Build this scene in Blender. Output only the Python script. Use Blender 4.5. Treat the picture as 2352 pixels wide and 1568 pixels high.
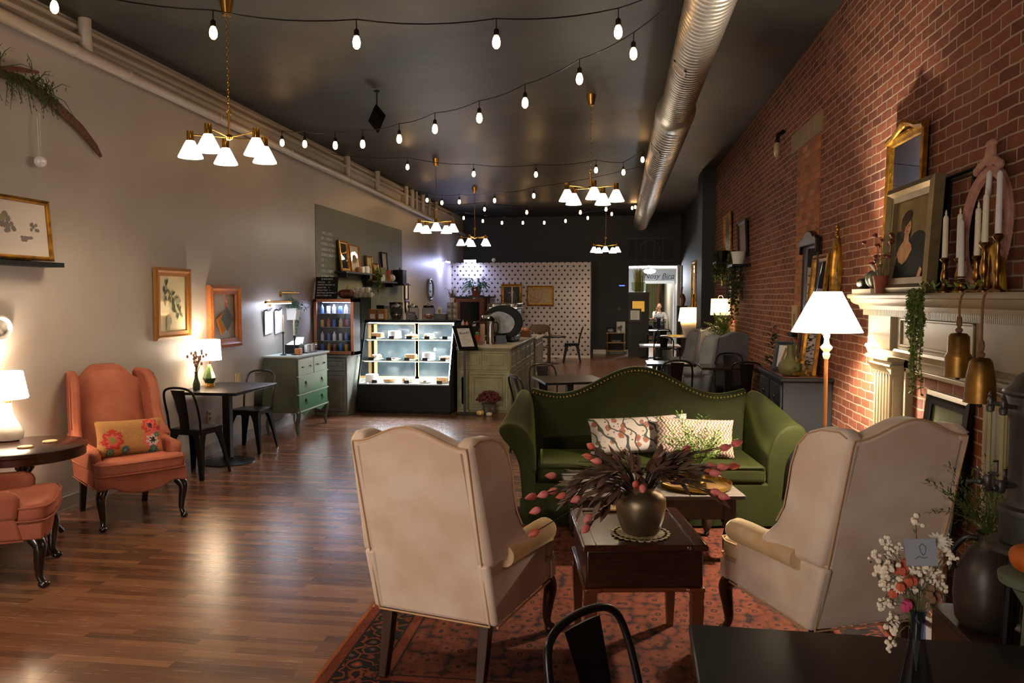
import bpy, bmesh, math, random
from mathutils import Vector as V, Matrix
PI = math.pi; rnd = random.Random(7)
for o in list(bpy.data.objects): bpy.data.objects.remove(o)
SC = bpy.context.scene; COL = SC.collection
sin, cos, R = math.sin, math.cos, math.radians
# ------------------------------------------------------------------ camera, view, world, big lights
FPX = 1801.0; H = 1.74
PIT = math.atan(102/FPX); PSI = math.atan(244/FPX*cos(PIT))
cd = bpy.data.cameras.new('camera'); cam = bpy.data.objects.new('camera', cd); COL.objects.link(cam)
cam.location = (0, 0, H); cam.rotation_euler = (PI/2-PIT, 0, PSI)
cd.sensor_fit = 'HORIZONTAL'; cd.sensor_width = 23.52; cd.lens = 23.52*FPX/2352; cd.clip_start = .05; cd.clip_end = 100
SC.camera = cam
vs = SC.view_settings; vs.view_transform = 'Standard'; vs.look = 'None'; vs.gamma = 1; vs.use_curve_mapping = False
vs.exposure = 1.0
CHAND = 6.0       # chandelier glass brightness
CBULB = 260.0     # lamp inside each glass
BULB = 18.0       # string bulb brightness
w = bpy.data.worlds.new('world'); SC.world = w; w.use_nodes = True
w.node_tree.nodes['Background'].inputs[0].default_value = (.05, .06, .09, 1); w.node_tree.nodes['Background'].inputs[1].default_value = .3
def lamp(name, kind, loc, power, col, size=.1, rot=(0, 0, 0), sy=None, spot=None, parent=None):
    l = bpy.data.lights.new(name, kind); l.energy = power; l.color = col
    if kind == 'AREA':
        l.size = size
        if sy: l.shape = 'RECTANGLE'; l.size_y = sy
    else: l.shadow_soft_size = size
    if spot: l.spot_size = R(spot); l.spot_blend = .6
    o = bpy.data.objects.new(name, l); COL.objects.link(o); o.location = loc; o.rotation_euler = rot
    if parent: o.parent = parent
    return o
WARM = (1, .87, .70); NEUT = (1, .88, .74); COOL = (.62, .72, 1)
# unseen fill added outside the front window to light the chair backs
lamp('front_fill_light', 'AREA', (-3.0, -3.35, 1.9), 100, (1, .86, .74), 1.8, (R(90), 0, R(-12)), 2.2)

# ------------------------------------------------------------------ layout helper: a photo direction met with a known plane
_F = V((-sin(PSI)*cos(PIT), cos(PSI)*cos(PIT), -sin(PIT))); _R = V((cos(PSI), sin(PSI), 0)); _U = _R.cross(_F)
def at(x, y, X=None, Y=None, Z=None):
    d = _F+_R*((x-1176)/FPX)+_U*((784-y)/FPX)
    t = X/d.x if X is not None else (Y/d.y if Y is not None else (Z-H)/d.z)
    return V((0, 0, H))+d*t

# ------------------------------------------------------------------ mesh builder
def frames(pts):
    T = []
    n = len(pts)
    for i in range(n):
        a = pts[max(i-1, 0)]; b = pts[min(i+1, n-1)]
        t = (b-a); T.append(t.normalized() if t.length > 1e-9 else V((0, 0, 1)))
    u = T[0].orthogonal().normalized(); out = []
    for i, t in enumerate(T):
        u = (u-t*u.dot(t)); u = u.normalized() if u.length > 1e-6 else t.orthogonal().normalized()
        out.append((u.copy(), t.cross(u)))
    return out
class MB:
    def __init__(s): s.v = []; s.f = []; s.mi = []; s.cur = 0
    def m(s, i): s.cur = i; return s
    def add(s, vs, fs):
        k = len(s.v); s.v += [V(p) for p in vs]; s.f += [tuple(i+k for i in f) for f in fs]; s.mi += [s.cur]*len(fs); return s
    def box(s, x0, x1, y0, y1, z0, z1):
        return s.add([(x0,y0,z0),(x1,y0,z0),(x1,y1,z0),(x0,y1,z0),(x0,y0,z1),(x1,y0,z1),(x1,y1,z1),(x0,y1,z1)],
                     [(0,3,2,1),(4,5,6,7),(0,1,5,4),(1,2,6,5),(2,3,7,6),(3,0,4,7)])
    def cbox(s, c, d): return s.box(c[0]-d[0]/2, c[0]+d[0]/2, c[1]-d[1]/2, c[1]+d[1]/2, c[2]-d[2]/2, c[2]+d[2]/2)
    def loft(s, rings, caps=True, closed=True):
        n = len(rings[0]); vs = [p for r in rings for p in r]; fs = []
        for i in range(len(rings)-1):
            for j in range(n if closed else n-1):
                a = i*n+j; b = i*n+(j+1) % n; fs.append((a, b, b+n, a+n))
        if caps and closed: fs += [tuple(range(n-1, -1, -1)), tuple((len(rings)-1)*n+j for j in range(n))]
        return s.add(vs, fs)
    def tube(s, pts, r, n=8, caps=True, flat=None):
        pts = [V(p) for p in pts]; fr = frames(pts); rings = []
        for i, p in enumerate(pts):
            rr = r[i] if isinstance(r, (list, tuple)) else r; u, w_ = fr[i]
            rings.append([p+u*(rr*cos(2*PI*j/n))+w_*(rr*(flat or 1)*sin(2*PI*j/n)) for j in range(n)])
        return s.loft(rings, caps)
    def ring(s, pts, r, n=6):            # closed tube
        pts = [V(p) for p in pts]; m = len(pts); rings = []
        nrm = V((0, 0, 0)); c = sum(pts, V((0, 0, 0)))/m
        for i in range(m): nrm += (pts[i]-c).cross(pts[(i+1) % m]-c)
        nrm.normalize()
        for i, p in enumerate(pts):
            t = (pts[(i+1) % m]-pts[i-1]).normalized(); u = t.cross(nrm).normalized()
            rings.append([p+u*(r*cos(2*PI*j/n))+nrm*(r*sin(2*PI*j/n)) for j in range(n)])
        rings.append(rings[0]); return s.loft(rings, False)
    def lathe(s, prof, n=20, c=(0, 0, 0), caps=True):
        c = V(c); return s.loft([[c+V((max(r, 1e-4)*cos(2*PI*j/n), max(r, 1e-4)*sin(2*PI*j/n), z)) for j in range(n)] for r, z in prof], caps)
    def prism(s, ol, a0, a1, ax='y'):
        f = {'y': lambda p, a: (p[0], a, p[1]), 'x': lambda p, a: (a, p[0], p[1]), 'z': lambda p, a: (p[0], p[1], a)}[ax]
        return s.loft([[V(f(p, a0)) for p in ol], [V(f(p, a1)) for p in ol]])
    def sph(s, c, r, n=12, m=8):
        r = (r, r, r) if not isinstance(r, (tuple, list)) else r; c = V(c)
        return s.loft([[c+V((r[0]*sin(a)*cos(2*PI*j/n), r[1]*sin(a)*sin(2*PI*j/n), -r[2]*cos(a))) for j in range(n)] for a in [max(1e-3, min(PI-1e-3, PI*i/m)) for i in range(m+1)]])
    def leaf(s, p, d, L, W, up=V((0, 0, 1)), curl=.15):
        p = V(p); d = V(d).normalized(); w_ = d.cross(V(up)); w_ = w_.normalized() if w_.length > 1e-4 else d.orthogonal().normalized(); n = w_.cross(d)
        a, b, c = p+d*L*.35-n*curl*L*.1, p+d*L*.7-n*curl*L*.5, p+d*L-n*curl*L
        return s.add([p, a+w_*W*.5, a-w_*W*.5, b+w_*W*.4, b-w_*W*.4, c, a+n*W*.0], [(0, 1, 2), (1, 3, 4, 2), (3, 5, 4)])
    def quad(s, a, b, c, d): return s.add([a, b, c, d], [(0, 1, 2, 3)])
    def map(s, fn): s.v = [V(fn(p)) for p in s.v]; return s
    def rot(s, ang, ax='Z', c=(0, 0, 0)):
        m = Matrix.Rotation(ang, 3, ax); c = V(c); s.v = [m@(p-c)+c for p in s.v]; return s
    def mv(s, d): d = V(d); s.v = [p+d for p in s.v]; return s
    def build(s, name, mat, parent=None, bevel=0, seg=2, sub=0, smooth=42, loc=None, rz=0, rot=None):
        me = bpy.data.meshes.new(name); me.from_pydata([tuple(p) for p in s.v], [], s.f); me.update()
        bm = bmesh.new(); bm.from_mesh(me); bmesh.ops.recalc_face_normals(bm, faces=bm.faces); bm.to_mesh(me); bm.free()
        if smooth:
            for p in me.polygons: p.use_smooth = True
            if smooth < 180: me.set_sharp_from_angle(angle=R(smooth))
        for q in (mat if isinstance(mat, (list, tuple)) else [mat]): me.materials.append(q)
        if s.cur: me.polygons.foreach_set('material_index', s.mi)
        o = bpy.data.objects.new(name, me); COL.objects.link(o)
        if parent: o.parent = parent
        if loc is not None: o.location = loc
        o.rotation_euler = rot if rot else (0, 0, rz)
        if bevel:
            b = o.modifiers.new('bevel', 'BEVEL'); b.width = bevel; b.segments = seg; b.limit_method = 'ANGLE'; b.angle_limit = R(35); b.harden_normals = False
        if sub:
            q = o.modifiers.new('subdivision', 'SUBSURF'); q.levels = sub; q.render_levels = sub
        return o
def tag(o, label=None, cat=None, group=None, kind=None):
    for k, v in (('label', label), ('category', cat), ('group', group), ('kind', kind)):
        if v: o[k] = v
    return o
def thing(name, label, cat, loc=(0, 0, 0), rz=0, group=None, rot=None):
    o = bpy.data.objects.new(name, None); o.empty_display_size = .1; COL.objects.link(o); o.location = loc; o.rotation_euler = rot if rot else (0, 0, rz)
    return tag(o, label, cat, group)
def dup(o, loc=None, rz=None, label=None, group=None, parent=None):
    c = o.copy(); COL.objects.link(c)
    if parent: c.parent = parent
    if loc is not None: c.location = loc
    if rz is not None: c.rotation_euler = (0, 0, rz)
    if label: c['label'] = label
    if group: c['group'] = group
    for ch in o.children: dup(ch, parent=c)
    return c
def struct(mb, name, mat, **k): return tag(mb.build(name, mat, **k), kind='structure')
def arc(cx, cz, r, a0, a1, n, r2=None): return [(cx+r*cos(R(a0+(a1-a0)*i/n)), cz+(r2 or r)*sin(R(a0+(a1-a0)*i/n))) for i in range(n+1)]
def curve(pts, n=24):       # Catmull-Rom through points
    pts = [V(p) for p in pts]; P = [pts[0]*2-pts[1]]+pts+[pts[-1]*2-pts[-2]]; out = []
    for i in range(1, len(P)-2):
        m = max(2, n//(len(pts)-1))
        for k in range(m):
            t = k/m; a, b, c, d = P[i-1], P[i], P[i+1], P[i+2]
            out.append(.5*((2*b)+(c-a)*t+(2*a-5*b+4*c-d)*t*t+(3*b-a-3*c+d)*t**3))
    out.append(pts[-1]); return out
def text_mesh(s, size, mat, parent, loc, rot, name='lettering', shear=0, sx=1, ext=.001, align='LEFT'):
    c = bpy.data.curves.new(name, 'FONT'); c.body = s; c.size = size; c.extrude = ext; c.shear = shear; c.align_x = align; c.resolution_u = 3
    t = bpy.data.objects.new('tmp', c); COL.objects.link(t)
    bpy.context.view_layer.update()
    me = bpy.data.meshes.new_from_object(t.evaluated_get(bpy.context.evaluated_depsgraph_get())); me.name = name
    bpy.data.objects.remove(t); me.materials.clear(); me.materials.append(mat)
    o = bpy.data.objects.new(name, me); COL.objects.link(o); o.parent = parent; o.location = loc; o.rotation_euler = rot; o.scale = (sx, 1, 1); return o

# ------------------------------------------------------------------ materials
def lin(c): return tuple(((x/255)/12.92 if x/255 <= .04045 else ((x/255+.055)/1.055)**2.4) for x in c)+(1,)
MATS = {}
def newmat(name):
    m = bpy.data.materials.new(name); m.use_nodes = True; nt = m.node_tree; b = nt.nodes['Principled BSDF']; return m, nt, b
def N(nt, t, **k):
    n = nt.nodes.new(t)
    for a, v in k.items():
        if a in ('i',):
            for key, val in v.items(): n.inputs[key].default_value = val
        else: setattr(n, a, v)
    return n
def M(name, c, rough=.5, metal=0, var=None, scale=8, bump=0, bscale=60, sheen=0, coat=0, emit=0, ecol=None, alpha=1, stretch=None, spec=None, detail=4):
    """plain or two-colour noise material; c, var are sRGB 0-255"""
    if name in MATS: return MATS[name]
    m, nt, b = newmat(name); L = nt.links.new
    b.inputs['Base Color'].default_value = lin(c); b.inputs['Roughness'].default_value = rough; b.inputs['Metallic'].default_value = metal
    if sheen: b.inputs['Sheen Weight'].default_value = sheen; b.inputs['Sheen Roughness'].default_value = .35; b.inputs['Sheen Tint'].default_value = tuple(min(1, x*2.5+.01) for x in lin(c)[:3])+(1,)
    if coat: b.inputs['Coat Weight'].default_value = coat; b.inputs['Coat Roughness'].default_value = .04
    if spec is not None: b.inputs['Specular IOR Level'].default_value = spec
    if emit: b.inputs['Emission Color'].default_value = lin(ecol or c); b.inputs['Emission Strength'].default_value = emit
    if var or bump:
        tc = N(nt, 'ShaderNodeTexCoord'); src = tc.outputs['Object']
        if stretch:
            mp = N(nt, 'ShaderNodeMapping'); mp.inputs['Scale'].default_value = stretch; L(src, mp.inputs[0]); src = mp.outputs[0]
    if var:
        nz = N(nt, 'ShaderNodeTexNoise'); nz.inputs['Scale'].default_value = scale; nz.inputs['Detail'].default_value = detail; L(src, nz.inputs['Vector'])
        rp = N(nt, 'ShaderNodeValToRGB'); rp.color_ramp.elements[0].position = .35; rp.color_ramp.elements[1].position = .68
        rp.color_ramp.elements[0].color = lin(c); rp.color_ramp.elements[1].color = lin(var); L(nz.outputs['Fac'], rp.inputs[0]); L(rp.outputs[0], b.inputs['Base Color'])
    if bump:
        n2 = N(nt, 'ShaderNodeTexNoise'); n2.inputs['Scale'].default_value = bscale; n2.inputs['Detail'].default_value = 3; L(src, n2.inputs['Vector'])
        bp = N(nt, 'ShaderNodeBump'); bp.inputs['Strength'].default_value = bump; bp.inputs['Distance'].default_value = .01; L(n2.outputs['Fac'], bp.inputs['Height']); L(bp.outputs[0], b.inputs['Normal'])
    MATS[name] = m; return m
def glow(name, c, s):
    if name in MATS: return MATS[name]
    m, nt, b = newmat(name); b.inputs['Base Color'].default_value = lin(c); b.inputs['Emission Color'].default_value = lin(c); b.inputs['Emission Strength'].default_value = s; b.inputs['Roughness'].default_value = .3
    MATS[name] = m; return m
def glass(name, c=(255, 255, 255), rough=0.0, thin=.12):
    if name in MATS: return MATS[name]
    m = bpy.data.materials.new(name); m.use_nodes = True; nt = m.node_tree; nt.nodes.clear(); L = nt.links.new
    o = N(nt, 'ShaderNodeOutputMaterial'); t = N(nt, 'ShaderNodeBsdfTransparent'); g = N(nt, 'ShaderNodeBsdfGlossy'); mx = N(nt, 'ShaderNodeMixShader'); fr = N(nt, 'ShaderNodeLayerWeight'); fr.inputs[0].default_value = .5
    t.inputs[0].default_value = lin(c); g.inputs['Roughness'].default_value = rough; fp = N(nt, 'ShaderNodeMath', operation='POWER'); fp.inputs[1].default_value = 4; fm = N(nt, 'ShaderNodeMath', operation='MULTIPLY_ADD'); fm.inputs[1].default_value = .6; fm.inputs[2].default_value = .05
    L(fr.outputs['Facing'], fp.inputs[0]); L(fp.outputs[0], fm.inputs[0]); L(fm.outputs[0], mx.inputs[0]); L(t.outputs[0], mx.inputs[1]); L(g.outputs[0], mx.inputs[2]); L(mx.outputs[0], o.inputs[0]); MATS[name] = m; return m
def math_(nt, op, a, b=None, c=None):
    n = N(nt, 'ShaderNodeMath', operation=op)
    for i, x in enumerate((a, b, c)):
        if x is None: continue
        if isinstance(x, (int, float)): n.inputs[i].default_value = x
        else: nt.links.new(x, n.inputs[i])
    return n.outputs[0]
def mix(nt, f, a, b):
    n = N(nt, 'ShaderNodeMix', data_type='RGBA')
    for i, x in ((0, f), (6, a), (7, b)):
        if isinstance(x, (int, float, tuple)): n.inputs[i].default_value = x
        else: nt.links.new(x, n.inputs[i])
    return n.outputs[2]
def ramp(nt, f, stops):
    n = N(nt, 'ShaderNodeValToRGB'); e = n.color_ramp.elements
    while len(e) < len(stops): e.new(.5)
    for k, (p, c) in enumerate(stops): e[k].position = p; e[k].color = lin(c) if len(c) == 3 else c
    nt.links.new(f, n.inputs[0]); return n.outputs[0]
def bump(nt, b, h, st=.3, d=.01):
    bp = N(nt, 'ShaderNodeBump'); bp.inputs['Strength'].default_value = st; bp.inputs['Distance'].default_value = d; nt.links.new(h, bp.inputs['Height']); nt.links.new(bp.outputs[0], b.inputs['Normal'])
def noise(nt, vec, s, det=3, rough=.5):
    n = N(nt, 'ShaderNodeTexNoise'); n.inputs['Scale'].default_value = s; n.inputs['Detail'].default_value = det; n.inputs['Roughness'].default_value = rough
    nt.links.new(vec, n.inputs['Vector']); return n.outputs['Fac']
def mapping(nt, vec, sc=(1, 1, 1), loc=(0, 0, 0), rot=(0, 0, 0)):
    n = N(nt, 'ShaderNodeMapping'); n.inputs['Scale'].default_value = sc; n.inputs['Location'].default_value = loc; n.inputs['Rotation'].default_value = rot; nt.links.new(vec, n.inputs[0]); return n.outputs[0]

def floor_mat():
    m, nt, b = newmat('wood_strip_floor'); L = nt.links.new; tc = N(nt, 'ShaderNodeTexCoord').outputs['Object']
    def brick(off, wd, rh, mort):
        t = N(nt, 'ShaderNodeTexBrick'); t.offset = off; t.offset_frequency = 2; t.inputs['Scale'].default_value = 1
        t.inputs['Brick Width'].default_value = wd; t.inputs['Row Height'].default_value = rh; t.inputs['Mortar Size'].default_value = mort; t.inputs['Mortar Smooth'].default_value = 0; t.inputs['Bias'].default_value = 0
        t.inputs['Color1'].default_value = (0, 0, 0, 1); t.inputs['Color2'].default_value = (1, 1, 1, 1); t.inputs['Mortar'].default_value = (.5, .5, .5, 1); L(tc, t.inputs['Vector']); return t
    t1 = brick(.37, .62, .062, .0008); t2 = brick(.5, 1.3, .186, .0012)
    gr = noise(nt, mapping(nt, tc, (3, 60, 3)), 1.6, 5, .6); big = noise(nt, mapping(nt, tc, (1.2, 6, 1)), 1, 3)
    f = math_(nt, 'ADD', math_(nt, 'MULTIPLY', t1.outputs['Color'], .42), math_(nt, 'ADD', math_(nt, 'MULTIPLY', gr, .42), math_(nt, 'MULTIPLY', big, .22)))
    c = ramp(nt, f, [(.2, (78, 50, 37)), (.45, (104, 69, 50)), (.66, (130, 89, 63)), (.9, (152, 108, 76))])
    c = mix(nt, math_(nt, 'MULTIPLY', math_(nt, 'SUBTRACT', 1, t2.outputs['Fac']), 0), c, c)
    c = mix(nt, math_(nt, 'MULTIPLY', t2.outputs['Fac'], .75), c, lin((30, 18, 13)))
    L(c, b.inputs['Base Color']); rg = math_(nt, 'ADD', math_(nt, 'MULTIPLY', gr, .16), .17); L(rg, b.inputs['Roughness']); b.inputs['Specular IOR Level'].default_value = .5
    bump(nt, b, math_(nt, 'ADD', math_(nt, 'MULTIPLY', t1.outputs['Fac'], -.5), math_(nt, 'MULTIPLY', gr, .3)), .12, .004); return m
def brick_mat(name='red_brick', cols=((88, 46, 32), (114, 61, 41), (138, 82, 56)), mort=(178, 150, 122), axis='YZ'):
    m, nt, b = newmat(name); L = nt.links.new; tc = N(nt, 'ShaderNodeTexCoord').outputs['Object']
    sp = N(nt, 'ShaderNodeSeparateXYZ'); L(tc, sp.inputs[0]); cb = N(nt, 'ShaderNodeCombineXYZ'); L(sp.outputs['Y'], cb.inputs[0]); L(sp.outputs['Z'], cb.inputs[1])
    wob = N(nt, 'ShaderNodeTexNoise'); wob.inputs['Scale'].default_value = 5; L(tc, wob.inputs['Vector'])
    vec = N(nt, 'ShaderNodeVectorMath', operation='MULTIPLY_ADD'); L(wob.outputs['Color'], vec.inputs[0]); vec.inputs[1].default_value = (.022, .022, 0); L(cb.outputs[0], vec.inputs[2])
    t = N(nt, 'ShaderNodeTexBrick'); t.offset = .5; t.inputs['Scale'].default_value = 1; t.inputs['Brick Width'].default_value = .19; t.inputs['Row Height'].default_value = .0615; t.inputs['Mortar Size'].default_value = .0058; t.inputs['Mortar Smooth'].default_value = .25; t.inputs['Bias'].default_value = 0
    t.inputs['Color1'].default_value = (0, 0, 0, 1); t.inputs['Color2'].default_value = (1, 1, 1, 1); t.inputs['Mortar'].default_value = (.5, .5, .5, 1); L(vec.outputs[0], t.inputs['Vector'])
    n1 = noise(nt, tc, 26, 4, .6); n2 = noise(nt, tc, 1.1, 3)
    f = math_(nt, 'ADD', math_(nt, 'MULTIPLY', t.outputs['Color'], .36), math_(nt, 'ADD', math_(nt, 'MULTIPLY', n1, .36), math_(nt, 'MULTIPLY', n2, .3)))
    c = ramp(nt, f, [(.18, (52, 40, 40)), (.3, cols[0]), (.52, cols[1]), (.85, cols[2])])
    mc = mix(nt, n1, lin(tuple(x*.72 for x in mort)), lin(mort)); c = mix(nt, t.outputs['Fac'], c, mc)
    pat = ramp(nt, n2, [(.60, (0, 0, 0)), (.72, (255, 255, 255))]); c = mix(nt, math_(nt, 'MULTIPLY', pat, .25), c, lin((140, 110, 84)))
    L(c, b.inputs['Base Color']); b.inputs['Roughness'].default_value = .82; b.inputs['Specular IOR Level'].default_value = .3
    bump(nt, b, math_(nt, 'ADD', math_(nt, 'MULTIPLY', t.outputs['Fac'], -1), math_(nt, 'MULTIPLY', n1, .55)), .8, .012); return m
FLOOR = floor_mat(); BRICK = brick_mat(); BRICK_O = brick_mat('orange_brick', ((130, 72, 44), (164, 98, 58), (182, 120, 76)), (140, 112, 88))
TAUPE = M('taupe_wall_paint', (178, 170, 163), .38, var=(168, 159, 151), scale=1.3, bump=.12, bscale=9)
TRIMW = M('taupe_trim_paint', (176, 164, 150), .45); DARKW = M('charcoal_wall_paint', (38, 38, 39), .6, var=(43, 43, 43), scale=3)
CEIL = M('charcoal_ceiling', (36, 36, 34), .5, var=(62, 60, 52), scale=1.1, bump=.4, bscale=5, detail=8)
WHITE = M('white_paint', (225, 222, 214), .5); PAPER = M('white_paper', (226, 224, 220), .8); BLACK = M('black_metal', (12, 12, 13), .30, spec=.35)
BLACKW = M('black_wood', (18, 15, 14), .3); GOLD = M('gilt', (176, 128, 42), .36, .85, var=(120, 80, 24), scale=18, bump=.3, bscale=40); BRASS = M('brass', (196, 150, 70), .24, 1)
SILVER = M('steel', (170, 170, 172), .25, 1, var=(140, 140, 142), scale=20); DWOOD = M('dark_mahogany', (52, 24, 15), .25, var=(34, 15, 10), scale=6, stretch=(2, 14, 14), coat=.3)
MIRROR = M('mirror_glass', (235, 238, 240), .02, 1); GLASS = glass('clear_glass'); CERAM = M('white_ceramic', (232, 228, 220), .22, coat=.4)
LEAFG = M('green_leaf', (62, 92, 36), .55, var=(92, 122, 48), scale=12); LEAFD = M('dark_green_leaf', (36, 58, 30), .55, var=(56, 80, 40), scale=12); TERRA = M('terracotta', (142, 72, 46), .7, var=(120, 60, 38))
GREYP = M('grey_blue_paint', (27, 29, 32), .65, spec=.12, var=(23, 25, 28), scale=5)
WAX = M('ivory_wax', (226, 214, 186), .5); INK = M('black_ink', (22, 22, 24), .7)

# ------------------------------------------------------------------ room shell
XL, XR, ZC, YB, YW = -4.455, 1.705, 4.02, 22.4, 20.8
struct(MB().box(-4.7, 1.95, -3.2, 23.0, -.2, 0), 'floor', FLOOR)
struct(MB().box(-1.55, 1.8, 12.6, 22.7, .0, .13).box(.0, 1.75, 9.45, 12.6, .0, .13), 'floor_rear', FLOOR)
struct(MB().box(-4.7, 1.95, -3.2, 23.0, ZC, ZC+.2), 'ceiling', CEIL)
struct(MB().box(XL-.2, XL, -3.2, 23.0, 0, ZC), 'wall_left', TAUPE)
struct(MB().box(XR, XR+.2, -3.2, 14.45, 0, ZC), 'wall_right', BRICK)
struct(MB().box(1.48, XR+.2, 14.45, 15.3, 0, ZC).box(1.72, 1.92, 15.3, 22.6, 0, ZC), 'wall_right_rear', DARKW)
DX0, DX1, DZ = .29, 1.68, 2.62   # rear doorway
struct(MB().box(-4.7, DX0, YB, YB+.2, 0, ZC).box(DX1, 1.92, YB, YB+.2, 0, ZC).box(DX0, DX1, YB, YB+.2, DZ, ZC), 'wall_back', DARKW)
# front wall behind the viewer with a big shop window opening
struct(MB().box(-4.7, 1.95, -3.2, -3.0, 0, .7).box(-4.7, 1.95, -3.2, -3.0, 3.2, ZC).box(-4.7, -3.9, -3.2, -3.0, .7, 3.2).box(1.2, 1.95, -3.2, -3.0, .7, 3.2), 'wall_front', DARKW)
struct(MB().box(-3.9, 1.2, -3.12, -3.1, .7, 3.2), 'window_1', GLASS)
struct(MB().box(XL, XL+.015, -3, 20.7, 0, .12).box(XL, XL+.02, -3, 20.7, 0, .02), 'baseboard_left', M('baseboard_taupe', (150, 142, 134), .4))
struct(MB().box(-.7, DX0, YB-.02, YB, .13, .25), 'baseboard_back', WHITE)
# wallpapered partition
def wallpaper():
    m, nt, b = newmat('fan_wallpaper'); L = nt.links.new; tc = N(nt, 'ShaderNodeTexCoord').outputs['Object']
    sp = N(nt, 'ShaderNodeSeparateXYZ'); L(tc, sp.inputs[0]); W_, H_ = .156, .222
    u = math_(nt, 'DIVIDE', sp.outputs['X'], W_); v = math_(nt, 'DIVIDE', sp.outputs['Z'], H_)
    def dia(du, dv, a, bb):
        fu = math_(nt, 'ABSOLUTE', math_(nt, 'SUBTRACT', math_(nt, 'FRACT', math_(nt, 'ADD', u, du)), .5)); fv = math_(nt, 'ABSOLUTE', math_(nt, 'SUBTRACT', math_(nt, 'FRACT', math_(nt, 'ADD', v, dv)), .5))
        return math_(nt, 'LESS_THAN', math_(nt, 'ADD', math_(nt, 'MULTIPLY', fu, a), math_(nt, 'MULTIPLY', fv, bb)), 1)
    d = math_(nt, 'MAXIMUM', dia(0, 0, 4.7, 6.8), dia(.5, .5, 4.7, 6.8))
    def rings(du, dv):
        fu = math_(nt, 'MULTIPLY', math_(nt, 'SUBTRACT', math_(nt, 'FRACT', math_(nt, 'ADD', u, du)), .5), W_); fv = math_(nt, 'MULTIPLY', math_(nt, 'SUBTRACT', math_(nt, 'FRACT', math_(nt, 'ADD', v, dv)), .35), H_)
        r = math_(nt, 'SQRT', math_(nt, 'ADD', math_(nt, 'MULTIPLY', fu, fu), math_(nt, 'MULTIPLY', fv, fv)))
        return math_(nt, 'LESS_THAN', math_(nt, 'ABSOLUTE', math_(nt, 'SUBTRACT', r, .072)), .0035)
    ln = math_(nt, 'MULTIPLY', math_(nt, 'MAXIMUM', rings(0, 0), rings(.5, .5)), .2)
    c = mix(nt, ln, lin((190, 180, 176)), lin((120, 110, 108))); c = mix(nt, d, c, lin((24, 22, 26))); L(c, b.inputs['Base Color']); b.inputs['Roughness'].default_value = .6; return m
struct(MB().box(XL, -.72, YW, YW+.12, .0, 2.66), 'wall_partition', wallpaper())
struct(MB().box(-.722, -.70, YW-.01, YW+.13, .13, 2.67), 'trim_1', DARKW)
struct(MB().box(XL, -.72, YW-.012, YW, .13, .19), 'baseboard_partition', WHITE)
# painted sage rectangle behind the counter
SAGE = M('sage_wall_paint', (104, 106, 82), .55, var=(96, 99, 78), scale=3)
struct(MB().box(XL, XL+.006, 11.19, 15.88, .9, 3.12), 'trim_2', SAGE)
# boxed ledge above the pipes, infilled opening in the brick
struct(MB().box(XL, XL+.10, -3, 20.7, 3.83, 3.86).box(XL, XL+.055, -3, 20.7, 3.93, 3.96), 'trim_3', TRIMW)
struct(MB().box(XR-.012, XR, 7.06, 7.9, 1.2, 3.16), 'trim_4', BRICK_O)
struct(MB().box(XR-.022, XR, 7.0, 8.15, 3.14, 3.32), 'trim_5', M('plaster_lintel', (140, 118, 82), .8, var=(120, 100, 72), scale=6))
# room beyond the rear doorway
PW = M('pale_wall', (196, 194, 186), .6)
GB = M('grey_green_wall', (104, 104, 88), .7, var=(90, 92, 80), scale=2)
struct(MB().box(-1.2, 2.9, 22.6, 33.5, -.07, .128), 'floor_back_room', FLOOR)
struct(MB().box(-1.2, 2.9, 22.6, 33.5, 2.66, 2.8), 'ceiling_back_room', WHITE)
struct(MB().box(-1.3, -1.2, 22.6, 33.5, 0, 2.7), 'wall_back_room_left', PW)
struct(MB().box(1.9, 2.0, 22.6, 33.5, 0, 2.7), 'wall_back_room_right', PW)
Y2 = 27.5
struct(MB().box(-1.2, .93, Y2, Y2+.12, .1, 2.7).box(1.86, 2.0, Y2, Y2+.12, .1, 2.7).box(.93, 1.86, Y2, Y2+.12, 2.22, 2.7), 'wall_back_room', M('grey_wash_wall', (160, 160, 158), .7))
d1 = struct(MB().box(.85, .93, Y2-.03, Y2, .13, 2.3).box(1.86, 1.96, Y2-.03, Y2, .13, 2.3).box(.93, 1.86, Y2-.03, Y2, 2.2, 2.3), 'door_1', WHITE)
struct(MB().box(-1.2, 2.9, 33.4, 33.5, 0, 2.7), 'wall_far', GB)
struct(MB().box(DX1-.05, DX1+.015, YB-.015, YB+.22, .13, DZ+.02), 'trim_6', WHITE)
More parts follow.
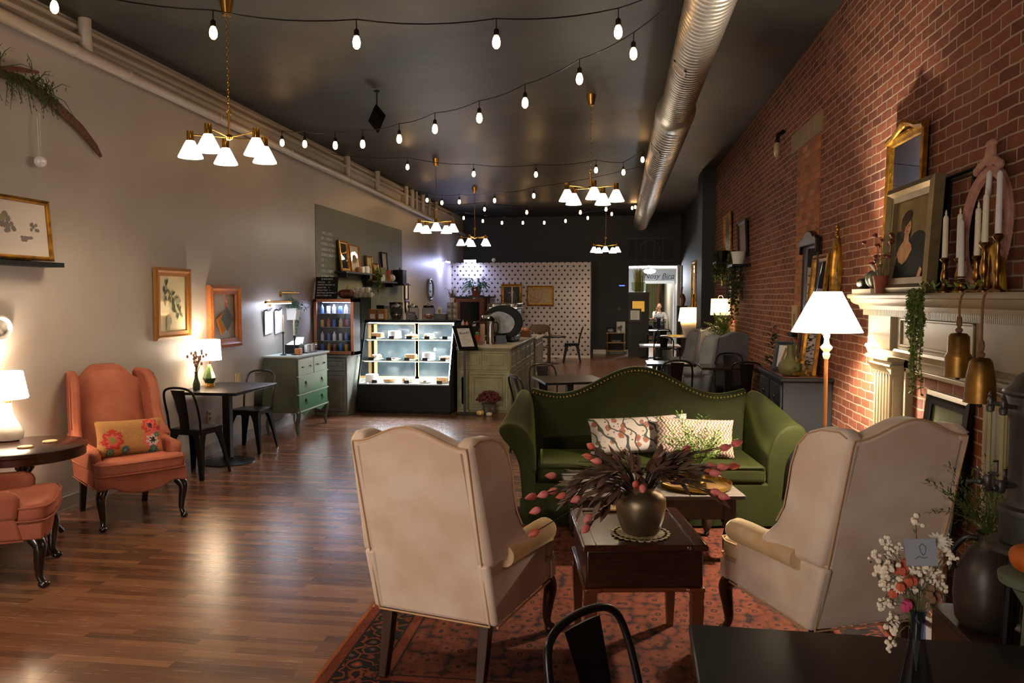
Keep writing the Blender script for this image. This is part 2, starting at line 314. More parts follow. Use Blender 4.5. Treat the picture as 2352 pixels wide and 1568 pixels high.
# ------------------------------------------------------------------ chandeliers
SHADE = glow('lit_opal_glass', (255, 240, 216), CHAND)
def chandelier(loc, base, label):
    t = thing('chandelier', label, 'chandelier', (loc[0], loc[1], 0), 0, 'five-arm brass chandeliers')
    MB().lathe([(.056, ZC), (.055, ZC-.012), (.036, ZC-.10), (.034, ZC-.118), (.012, ZC-.12)], 20).build('canopy', BRASS, t)
    ch = MB()
    for k in range(28):
        z = ZC-.13-k*.0265
        if z < 3.17: break
        ch.ring([(.0075*cos(a), 0, z+.017*sin(a)) if k % 2 else (0, .0075*cos(a), z+.017*sin(a)) for a in [2*PI*j/8 for j in range(8)]], .002, 5)
    ch.build('chain', BRASS, t)
    st = MB().tube([(0, 0, 3.15), (0, 0, 2.98)], .009, 10).ring([(.02*cos(a), 0, 3.165+.02*sin(a)) for a in [2*PI*j/12 for j in range(12)]], .004, 6); st.build('stem', BRASS, t)
    MB().lathe([(.004, 2.955), (.022, 2.96), (.03, 2.975), (.022, 2.995), (.009, 3.0)], 16).build('hub', BRASS, t)
    for k in range(5):
        a = R(base+72*k); c, s = cos(a), sin(a); X, Y = .29*c, .29*s
        arm = MB().tube([(.02*c, .02*s, 2.975), (.16*c, .16*s, 2.985), (.28*c, .28*s, 2.99)], .0055, 8).build('arm', BRASS, t)
        MB().lathe([(.01, 3.02), (.027, 3.018), (.028, 2.95), (.031, 2.945), (.031, 2.935)], 16, (X, Y, 0)).build('socket', BRASS, arm)
        MB().lathe([(.030, 2.945), (.036, 2.935), (.092, 2.822), (.093, 2.815), (.089, 2.816), (.033, 2.93)], 20, (X, Y, 0), False).build('shade', SHADE, arm)
        MB().sph((X, Y, 2.872), (.026, .026, .034), 10, 8).build('bulb', glow('lit_chandelier_bulb', (255, 232, 198), CBULB), arm)
    return t
chandelier((-3.004, 5.82), -93, 'nearest five-light brass chandelier, hanging before the taupe left wall')
chandelier((-.319, 9.03), -9, 'five-light brass chandelier hanging left of the silver duct, above the green sofa')
chandelier((-3.0, 12.8), -5, 'five-light brass chandelier hanging in front of the sage menu panel')
chandelier((-2.98, 16.22), -30, 'five-light brass chandelier hanging just behind the one at the sage menu panel')
chandelier((-.31, 19.16), 270, 'farthest five-light brass chandelier, small against the black back wall by the duct end')
chandelier((-3.0, 2.35), 10, 'five-light brass chandelier out of view above the lower left apricot chair')
chandelier((-3.0, -.9), 30, 'five-light brass chandelier behind the viewer by the front window')

# ------------------------------------------------------------------ string lights
BULBM = glow('lit_string_bulb', (255, 198, 128), BULB)
sock0 = None
def string_light(label, A, B, bulbs, start=None, end=None):
    t = thing('string_light', label, 'string lights', (0, 0, 0), 0, 'bulb strings under the ceiling')
    nx, ny = -(B[1]-A[1]), B[0]-A[0]; pts = []
    for x, y in bulbs:
        d = (at(x, y, Z=10)-V((0, 0, H))); tt = (nx*A[0]+ny*A[1])/(nx*d.x+ny*d.y); pts.append(V((0, 0, H))+d*tt)
    pts.sort(key=lambda p: (p.x-A[0])*(B[0]-A[0])+(p.y-A[1])*(B[1]-A[1]))
    wire = [p+V((0, 0, .145)) for p in pts]
    if start: wire = [V(start)]+wire
    if end: wire = wire+[V(end)]
    cab = []
    for a, b in zip(wire, wire[1:]):
        for k in range(6): q = a.lerp(b, k/6); q.z -= .035*4*(k/6)*(1-k/6)*min(1, (b-a).length); cab.append(q)
    cab.append(wire[-1]); MB().tube(cab, .0045, 5).build('cable', BLACK, t)
    for p in pts:
        s = MB().tube([p+V((0, 0, .145)), p+V((0, 0, .06))], .004, 5).lathe([(.006, .085), (.017, .075), (.019, .04), (.015, .036)], 10, p).build('socket', BLACK, t)
        MB().lathe([(.012, .04), (.022, .02), (.027, -.005), (.024, -.03), (.012, -.045), (.002, -.048)], 10, p).build('bulb', BULBM, s)
string_light('string of bulbs nearest the viewer, running across the top of the room', (-4.3, 5.0), (.45, 5.2), [(125, 15), (490, 74), (819, 96), (1140, 95), (1420, 72)], (-4.35, 4.95, 3.9), (.44, 5.2, 3.77))
string_light('string of bulbs slanting from the duct back to the left wall pipes', (.45, 5.5), (-4.2, 9.3), [(1455, 122), (1331, 180), (1206, 235), (1101, 270), (999, 295), (917, 318), (833, 330), (770, 333), (700, 330), (648, 327)], (.44, 5.3, 3.77), (-4.3, 9.6, 3.85))
string_light('string of bulbs crossing level in front of the brass chandelier by the sage panel', (-4.3, 12), (.4, 12), [(936, 383), (1088, 399), (1231, 400), (1369, 390), (1432, 395), (1476, 366)], (-4.3, 11.5, 3.9), (.45, 12.0, 3.72))
string_light('string of bulbs slanting back above the pastry case to the pipe stubs', (.4, 12.3), (-4.3, 16), [(1226, 449), (1136, 460), (1055, 463), (1015, 465), (981, 459), (922, 440)], (.45, 12.2, 3.75), (-4.35, 16.3, 3.9))
string_light('string of four bulbs hanging before the black back wall, second farthest', (-3.5, 17), (.45, 17), [(1113, 480), (1210, 487), (1333, 487), (1392, 480)], (-4.2, 17, 3.8), (.45, 17, 3.7))
string_light('farthest string of bulbs, sagging before the black back wall', (-4.2, 19.5), (.45, 19.5), [(1065, 500), (1109, 507), (1153, 511), (1201, 511), (1250, 511), (1299, 507), (1350, 500), (1405, 491), (1452, 477), (1459, 475)], (-4.3, 19.5, 3.85), (.45, 19.5, 3.9))

# ------------------------------------------------------------------ duct, pipes, speaker
DUCT = M('galvanised_duct', (196, 190, 178), .42, .85, var=(170, 166, 156), scale=5, bump=.1, bscale=14)
t = thing('air_duct', 'round galvanised spiral duct running under the ceiling', 'duct', (.6, 0, 3.74))
def spiral(r, y0, y1, pitch):
    mb = MB(); rings = []; n = int((y1-y0)/pitch)
    for i in range(n):
        y = y0+i*pitch
        for dy, rr in ((0, r), (pitch*.82, r), (pitch*.88, r+.005), (pitch*.96, r+.005)): rings.append([V((rr*cos(a), y+dy, rr*sin(a))) for a in [2*PI*j/36 for j in range(36)]])
    return mb.loft(rings)
spiral(.165, 2.2, 8.75, .075).build('near_section', DUCT, t, smooth=60)
spiral(.205, 8.75, 21.5, .15).build('far_section', DUCT, t, smooth=60)
MB().loft([[V((rr*cos(a), y, rr*sin(a))) for a in [2*PI*j/36 for j in range(36)]] for rr, y in ((.166, 8.6), (.2, 8.66), (.212, 8.7), (.212, 8.95), (.206, 8.96))], False).build('reducer_collar', DUCT, t)
MB().loft([[V((rr*cos(a), y, rr*sin(a))) for a in [2*PI*j/36 for j in range(36)]] for rr, y in ((.205, 21.5), (.2, 21.56), (.15, 21.6), (.01, 21.61))]).build('end_cap', DUCT, t)
for y, rad, ang, ln in ((6.75, .165, 225, .17), (10.3, .205, 222, .3), (12.4, .205, 222, .3), (15.2, .205, 222, .3), (18.2, .205, 222, .3)):
    g = MB()
    def cp(a, yy, e): return V(((rad+e)*cos(R(a)), yy, (rad+e)*sin(R(a))))
    def band(a0, a1, y0, y1, e): g.loft([[cp(a0+(a1-a0)*i/6, y0, .0), cp(a0+(a1-a0)*i/6, y0, e), cp(a0+(a1-a0)*i/6, y1, e), cp(a0+(a1-a0)*i/6, y1, .0)] for i in range(7)])
    da = 24
    g.m(0); band(ang-da, ang+da, y-ln/2, y-ln/2+.03, .012); band(ang-da, ang+da, y+ln/2-.03, y+ln/2, .012); band(ang-da, ang-da+7, y-ln/2, y+ln/2, .012); band(ang+da-7, ang+da, y-ln/2, y+ln/2, .012)
    for k in range(8): a = ang-da+8+k*4.1; band(a, a+2.2, y-ln/2+.03, y+ln/2-.03, .008)
    g.m(1); band(ang-da+5, ang+da-5, y-ln/2+.02, y+ln/2-.02, .004)
    g.build('register_grille', [M('grille_paint', (190, 180, 168), .45), BLACK], t)
for y in (6.2, 11.5, 17.0): MB().tube([(.0, y, .16), (0, y, .29)], .006, 6).build('hanger_rod', SILVER, t)
PIPEM = M('painted_pipe', (176, 165, 152), .4)
t = thing('ceiling_pipe', 'long painted heating pipe along the top of the left wall', 'pipe')
def p3(x, y, X): return at(x, y, X=X)
a, b = p3(0, 34, -4.36), p3(960, 488, -4.36); d = (b-a).normalized()
MB().tube([a-d*3, a+d*17], .05, 14).build('main_pipe', PIPEM, t)
for y in (5.9, 6.6, 8.2, 10.1, 12.4, 14.2, 16.2): zc = a.z+(y-a.y)*d.z/d.y; MB().lathe([(.05, -.012), (.056, -.01), (.056, .01), (.05, .012)], 14).rot(PI/2, 'X').mv((-4.36, y, zc)).build('clamp', PIPEM, t)
for y, r in ((6.05, .05), (12.35, .05), (13.95, .05), (15.9, .045), (16.35, .055), (16.75, .03), (17.3, .05), (17.9, .04), (18.6, .05)):
    zc = a.z+(y-a.y)*d.z/d.y
    MB().tube(curve([(-4.36, y, ZC), (-4.36, y, zc+.16), (-4.375, y+.03, zc+.05), (-4.40, y+.1, zc-.01)], 12), r, 12).build('riser_pipe', PIPEM, t)
tag(MB().tube([(-4.44, -2, 3.885), (-4.44, 20.5, 3.885)], .013, 8).build('conduit', PIPEM), 'thin painted conduit along the ledge above the heating pipe', 'conduit')
t = thing('ceiling_speaker', 'small black speaker on a ceiling bracket, tilted toward the room', 'speaker', at(866, 272, Z=3.72)); t.scale = (.6, .6, 1)
MB().tube([(0, 0, .05), (0, 0, ZC-3.72)], .012, 8).lathe([(.05, ZC-3.72), (.05, ZC-3.735)], 12).build('bracket', BLACK, t)
MB().box(-.11, .11, -.09, .09, -.10, .10).rot(R(40), 'Y').rot(R(25), 'X').build('cabinet', M('matte_black', (8, 8, 8), .9, spec=.1), t, bevel=.012)

# ------------------------------------------------------------------ lamps
LSH = glow('lit_linen_shade', (255, 234, 204), 7.0); LSHC = glow('lit_cream_shade', (255, 214, 150), 1.6)
def lampshade(p, r0, r1, z0, z1, mat, n=40, pleat=0):
    return MB().lathe([(r1-.004, z1), (r1, z1), (r0, z0), (r0-.004, z0+.004), (r1-.007, z1-.002)], n, (0, 0, 0), False).build('lamp_shade', mat, p)
def bulb_in(p, z, power, col=WARM): lamp('lamp_light', 'POINT', (0, 0, z), power, col, .035, parent=p)
# brass floor lamp by the mantel
FL = V((1.335, 5.28, 0))
t = thing('floor_lamp', 'brass floor lamp with white cone shade in front of the brick wall', 'lamp', FL)
MB().lathe([(.13, 0), (.135, .012), (.12, .03), (.05, .05), (.02, .08)], 24).build('base', BRASS, t)
MB().tube([(0, 0, .05), (0, 0, 1.38)], .0125, 12).build('pole', M('worn_brass', (140, 96, 56), .4, .8), t)
MB().lathe([(.014, 1.34), (.022, 1.355), (.024, 1.375), (.016, 1.385), (.034, 1.405), (.038, 1.418), (.018, 1.44), (.014, 1.47), (.022, 1.49), (.012, 1.53)], 16).build('finial_collar', M('ivory_enamel', (226, 214, 190), .35), t)
MB().tube([(-.03, 0, 1.50), (.012, 0, 1.50)], .007, 8).build('switch', BRASS, t)
lampshade(t, .218, .085, 1.515, 1.775, glow('lit_white_cone_shade', (255, 238, 212), 4.5)); bulb_in(t, 1.64, 150, WARM)
# lamp on round table at the left edge
SIDE_Z = .72
lp = at(16, 1012, Z=SIDE_Z); lp.y += .02
t = thing('table_lamp', 'white gourd table lamp with pleated shade at the left edge', 'lamp', lp)
MB().lathe([(.06, 0), (.085, .008), (.095, .04), (.09, .075), (.06, .13), (.036, .18), (.026, .23), (.022, .27)], 28).build('base', CERAM, t)
MB().lathe([(.02, .27), (.02, .30), (.012, .31), (.012, .36)], 12).build('stem', BRASS, t)
sh = MB()
for k in range(6): z = .30+k*.032; sh.lathe([(.128-k*.0055, z), (.132-k*.0055, z+.012), (.1265-(k)*.0055, z+.032)], 28, (0, 0, 0), False)
sh.build('lamp_shade', glow('lit_pleated_shade', (255, 232, 200), 5), t); bulb_in(t, .41, 13)
# lamp on the black bistro table
t = thing('table_lamp', 'green faceted glass table lamp with white drum shade on black table', 'lamp', (-4.28, 7.76, .792))
MB().lathe([(.05, 0), (.05, .035), (.046, .04)], 24).build('base', BRASS, t)
MB().lathe([(.045, .04), (.073, .095), (.018, .235), (.010, .24)], 8).build('body', M('green_glass', (58, 84, 40), .12, var=(30, 44, 22), scale=6, coat=.6), t, smooth=0)
MB().lathe([(.009, .24), (.009, .30)], 10).build('stem', BRASS, t)
lampshade(t, .125, .113, .285, .50, LSH); bulb_in(t, .42, 9)
# small lamp in the display cabinet reflection is built with the cabinet; far lamps
t = thing('table_lamp', 'white urn table lamp with cream shade on far white table', 'lamp', (1.46, 16.6, .92))
MB().lathe([(.09, 0), (.10, .02), (.12, .06), (.17, .24), (.18, .30), (.06, .33), (.02, .36)], 20).build('base', CERAM, t)
lampshade(t, .222, .185, .32, .60, glow('lit_cream_urn_shade', (255, 214, 150), 2.6)); bulb_in(t, .42, 24)
t = thing('floor_lamp', 'far floor lamp with cream drum shade in front of the brick wall corner', 'lamp', (1.53, 12.15, .13))
MB().lathe([(.12, 0), (.12, .02), (.02, .03)], 20).build('base', BLACK, t); MB().tube([(.10, 0, .02), (.10, 0, 1.32)], .007, 8).build('pole', BLACK, t)
lampshade(t, .148, .14, 1.34, 1.585, LSHC); MB().ring([(.035*cos(a), 0, 1.6+.035*sin(a)) for a in [2*PI*j/12 for j in range(12)]], .004, 5).build('harp', SILVER, t); bulb_in(t, 1.5, 6)

# ------------------------------------------------------------------ picture frames
def frame(name, label, cat, w_, h, loc, rz, bd, mat, art, depth=.025, lean=0, group=None, step=True, deco=None, mat2=None):
    """upright frame, origin bottom centre, faces local -Y; art(mb, w, h) draws on the picture"""
    t = thing(name, label, cat, loc, 0, group, rot=(lean, 0, rz)); f = MB(); hw = w_/2
    def rect(i, y): return [V((-hw+i, y, i)), V((hw-i, y, i)), V((hw-i, y, h-i)), V((-hw+i, y, h-i))]
    rg = [rect(0, 0), rect(0, -depth), rect(bd*.35, -depth*(1.25 if step else 1)), rect(bd*.6, -depth*.8), rect(bd, -depth*.75), rect(bd, -depth*.25)]
    f.loft([[r[0], r[1], r[2], r[3]] for r in rg], False); f.build('frame', mat, t, smooth=0)
    if deco: deco(t, w_, h, bd)
    if art:
        p = MB().quad((-hw+bd*.9, -depth*.3, bd*.9), (hw-bd*.9, -depth*.3, bd*.9), (hw-bd*.9, -depth*.3, h-bd*.9), (-hw+bd*.9, -depth*.3, h-bd*.9))
        mats = art(p, w_-2*bd, h-2*bd, -depth*.3-.0015, bd); p.build('picture', mats, t, smooth=0)
    return t
def poly(p, pts, y): p.add([(x, y, z) for x, z in pts], [tuple(range(len(pts)))])
def blob(p, cx, cz, rx, rz, y, n=14, a=0): poly(p, [(cx+rx*cos(2*PI*i/n)*cos(a)-rz*sin(2*PI*i/n)*sin(a), cz+rx*cos(2*PI*i/n)*sin(a)+rz*sin(2*PI*i/n)*cos(a)) for i in range(n)], y)
def pleaf(p, x, z, a, L, W, y): c, s = cos(a), sin(a); poly(p, [(x+c*u*L-s*v*W, z+s*u*L+c*v*W) for u, v in ((0, 0), (.3, .45), (.65, .4), (1, 0), (.65, -.4), (.3, -.45))], y)
def stroke(p, pts, wd, y):
    for (x0, z0), (x1, z1) in zip(pts, pts[1:]):
        dx, dz = x1-x0, z1-z0; l = math.hypot(dx, dz) or 1; nx, nz = -dz/l*wd, dx/l*wd; poly(p, [(x0+nx, z0+nz), (x1+nx, z1+nz), (x1-nx, z1-nz), (x0-nx, z0-nz)], y)
def scribble(p, x, z, L, hgt, y, wd=.0012, r=random.Random(3)):
    k = 0; pts = []
    while k < L: pts.append((x+k, z+hgt*r.choice((0, .5, 1))*.9)); k += hgt*.45
    stroke(p, pts, wd, y)
GP = M('glazed_paper', (214, 204, 196), .6, coat=1); GPY = M('glazed_cream_paper', (206, 196, 158), .6, coat=1)
def a_photos(p, w, h, y, b):
    r = random.Random(5); p.m(1)
    for cx, cz, rx, rz in ((-.12*w, .62*h, .09*w, .2*h), (-.22*w, .5*h, .05*w, .13*h), (-.02*w, .5*h, .07*w, .12*h), (.32*w, .55*h, .05*w, .1*h), (.2*w, .3*h, .07*w, .08*h), (-.35*w, .5*h, .05*w, .2*h)):
        for k in range(9): blob(p, cx+r.uniform(-rx, rx), cz+b+r.uniform(-rz, rz)*.6, rx*.4, rz*.35, y-.0002*k, 8)
    p.m(2); blob(p, -.13*w, .74*h, .07*w, .06*h, y-.004, 12); return [GP, M('sepia_ink', (120, 110, 104), .7, coat=1), M('sepia_olive', (140, 132, 104), .7, coat=1)]
def gz(p): return p
fx = at(45, 600, X=-4.33)
frame('gilt_picture', 'large gilt-framed old photograph leaning on charcoal wall ledge', 'picture', .78, .46, (-4.345, 5.17, 2.013), R(90), .032, GOLD, a_photos, lean=R(-4))
t = thing('wall_ledge', 'charcoal picture ledge on the taupe wall, gilt photograph standing on it', 'shelf', (-4.455, 0, 1.97))
MB().box(0, .17, 4.4, 5.62, 0, .035).build('board', GREYP, t); MB().box(0, .02, 4.4, 5.45, .035, .085).build('back_rail', GREYP, t)
t = thing('oval_photo', 'small white oval frame with sepia photo on the taupe wall', 'picture', (-4.45, 5.13, 1.515))
def oval(rx, rz, x, n=28): return [V((x, rx*cos(2*PI*i/n), rz*sin(2*PI*i/n))) for i in range(n)]
MB().loft([oval(.112, .093, 0), oval(.112, .093, .02), oval(.10, .082, .03), oval(.082, .064, .022), oval(.078, .06, .008)], False).build('frame', CERAM, t)
MB().add(oval(.08, .062, .008), [tuple(range(28))]).build('picture', M('sepia_photo', (96, 90, 84), .4, var=(170, 164, 156), scale=18), t)
def a_botan(p, w, h, y, b):
    r = random.Random(11); z0 = b
    p.m(3); stroke(p, [(-.28*w, z0+.93*h), (-.22*w, z0+.75*h), (-.05*w, z0+.66*h), (.05*w, z0+.5*h), (.12*w, z0+.34*h)], .006, y); stroke(p, [(-.1*w, z0+.68*h), (-.18*w, z0+.55*h)], .005, y)
    for k, (x, z, a, L, W) in enumerate(((-.28, .93, -75, .14, .05), (-.18, .95, -120, .15, .05), (-.3, .82, -110, .12, .06), (-.2, .76, -40, .12, .06), (-.22, .75, -140, .12, .06), (-.26, .66, -95, .2, .06), (-.12, .66, -80, .16, .055), (-.05, .66, 30, .13, .05), (.02, .6, -100, .14, .055), (.1, .62, -35, .15, .05), (.06, .5, -110, .17, .06), (.15, .42, 60, .1, .04), (.2, .4, -30, .1, .05), (.22, .36, 60, .13, .04), (.2, .35, -110, .16, .05), (.28, .34, -60, .12, .05), (.1, .36, 170, .1, .05))):
        p.m(1 if k % 3 else 2); pleaf(p, x*w, z0+z*h, R(a), L*h, W*h*1.3, y-.0003*k-.001)
    p.m(4); blob(p, .18*w, z0+.56*h, .12*w, .05*h, y-.006); blob(p, -.16*w, z0+.2*h, .1*w, .09*h, y-.006, 12, .5); blob(p, -.2*w, z0+.08*h, .07*w, .06*h, y-.007)
    return [GPY, M('print_green', (58, 70, 52), .7, coat=1), M('print_olive', (110, 116, 70), .7, coat=1), M('print_brown', (92, 74, 50), .7, coat=1), M('print_grey', (150, 150, 128), .7, coat=1)]
OAK = M('honey_oak', (168, 112, 46), .4, var=(140, 88, 34), scale=6, stretch=(6, 6, 30))
frame('botanical_picture', 'tall botanical print in gilt wood frame on the taupe wall', 'picture', .635, .715, (-4.448, 7.36, 1.315), R(90), .082, OAK, a_botan, .03, lean=R(.6))
OAK2 = M('orange_pine', (176, 106, 58), .4, var=(150, 84, 42), scale=5, stretch=(6, 6, 25))
t = frame('open_frame', 'empty orange wood frame on the taupe wall with pot holders hung inside', 'picture frame', .71, .70, (-4.448, 8.39, 1.17), R(90), .10, OAK2, None, .05)
t = thing('pot_holder', 'pair of slate and orange square pot holders hanging in the empty wood frame', 'pot holder', (-4.43, 8.39, 1.55))
MB().box(0, .01, -.10, .10, -.10, .10).rot(R(45), 'X').mv((.014, .02, -.06)).build('slate_pad', M('slate_felt', (92, 98, 98), .9), t); MB().box(0, .01, -.10, .10, -.10, .10).rot(R(28), 'X').mv((.0, -.05, -.10)).build('orange_pad', M('orange_felt', (196, 118, 48), .9), t)
MB().tube(curve([(.012, .0, .08), (.015, .03, .14), (.012, -.01, .2), (.01, .0, .25)], 16), .006, 6).ring([(.012, .02*cos(a), .1+.03*sin(a)) for a in [2*PI*j/12 for j in range(12)]], .005, 5).build('cord', M('rust_cord', (160, 90, 60), .8), t)
for y, z, lab in ((8.05, .43, 'cream wall outlet under the black bistro table'),):
    t = thing('wall_outlet', lab, 'outlet', (XL, y, z)); MB().box(0, .008, -.04, .04, -.06, .06).build('plate', M('ivory_plastic', (206, 190, 140), .4), t, bevel=.003)
    MB().box(.008, .011, -.02, .02, .012, .042).box(.008, .011, -.02, .02, -.042, -.012).build('socket', M('brown_plastic', (110, 96, 72), .4), t)
t = thing('wall_outlet', 'cream wall switch plate behind the hoop of the far bistro chair', 'outlet', (XL, 8.72, .78)); MB().box(0, .008, -.06, .06, -.06, .06).build('plate', M('ivory_plastic', (206, 190, 140), .4), t, bevel=.003); MB().box(.008, .013, -.02, .02, -.035, .035).build('switch', M('ivory_plastic', (206, 190, 140), .4), t)

# driftwood hanging with greenery and ornament
DRIFT = M('driftwood', (104, 70, 44), .8, var=(70, 46, 30), scale=20, stretch=(1, 6, 1))
t = thing('driftwood_branch', 'curved driftwood branch with asparagus fern, hung on the taupe wall', 'branch', (-4.40, 5.5, 3.2))
MB().tube([V((.0, y-5.5, z-3.2)) for y, z in ((4.6, 3.31), (5.1, 3.36), (5.45, 3.33), (5.75, 3.24), (6.0, 3.13), (6.18, 3.01), (6.26, 2.94))], [.03, .04, .038, .036, .034, .028, .014], 8, flat=.7).build('branch', DRIFT, t)
fo = MB()
for k in range(90):
    y = rnd.uniform(-.75, .22); z = .17-max(0, y-.05)*.5-abs(y+.1)*.02; a = rnd.uniform(-1.2, 1.2)
    p = V((rnd.uniform(.0, .06), y, z)); d = V((rnd.uniform(.0, .5), sin(a)*.8, -cos(a)*(1 if rnd.random() < .8 else -.5))).normalized(); L = rnd.uniform(.08, .24)
    pts = [p, p+d*L*.5+V((.02, 0, .01)), p+d*L+V((.02, 0, -.05))]; fo.tube(pts, [.004, .003, .001], 4)
    for q in range(7): c = pts[0].lerp(pts[2], .2+q*.12); fo.leaf(c, V((rnd.uniform(-.3, .8), rnd.uniform(-1, 1), rnd.uniform(-1, .3))), .035, .007)
fo.build('fern', LEAFD, t, smooth=0)
MB().tube([(.02, -.45, .14), (.06, -.2, .20), (.08, -.05, .22)], [.02, .022, .012], 6).build('twig', M('reddish_bark', (110, 60, 46), .8), t)
t = thing('hanging_ornament', 'white ball ornament on a ribbon hanging from the driftwood', 'ornament', (-4.39, 5.53, 2.775))
MB().sph((0, 0, 0), .045, 20, 12).build('ball', CERAM, t); MB().tube([(0, 0, .045), (.0, .004, .36)], .006, 5, flat=.4).tube([(0, -.01, .05), (.0, -.02, .33)], .005, 5, flat=.4).build('ribbon', M('satin_ribbon', (190, 180, 168), .5), t)
# ------------------------------------------------------------------ wing chairs
def _cab(x, y, top, sx):
    pts = curve([(x*.95, y-.03, top), (x+sx*.012, y+.004, top-.06), (x+sx*.004, y-.004, top*.5), (x-sx*.003, y-.006, .075), (x+sx*.006, y+.012, .03)], 20); n = len(pts)
    rr = [.046-.026*min(1, (i/(n-1))*1.25) for i in range(n)]
    return MB().tube(pts, rr, 10).sph((x+sx*.008, y+.018, .022), (.030, .034, .022), 12, 8)
def wing_chair(name, label, loc, rz, fab, legm, hs=1.0, group=None, pipe=None, scallop=.05, ws=.95, arch=.07, flat=0, armm=None, roll=True):
    t = thing(name, label, 'armchair', loc, rz, group); K = .29
    def lean(p): z = max(0, p.z-.30); return V((p.x, p.y-K*z, .30+z*hs if p.z > .30 else p.z))
    def ztop(x): return 1.11-arch+arch*(.5+.5*cos(PI*min(1, max(0, abs(x)-flat)/(.285-flat-flat*.4))))
    armm = armm or fab
    # back slab with camel top, puffed front
    ol = [(-.292, .30), (-.29, .6), (-.288, 1.02)]+[(x, ztop(x)) for x in [-.285+.57*i/24 for i in range(25)]]+[(.288, 1.02), (.29, .6), (.292, .30)]
    b = MB().prism(ol, -.36, -.25); b.map(lean).build('backrest', fab, t, bevel=.022, seg=3)
    g = []
    for i in range(13):
        z = .42+(i/12)*.66; row = []
        for j in range(13):
            u = -1+2*j/12; hw = .268; x = u*hw; zz = .42+(i/12)*(ztop(x)-.03-.42); puf = .055*(1-u**4)*(1-(2*i/12-1)**6)
            row.append(lean(V((x, -.255+puf, zz))))
        g.append(row)
    bp = MB(); bp.loft(g, False, False); bp.build('back_cushion', fab, t, smooth=180)
    pm = pipe or fab
    ps = [lean(V((x, -.362, z))) for x, z in ol]
    MB().tube(ps, .0042, 6).tube([ps[0], ps[-1]], .0042, 6).build('piping', pm, t)
    for s in (-1, 1):
        wo = [(-.36, .56), (-.36, 1.03), (-.345, 1.058), (-.30, 1.075), (-.20, 1.07), (-.125, 1.045), (-.085, .99), (-.075, .91), (-.085, .82), (-.09, .74), (-.065, .67), (-.02, .62), (.02, .58), (-.05, .56)]
        def wf(p): q = V((p.x-.03*max(0, min(1, (p.z-.6)/.45))+.16*(p.y+.36), p.y, p.z)); q = lean(q); q.x *= s; return q
        wmb = MB().prism(wo, .255, .335, 'x').map(wf); wmb.build('wing', fab, t, bevel=.026, seg=3)
        wp = [wf(V((.3335, -.21+(y+.21)*.955, .82+(z-.82)*.955))) for y, z in wo[2:-3]]; MB().tube(wp, .0038, 6).build('piping', pm, t)
        # arm roll, side panel, front stump
        if not roll:
            ao = [(-.30, .42), (-.30, .66), (-.16, .625), (-.02, .60), (.12, .588), (.20, .592), (.235, .58), (.245, .54), (.235, .42)]
            MB().prism(ao, .262, .345, 'x').map(lambda p: V((s*(p.x+.10*max(0, p.z-.45)), p.y-(K*(p.z-.3) if p.y < -.2 else 0), p.z))).build('armrest', fab, t, bevel=.03, seg=3)
        else: MB().loft([[V((s*(.335+r_*cos(a)*1.0), y, zc+r_*sin(a))) for a in [2*PI*j/16 for j in range(16)]] for y, r_, zc in ((-.30, .05, .60), (-.1, .058, .598), (.10, .062, .59), (.19, .06, .586), (.225, .048, .582), (.238, .02, .58))]).map(lambda p: V((p.x+s*.03*max(0, p.y+.2), p.y, p.z))).build('armrest', armm, t, smooth=80)
        sp = MB().prism([(-.36, .30), (-.36, .60), (.20, .60), (.222, .54), (.215, .45), (.24, .38), (.26, .30)], .262, .325, 'x').map(lambda p: V((s*(p.x+.06*max(0, p.y)), p.y-(K*(p.z-.3) if p.y < -.2 else 0), p.z)))
        sp.build('side_panel', fab, t, bevel=.02, seg=3)
        MB().tube([V((s*.329, -.36-K*0, .302)), V((s*.345, .26, .302))], .005, 6).build('piping', pm, t)
    # seat deck with shaped apron
    n = 20; apr = [(-.345, .40)]+[(-.345+.69*i/n, .285-scallop*(.5-.5*cos(2*PI*min(1, max(0, (abs(-1+2*i/n)-.0)/.62)))) * (1 if abs(-1+2*i/n) < .62 else 0)-(.0)) for i in range(n+1)]+[(.345, .40)]
    apr = [(-.345, .40), (-.345, .30)]+[(x, .30-scallop*max(0, cos(PI*x/.44))**.8+.012*max(0, 1-abs(abs(x)-.24)/.07)) for x in [-.30+.6*i/n for i in range(n+1)]]+[(.345, .30), (.345, .40)]
    MB().prism(apr, .285, .36).build('apron', fab, t, bevel=.012)
    MB().prism([(-.29, -.35), (.29, -.35), (.335, .30), (-.335, .30)], .30, .40, 'z').build('seat_frame', fab, t, bevel=.01)
    cu = [(-.25, -.30), (.25, -.30), (.258, .205), (.33, .225), (.345, .30), (.32, .375), (.2, .405), (-.2, .405), (-.32, .375), (-.345, .30), (-.33, .225), (-.258, .205)]
    c = MB().prism(cu, .40, .51, 'z').build('seat_cushion', armm, t, bevel=.035, seg=3)
    for z in (.415, .495): MB().ring([V((x*1.004, y*1.004, z)) for x, y in cu], .0055, 6).build('piping', pm, c)
    for s in (-1, 1): _cab(s*.305, .335, .31, s).build('leg', legm, t, smooth=80)
    for s in (-1, 1): MB().loft([[V((s*.255+a*w_, y+b_*w_, z)) for a, b_ in ((-1, -1), (1, -1), (1, 1), (-1, 1))] for w_, y, z in ((.028, -.32, .32), (.024, -.35, .16), (.02, -.39, .0))]).build('leg', legm, t, bevel=.004)
    t.scale = (ws, 1, 1); return t
def velvet(name, c, v, scale=5, sheen=.6):
    m = M(name, c, .75, var=v, scale=scale, sheen=sheen, spec=.15, bump=.05, bscale=90, detail=3); return m
CREAM = velvet('cream_velvet', (218, 190, 168), (232, 212, 194), 4.5); APRI = velvet('apricot_velvet', (146, 83, 64), (164, 100, 80), 4); PINKV = APRI
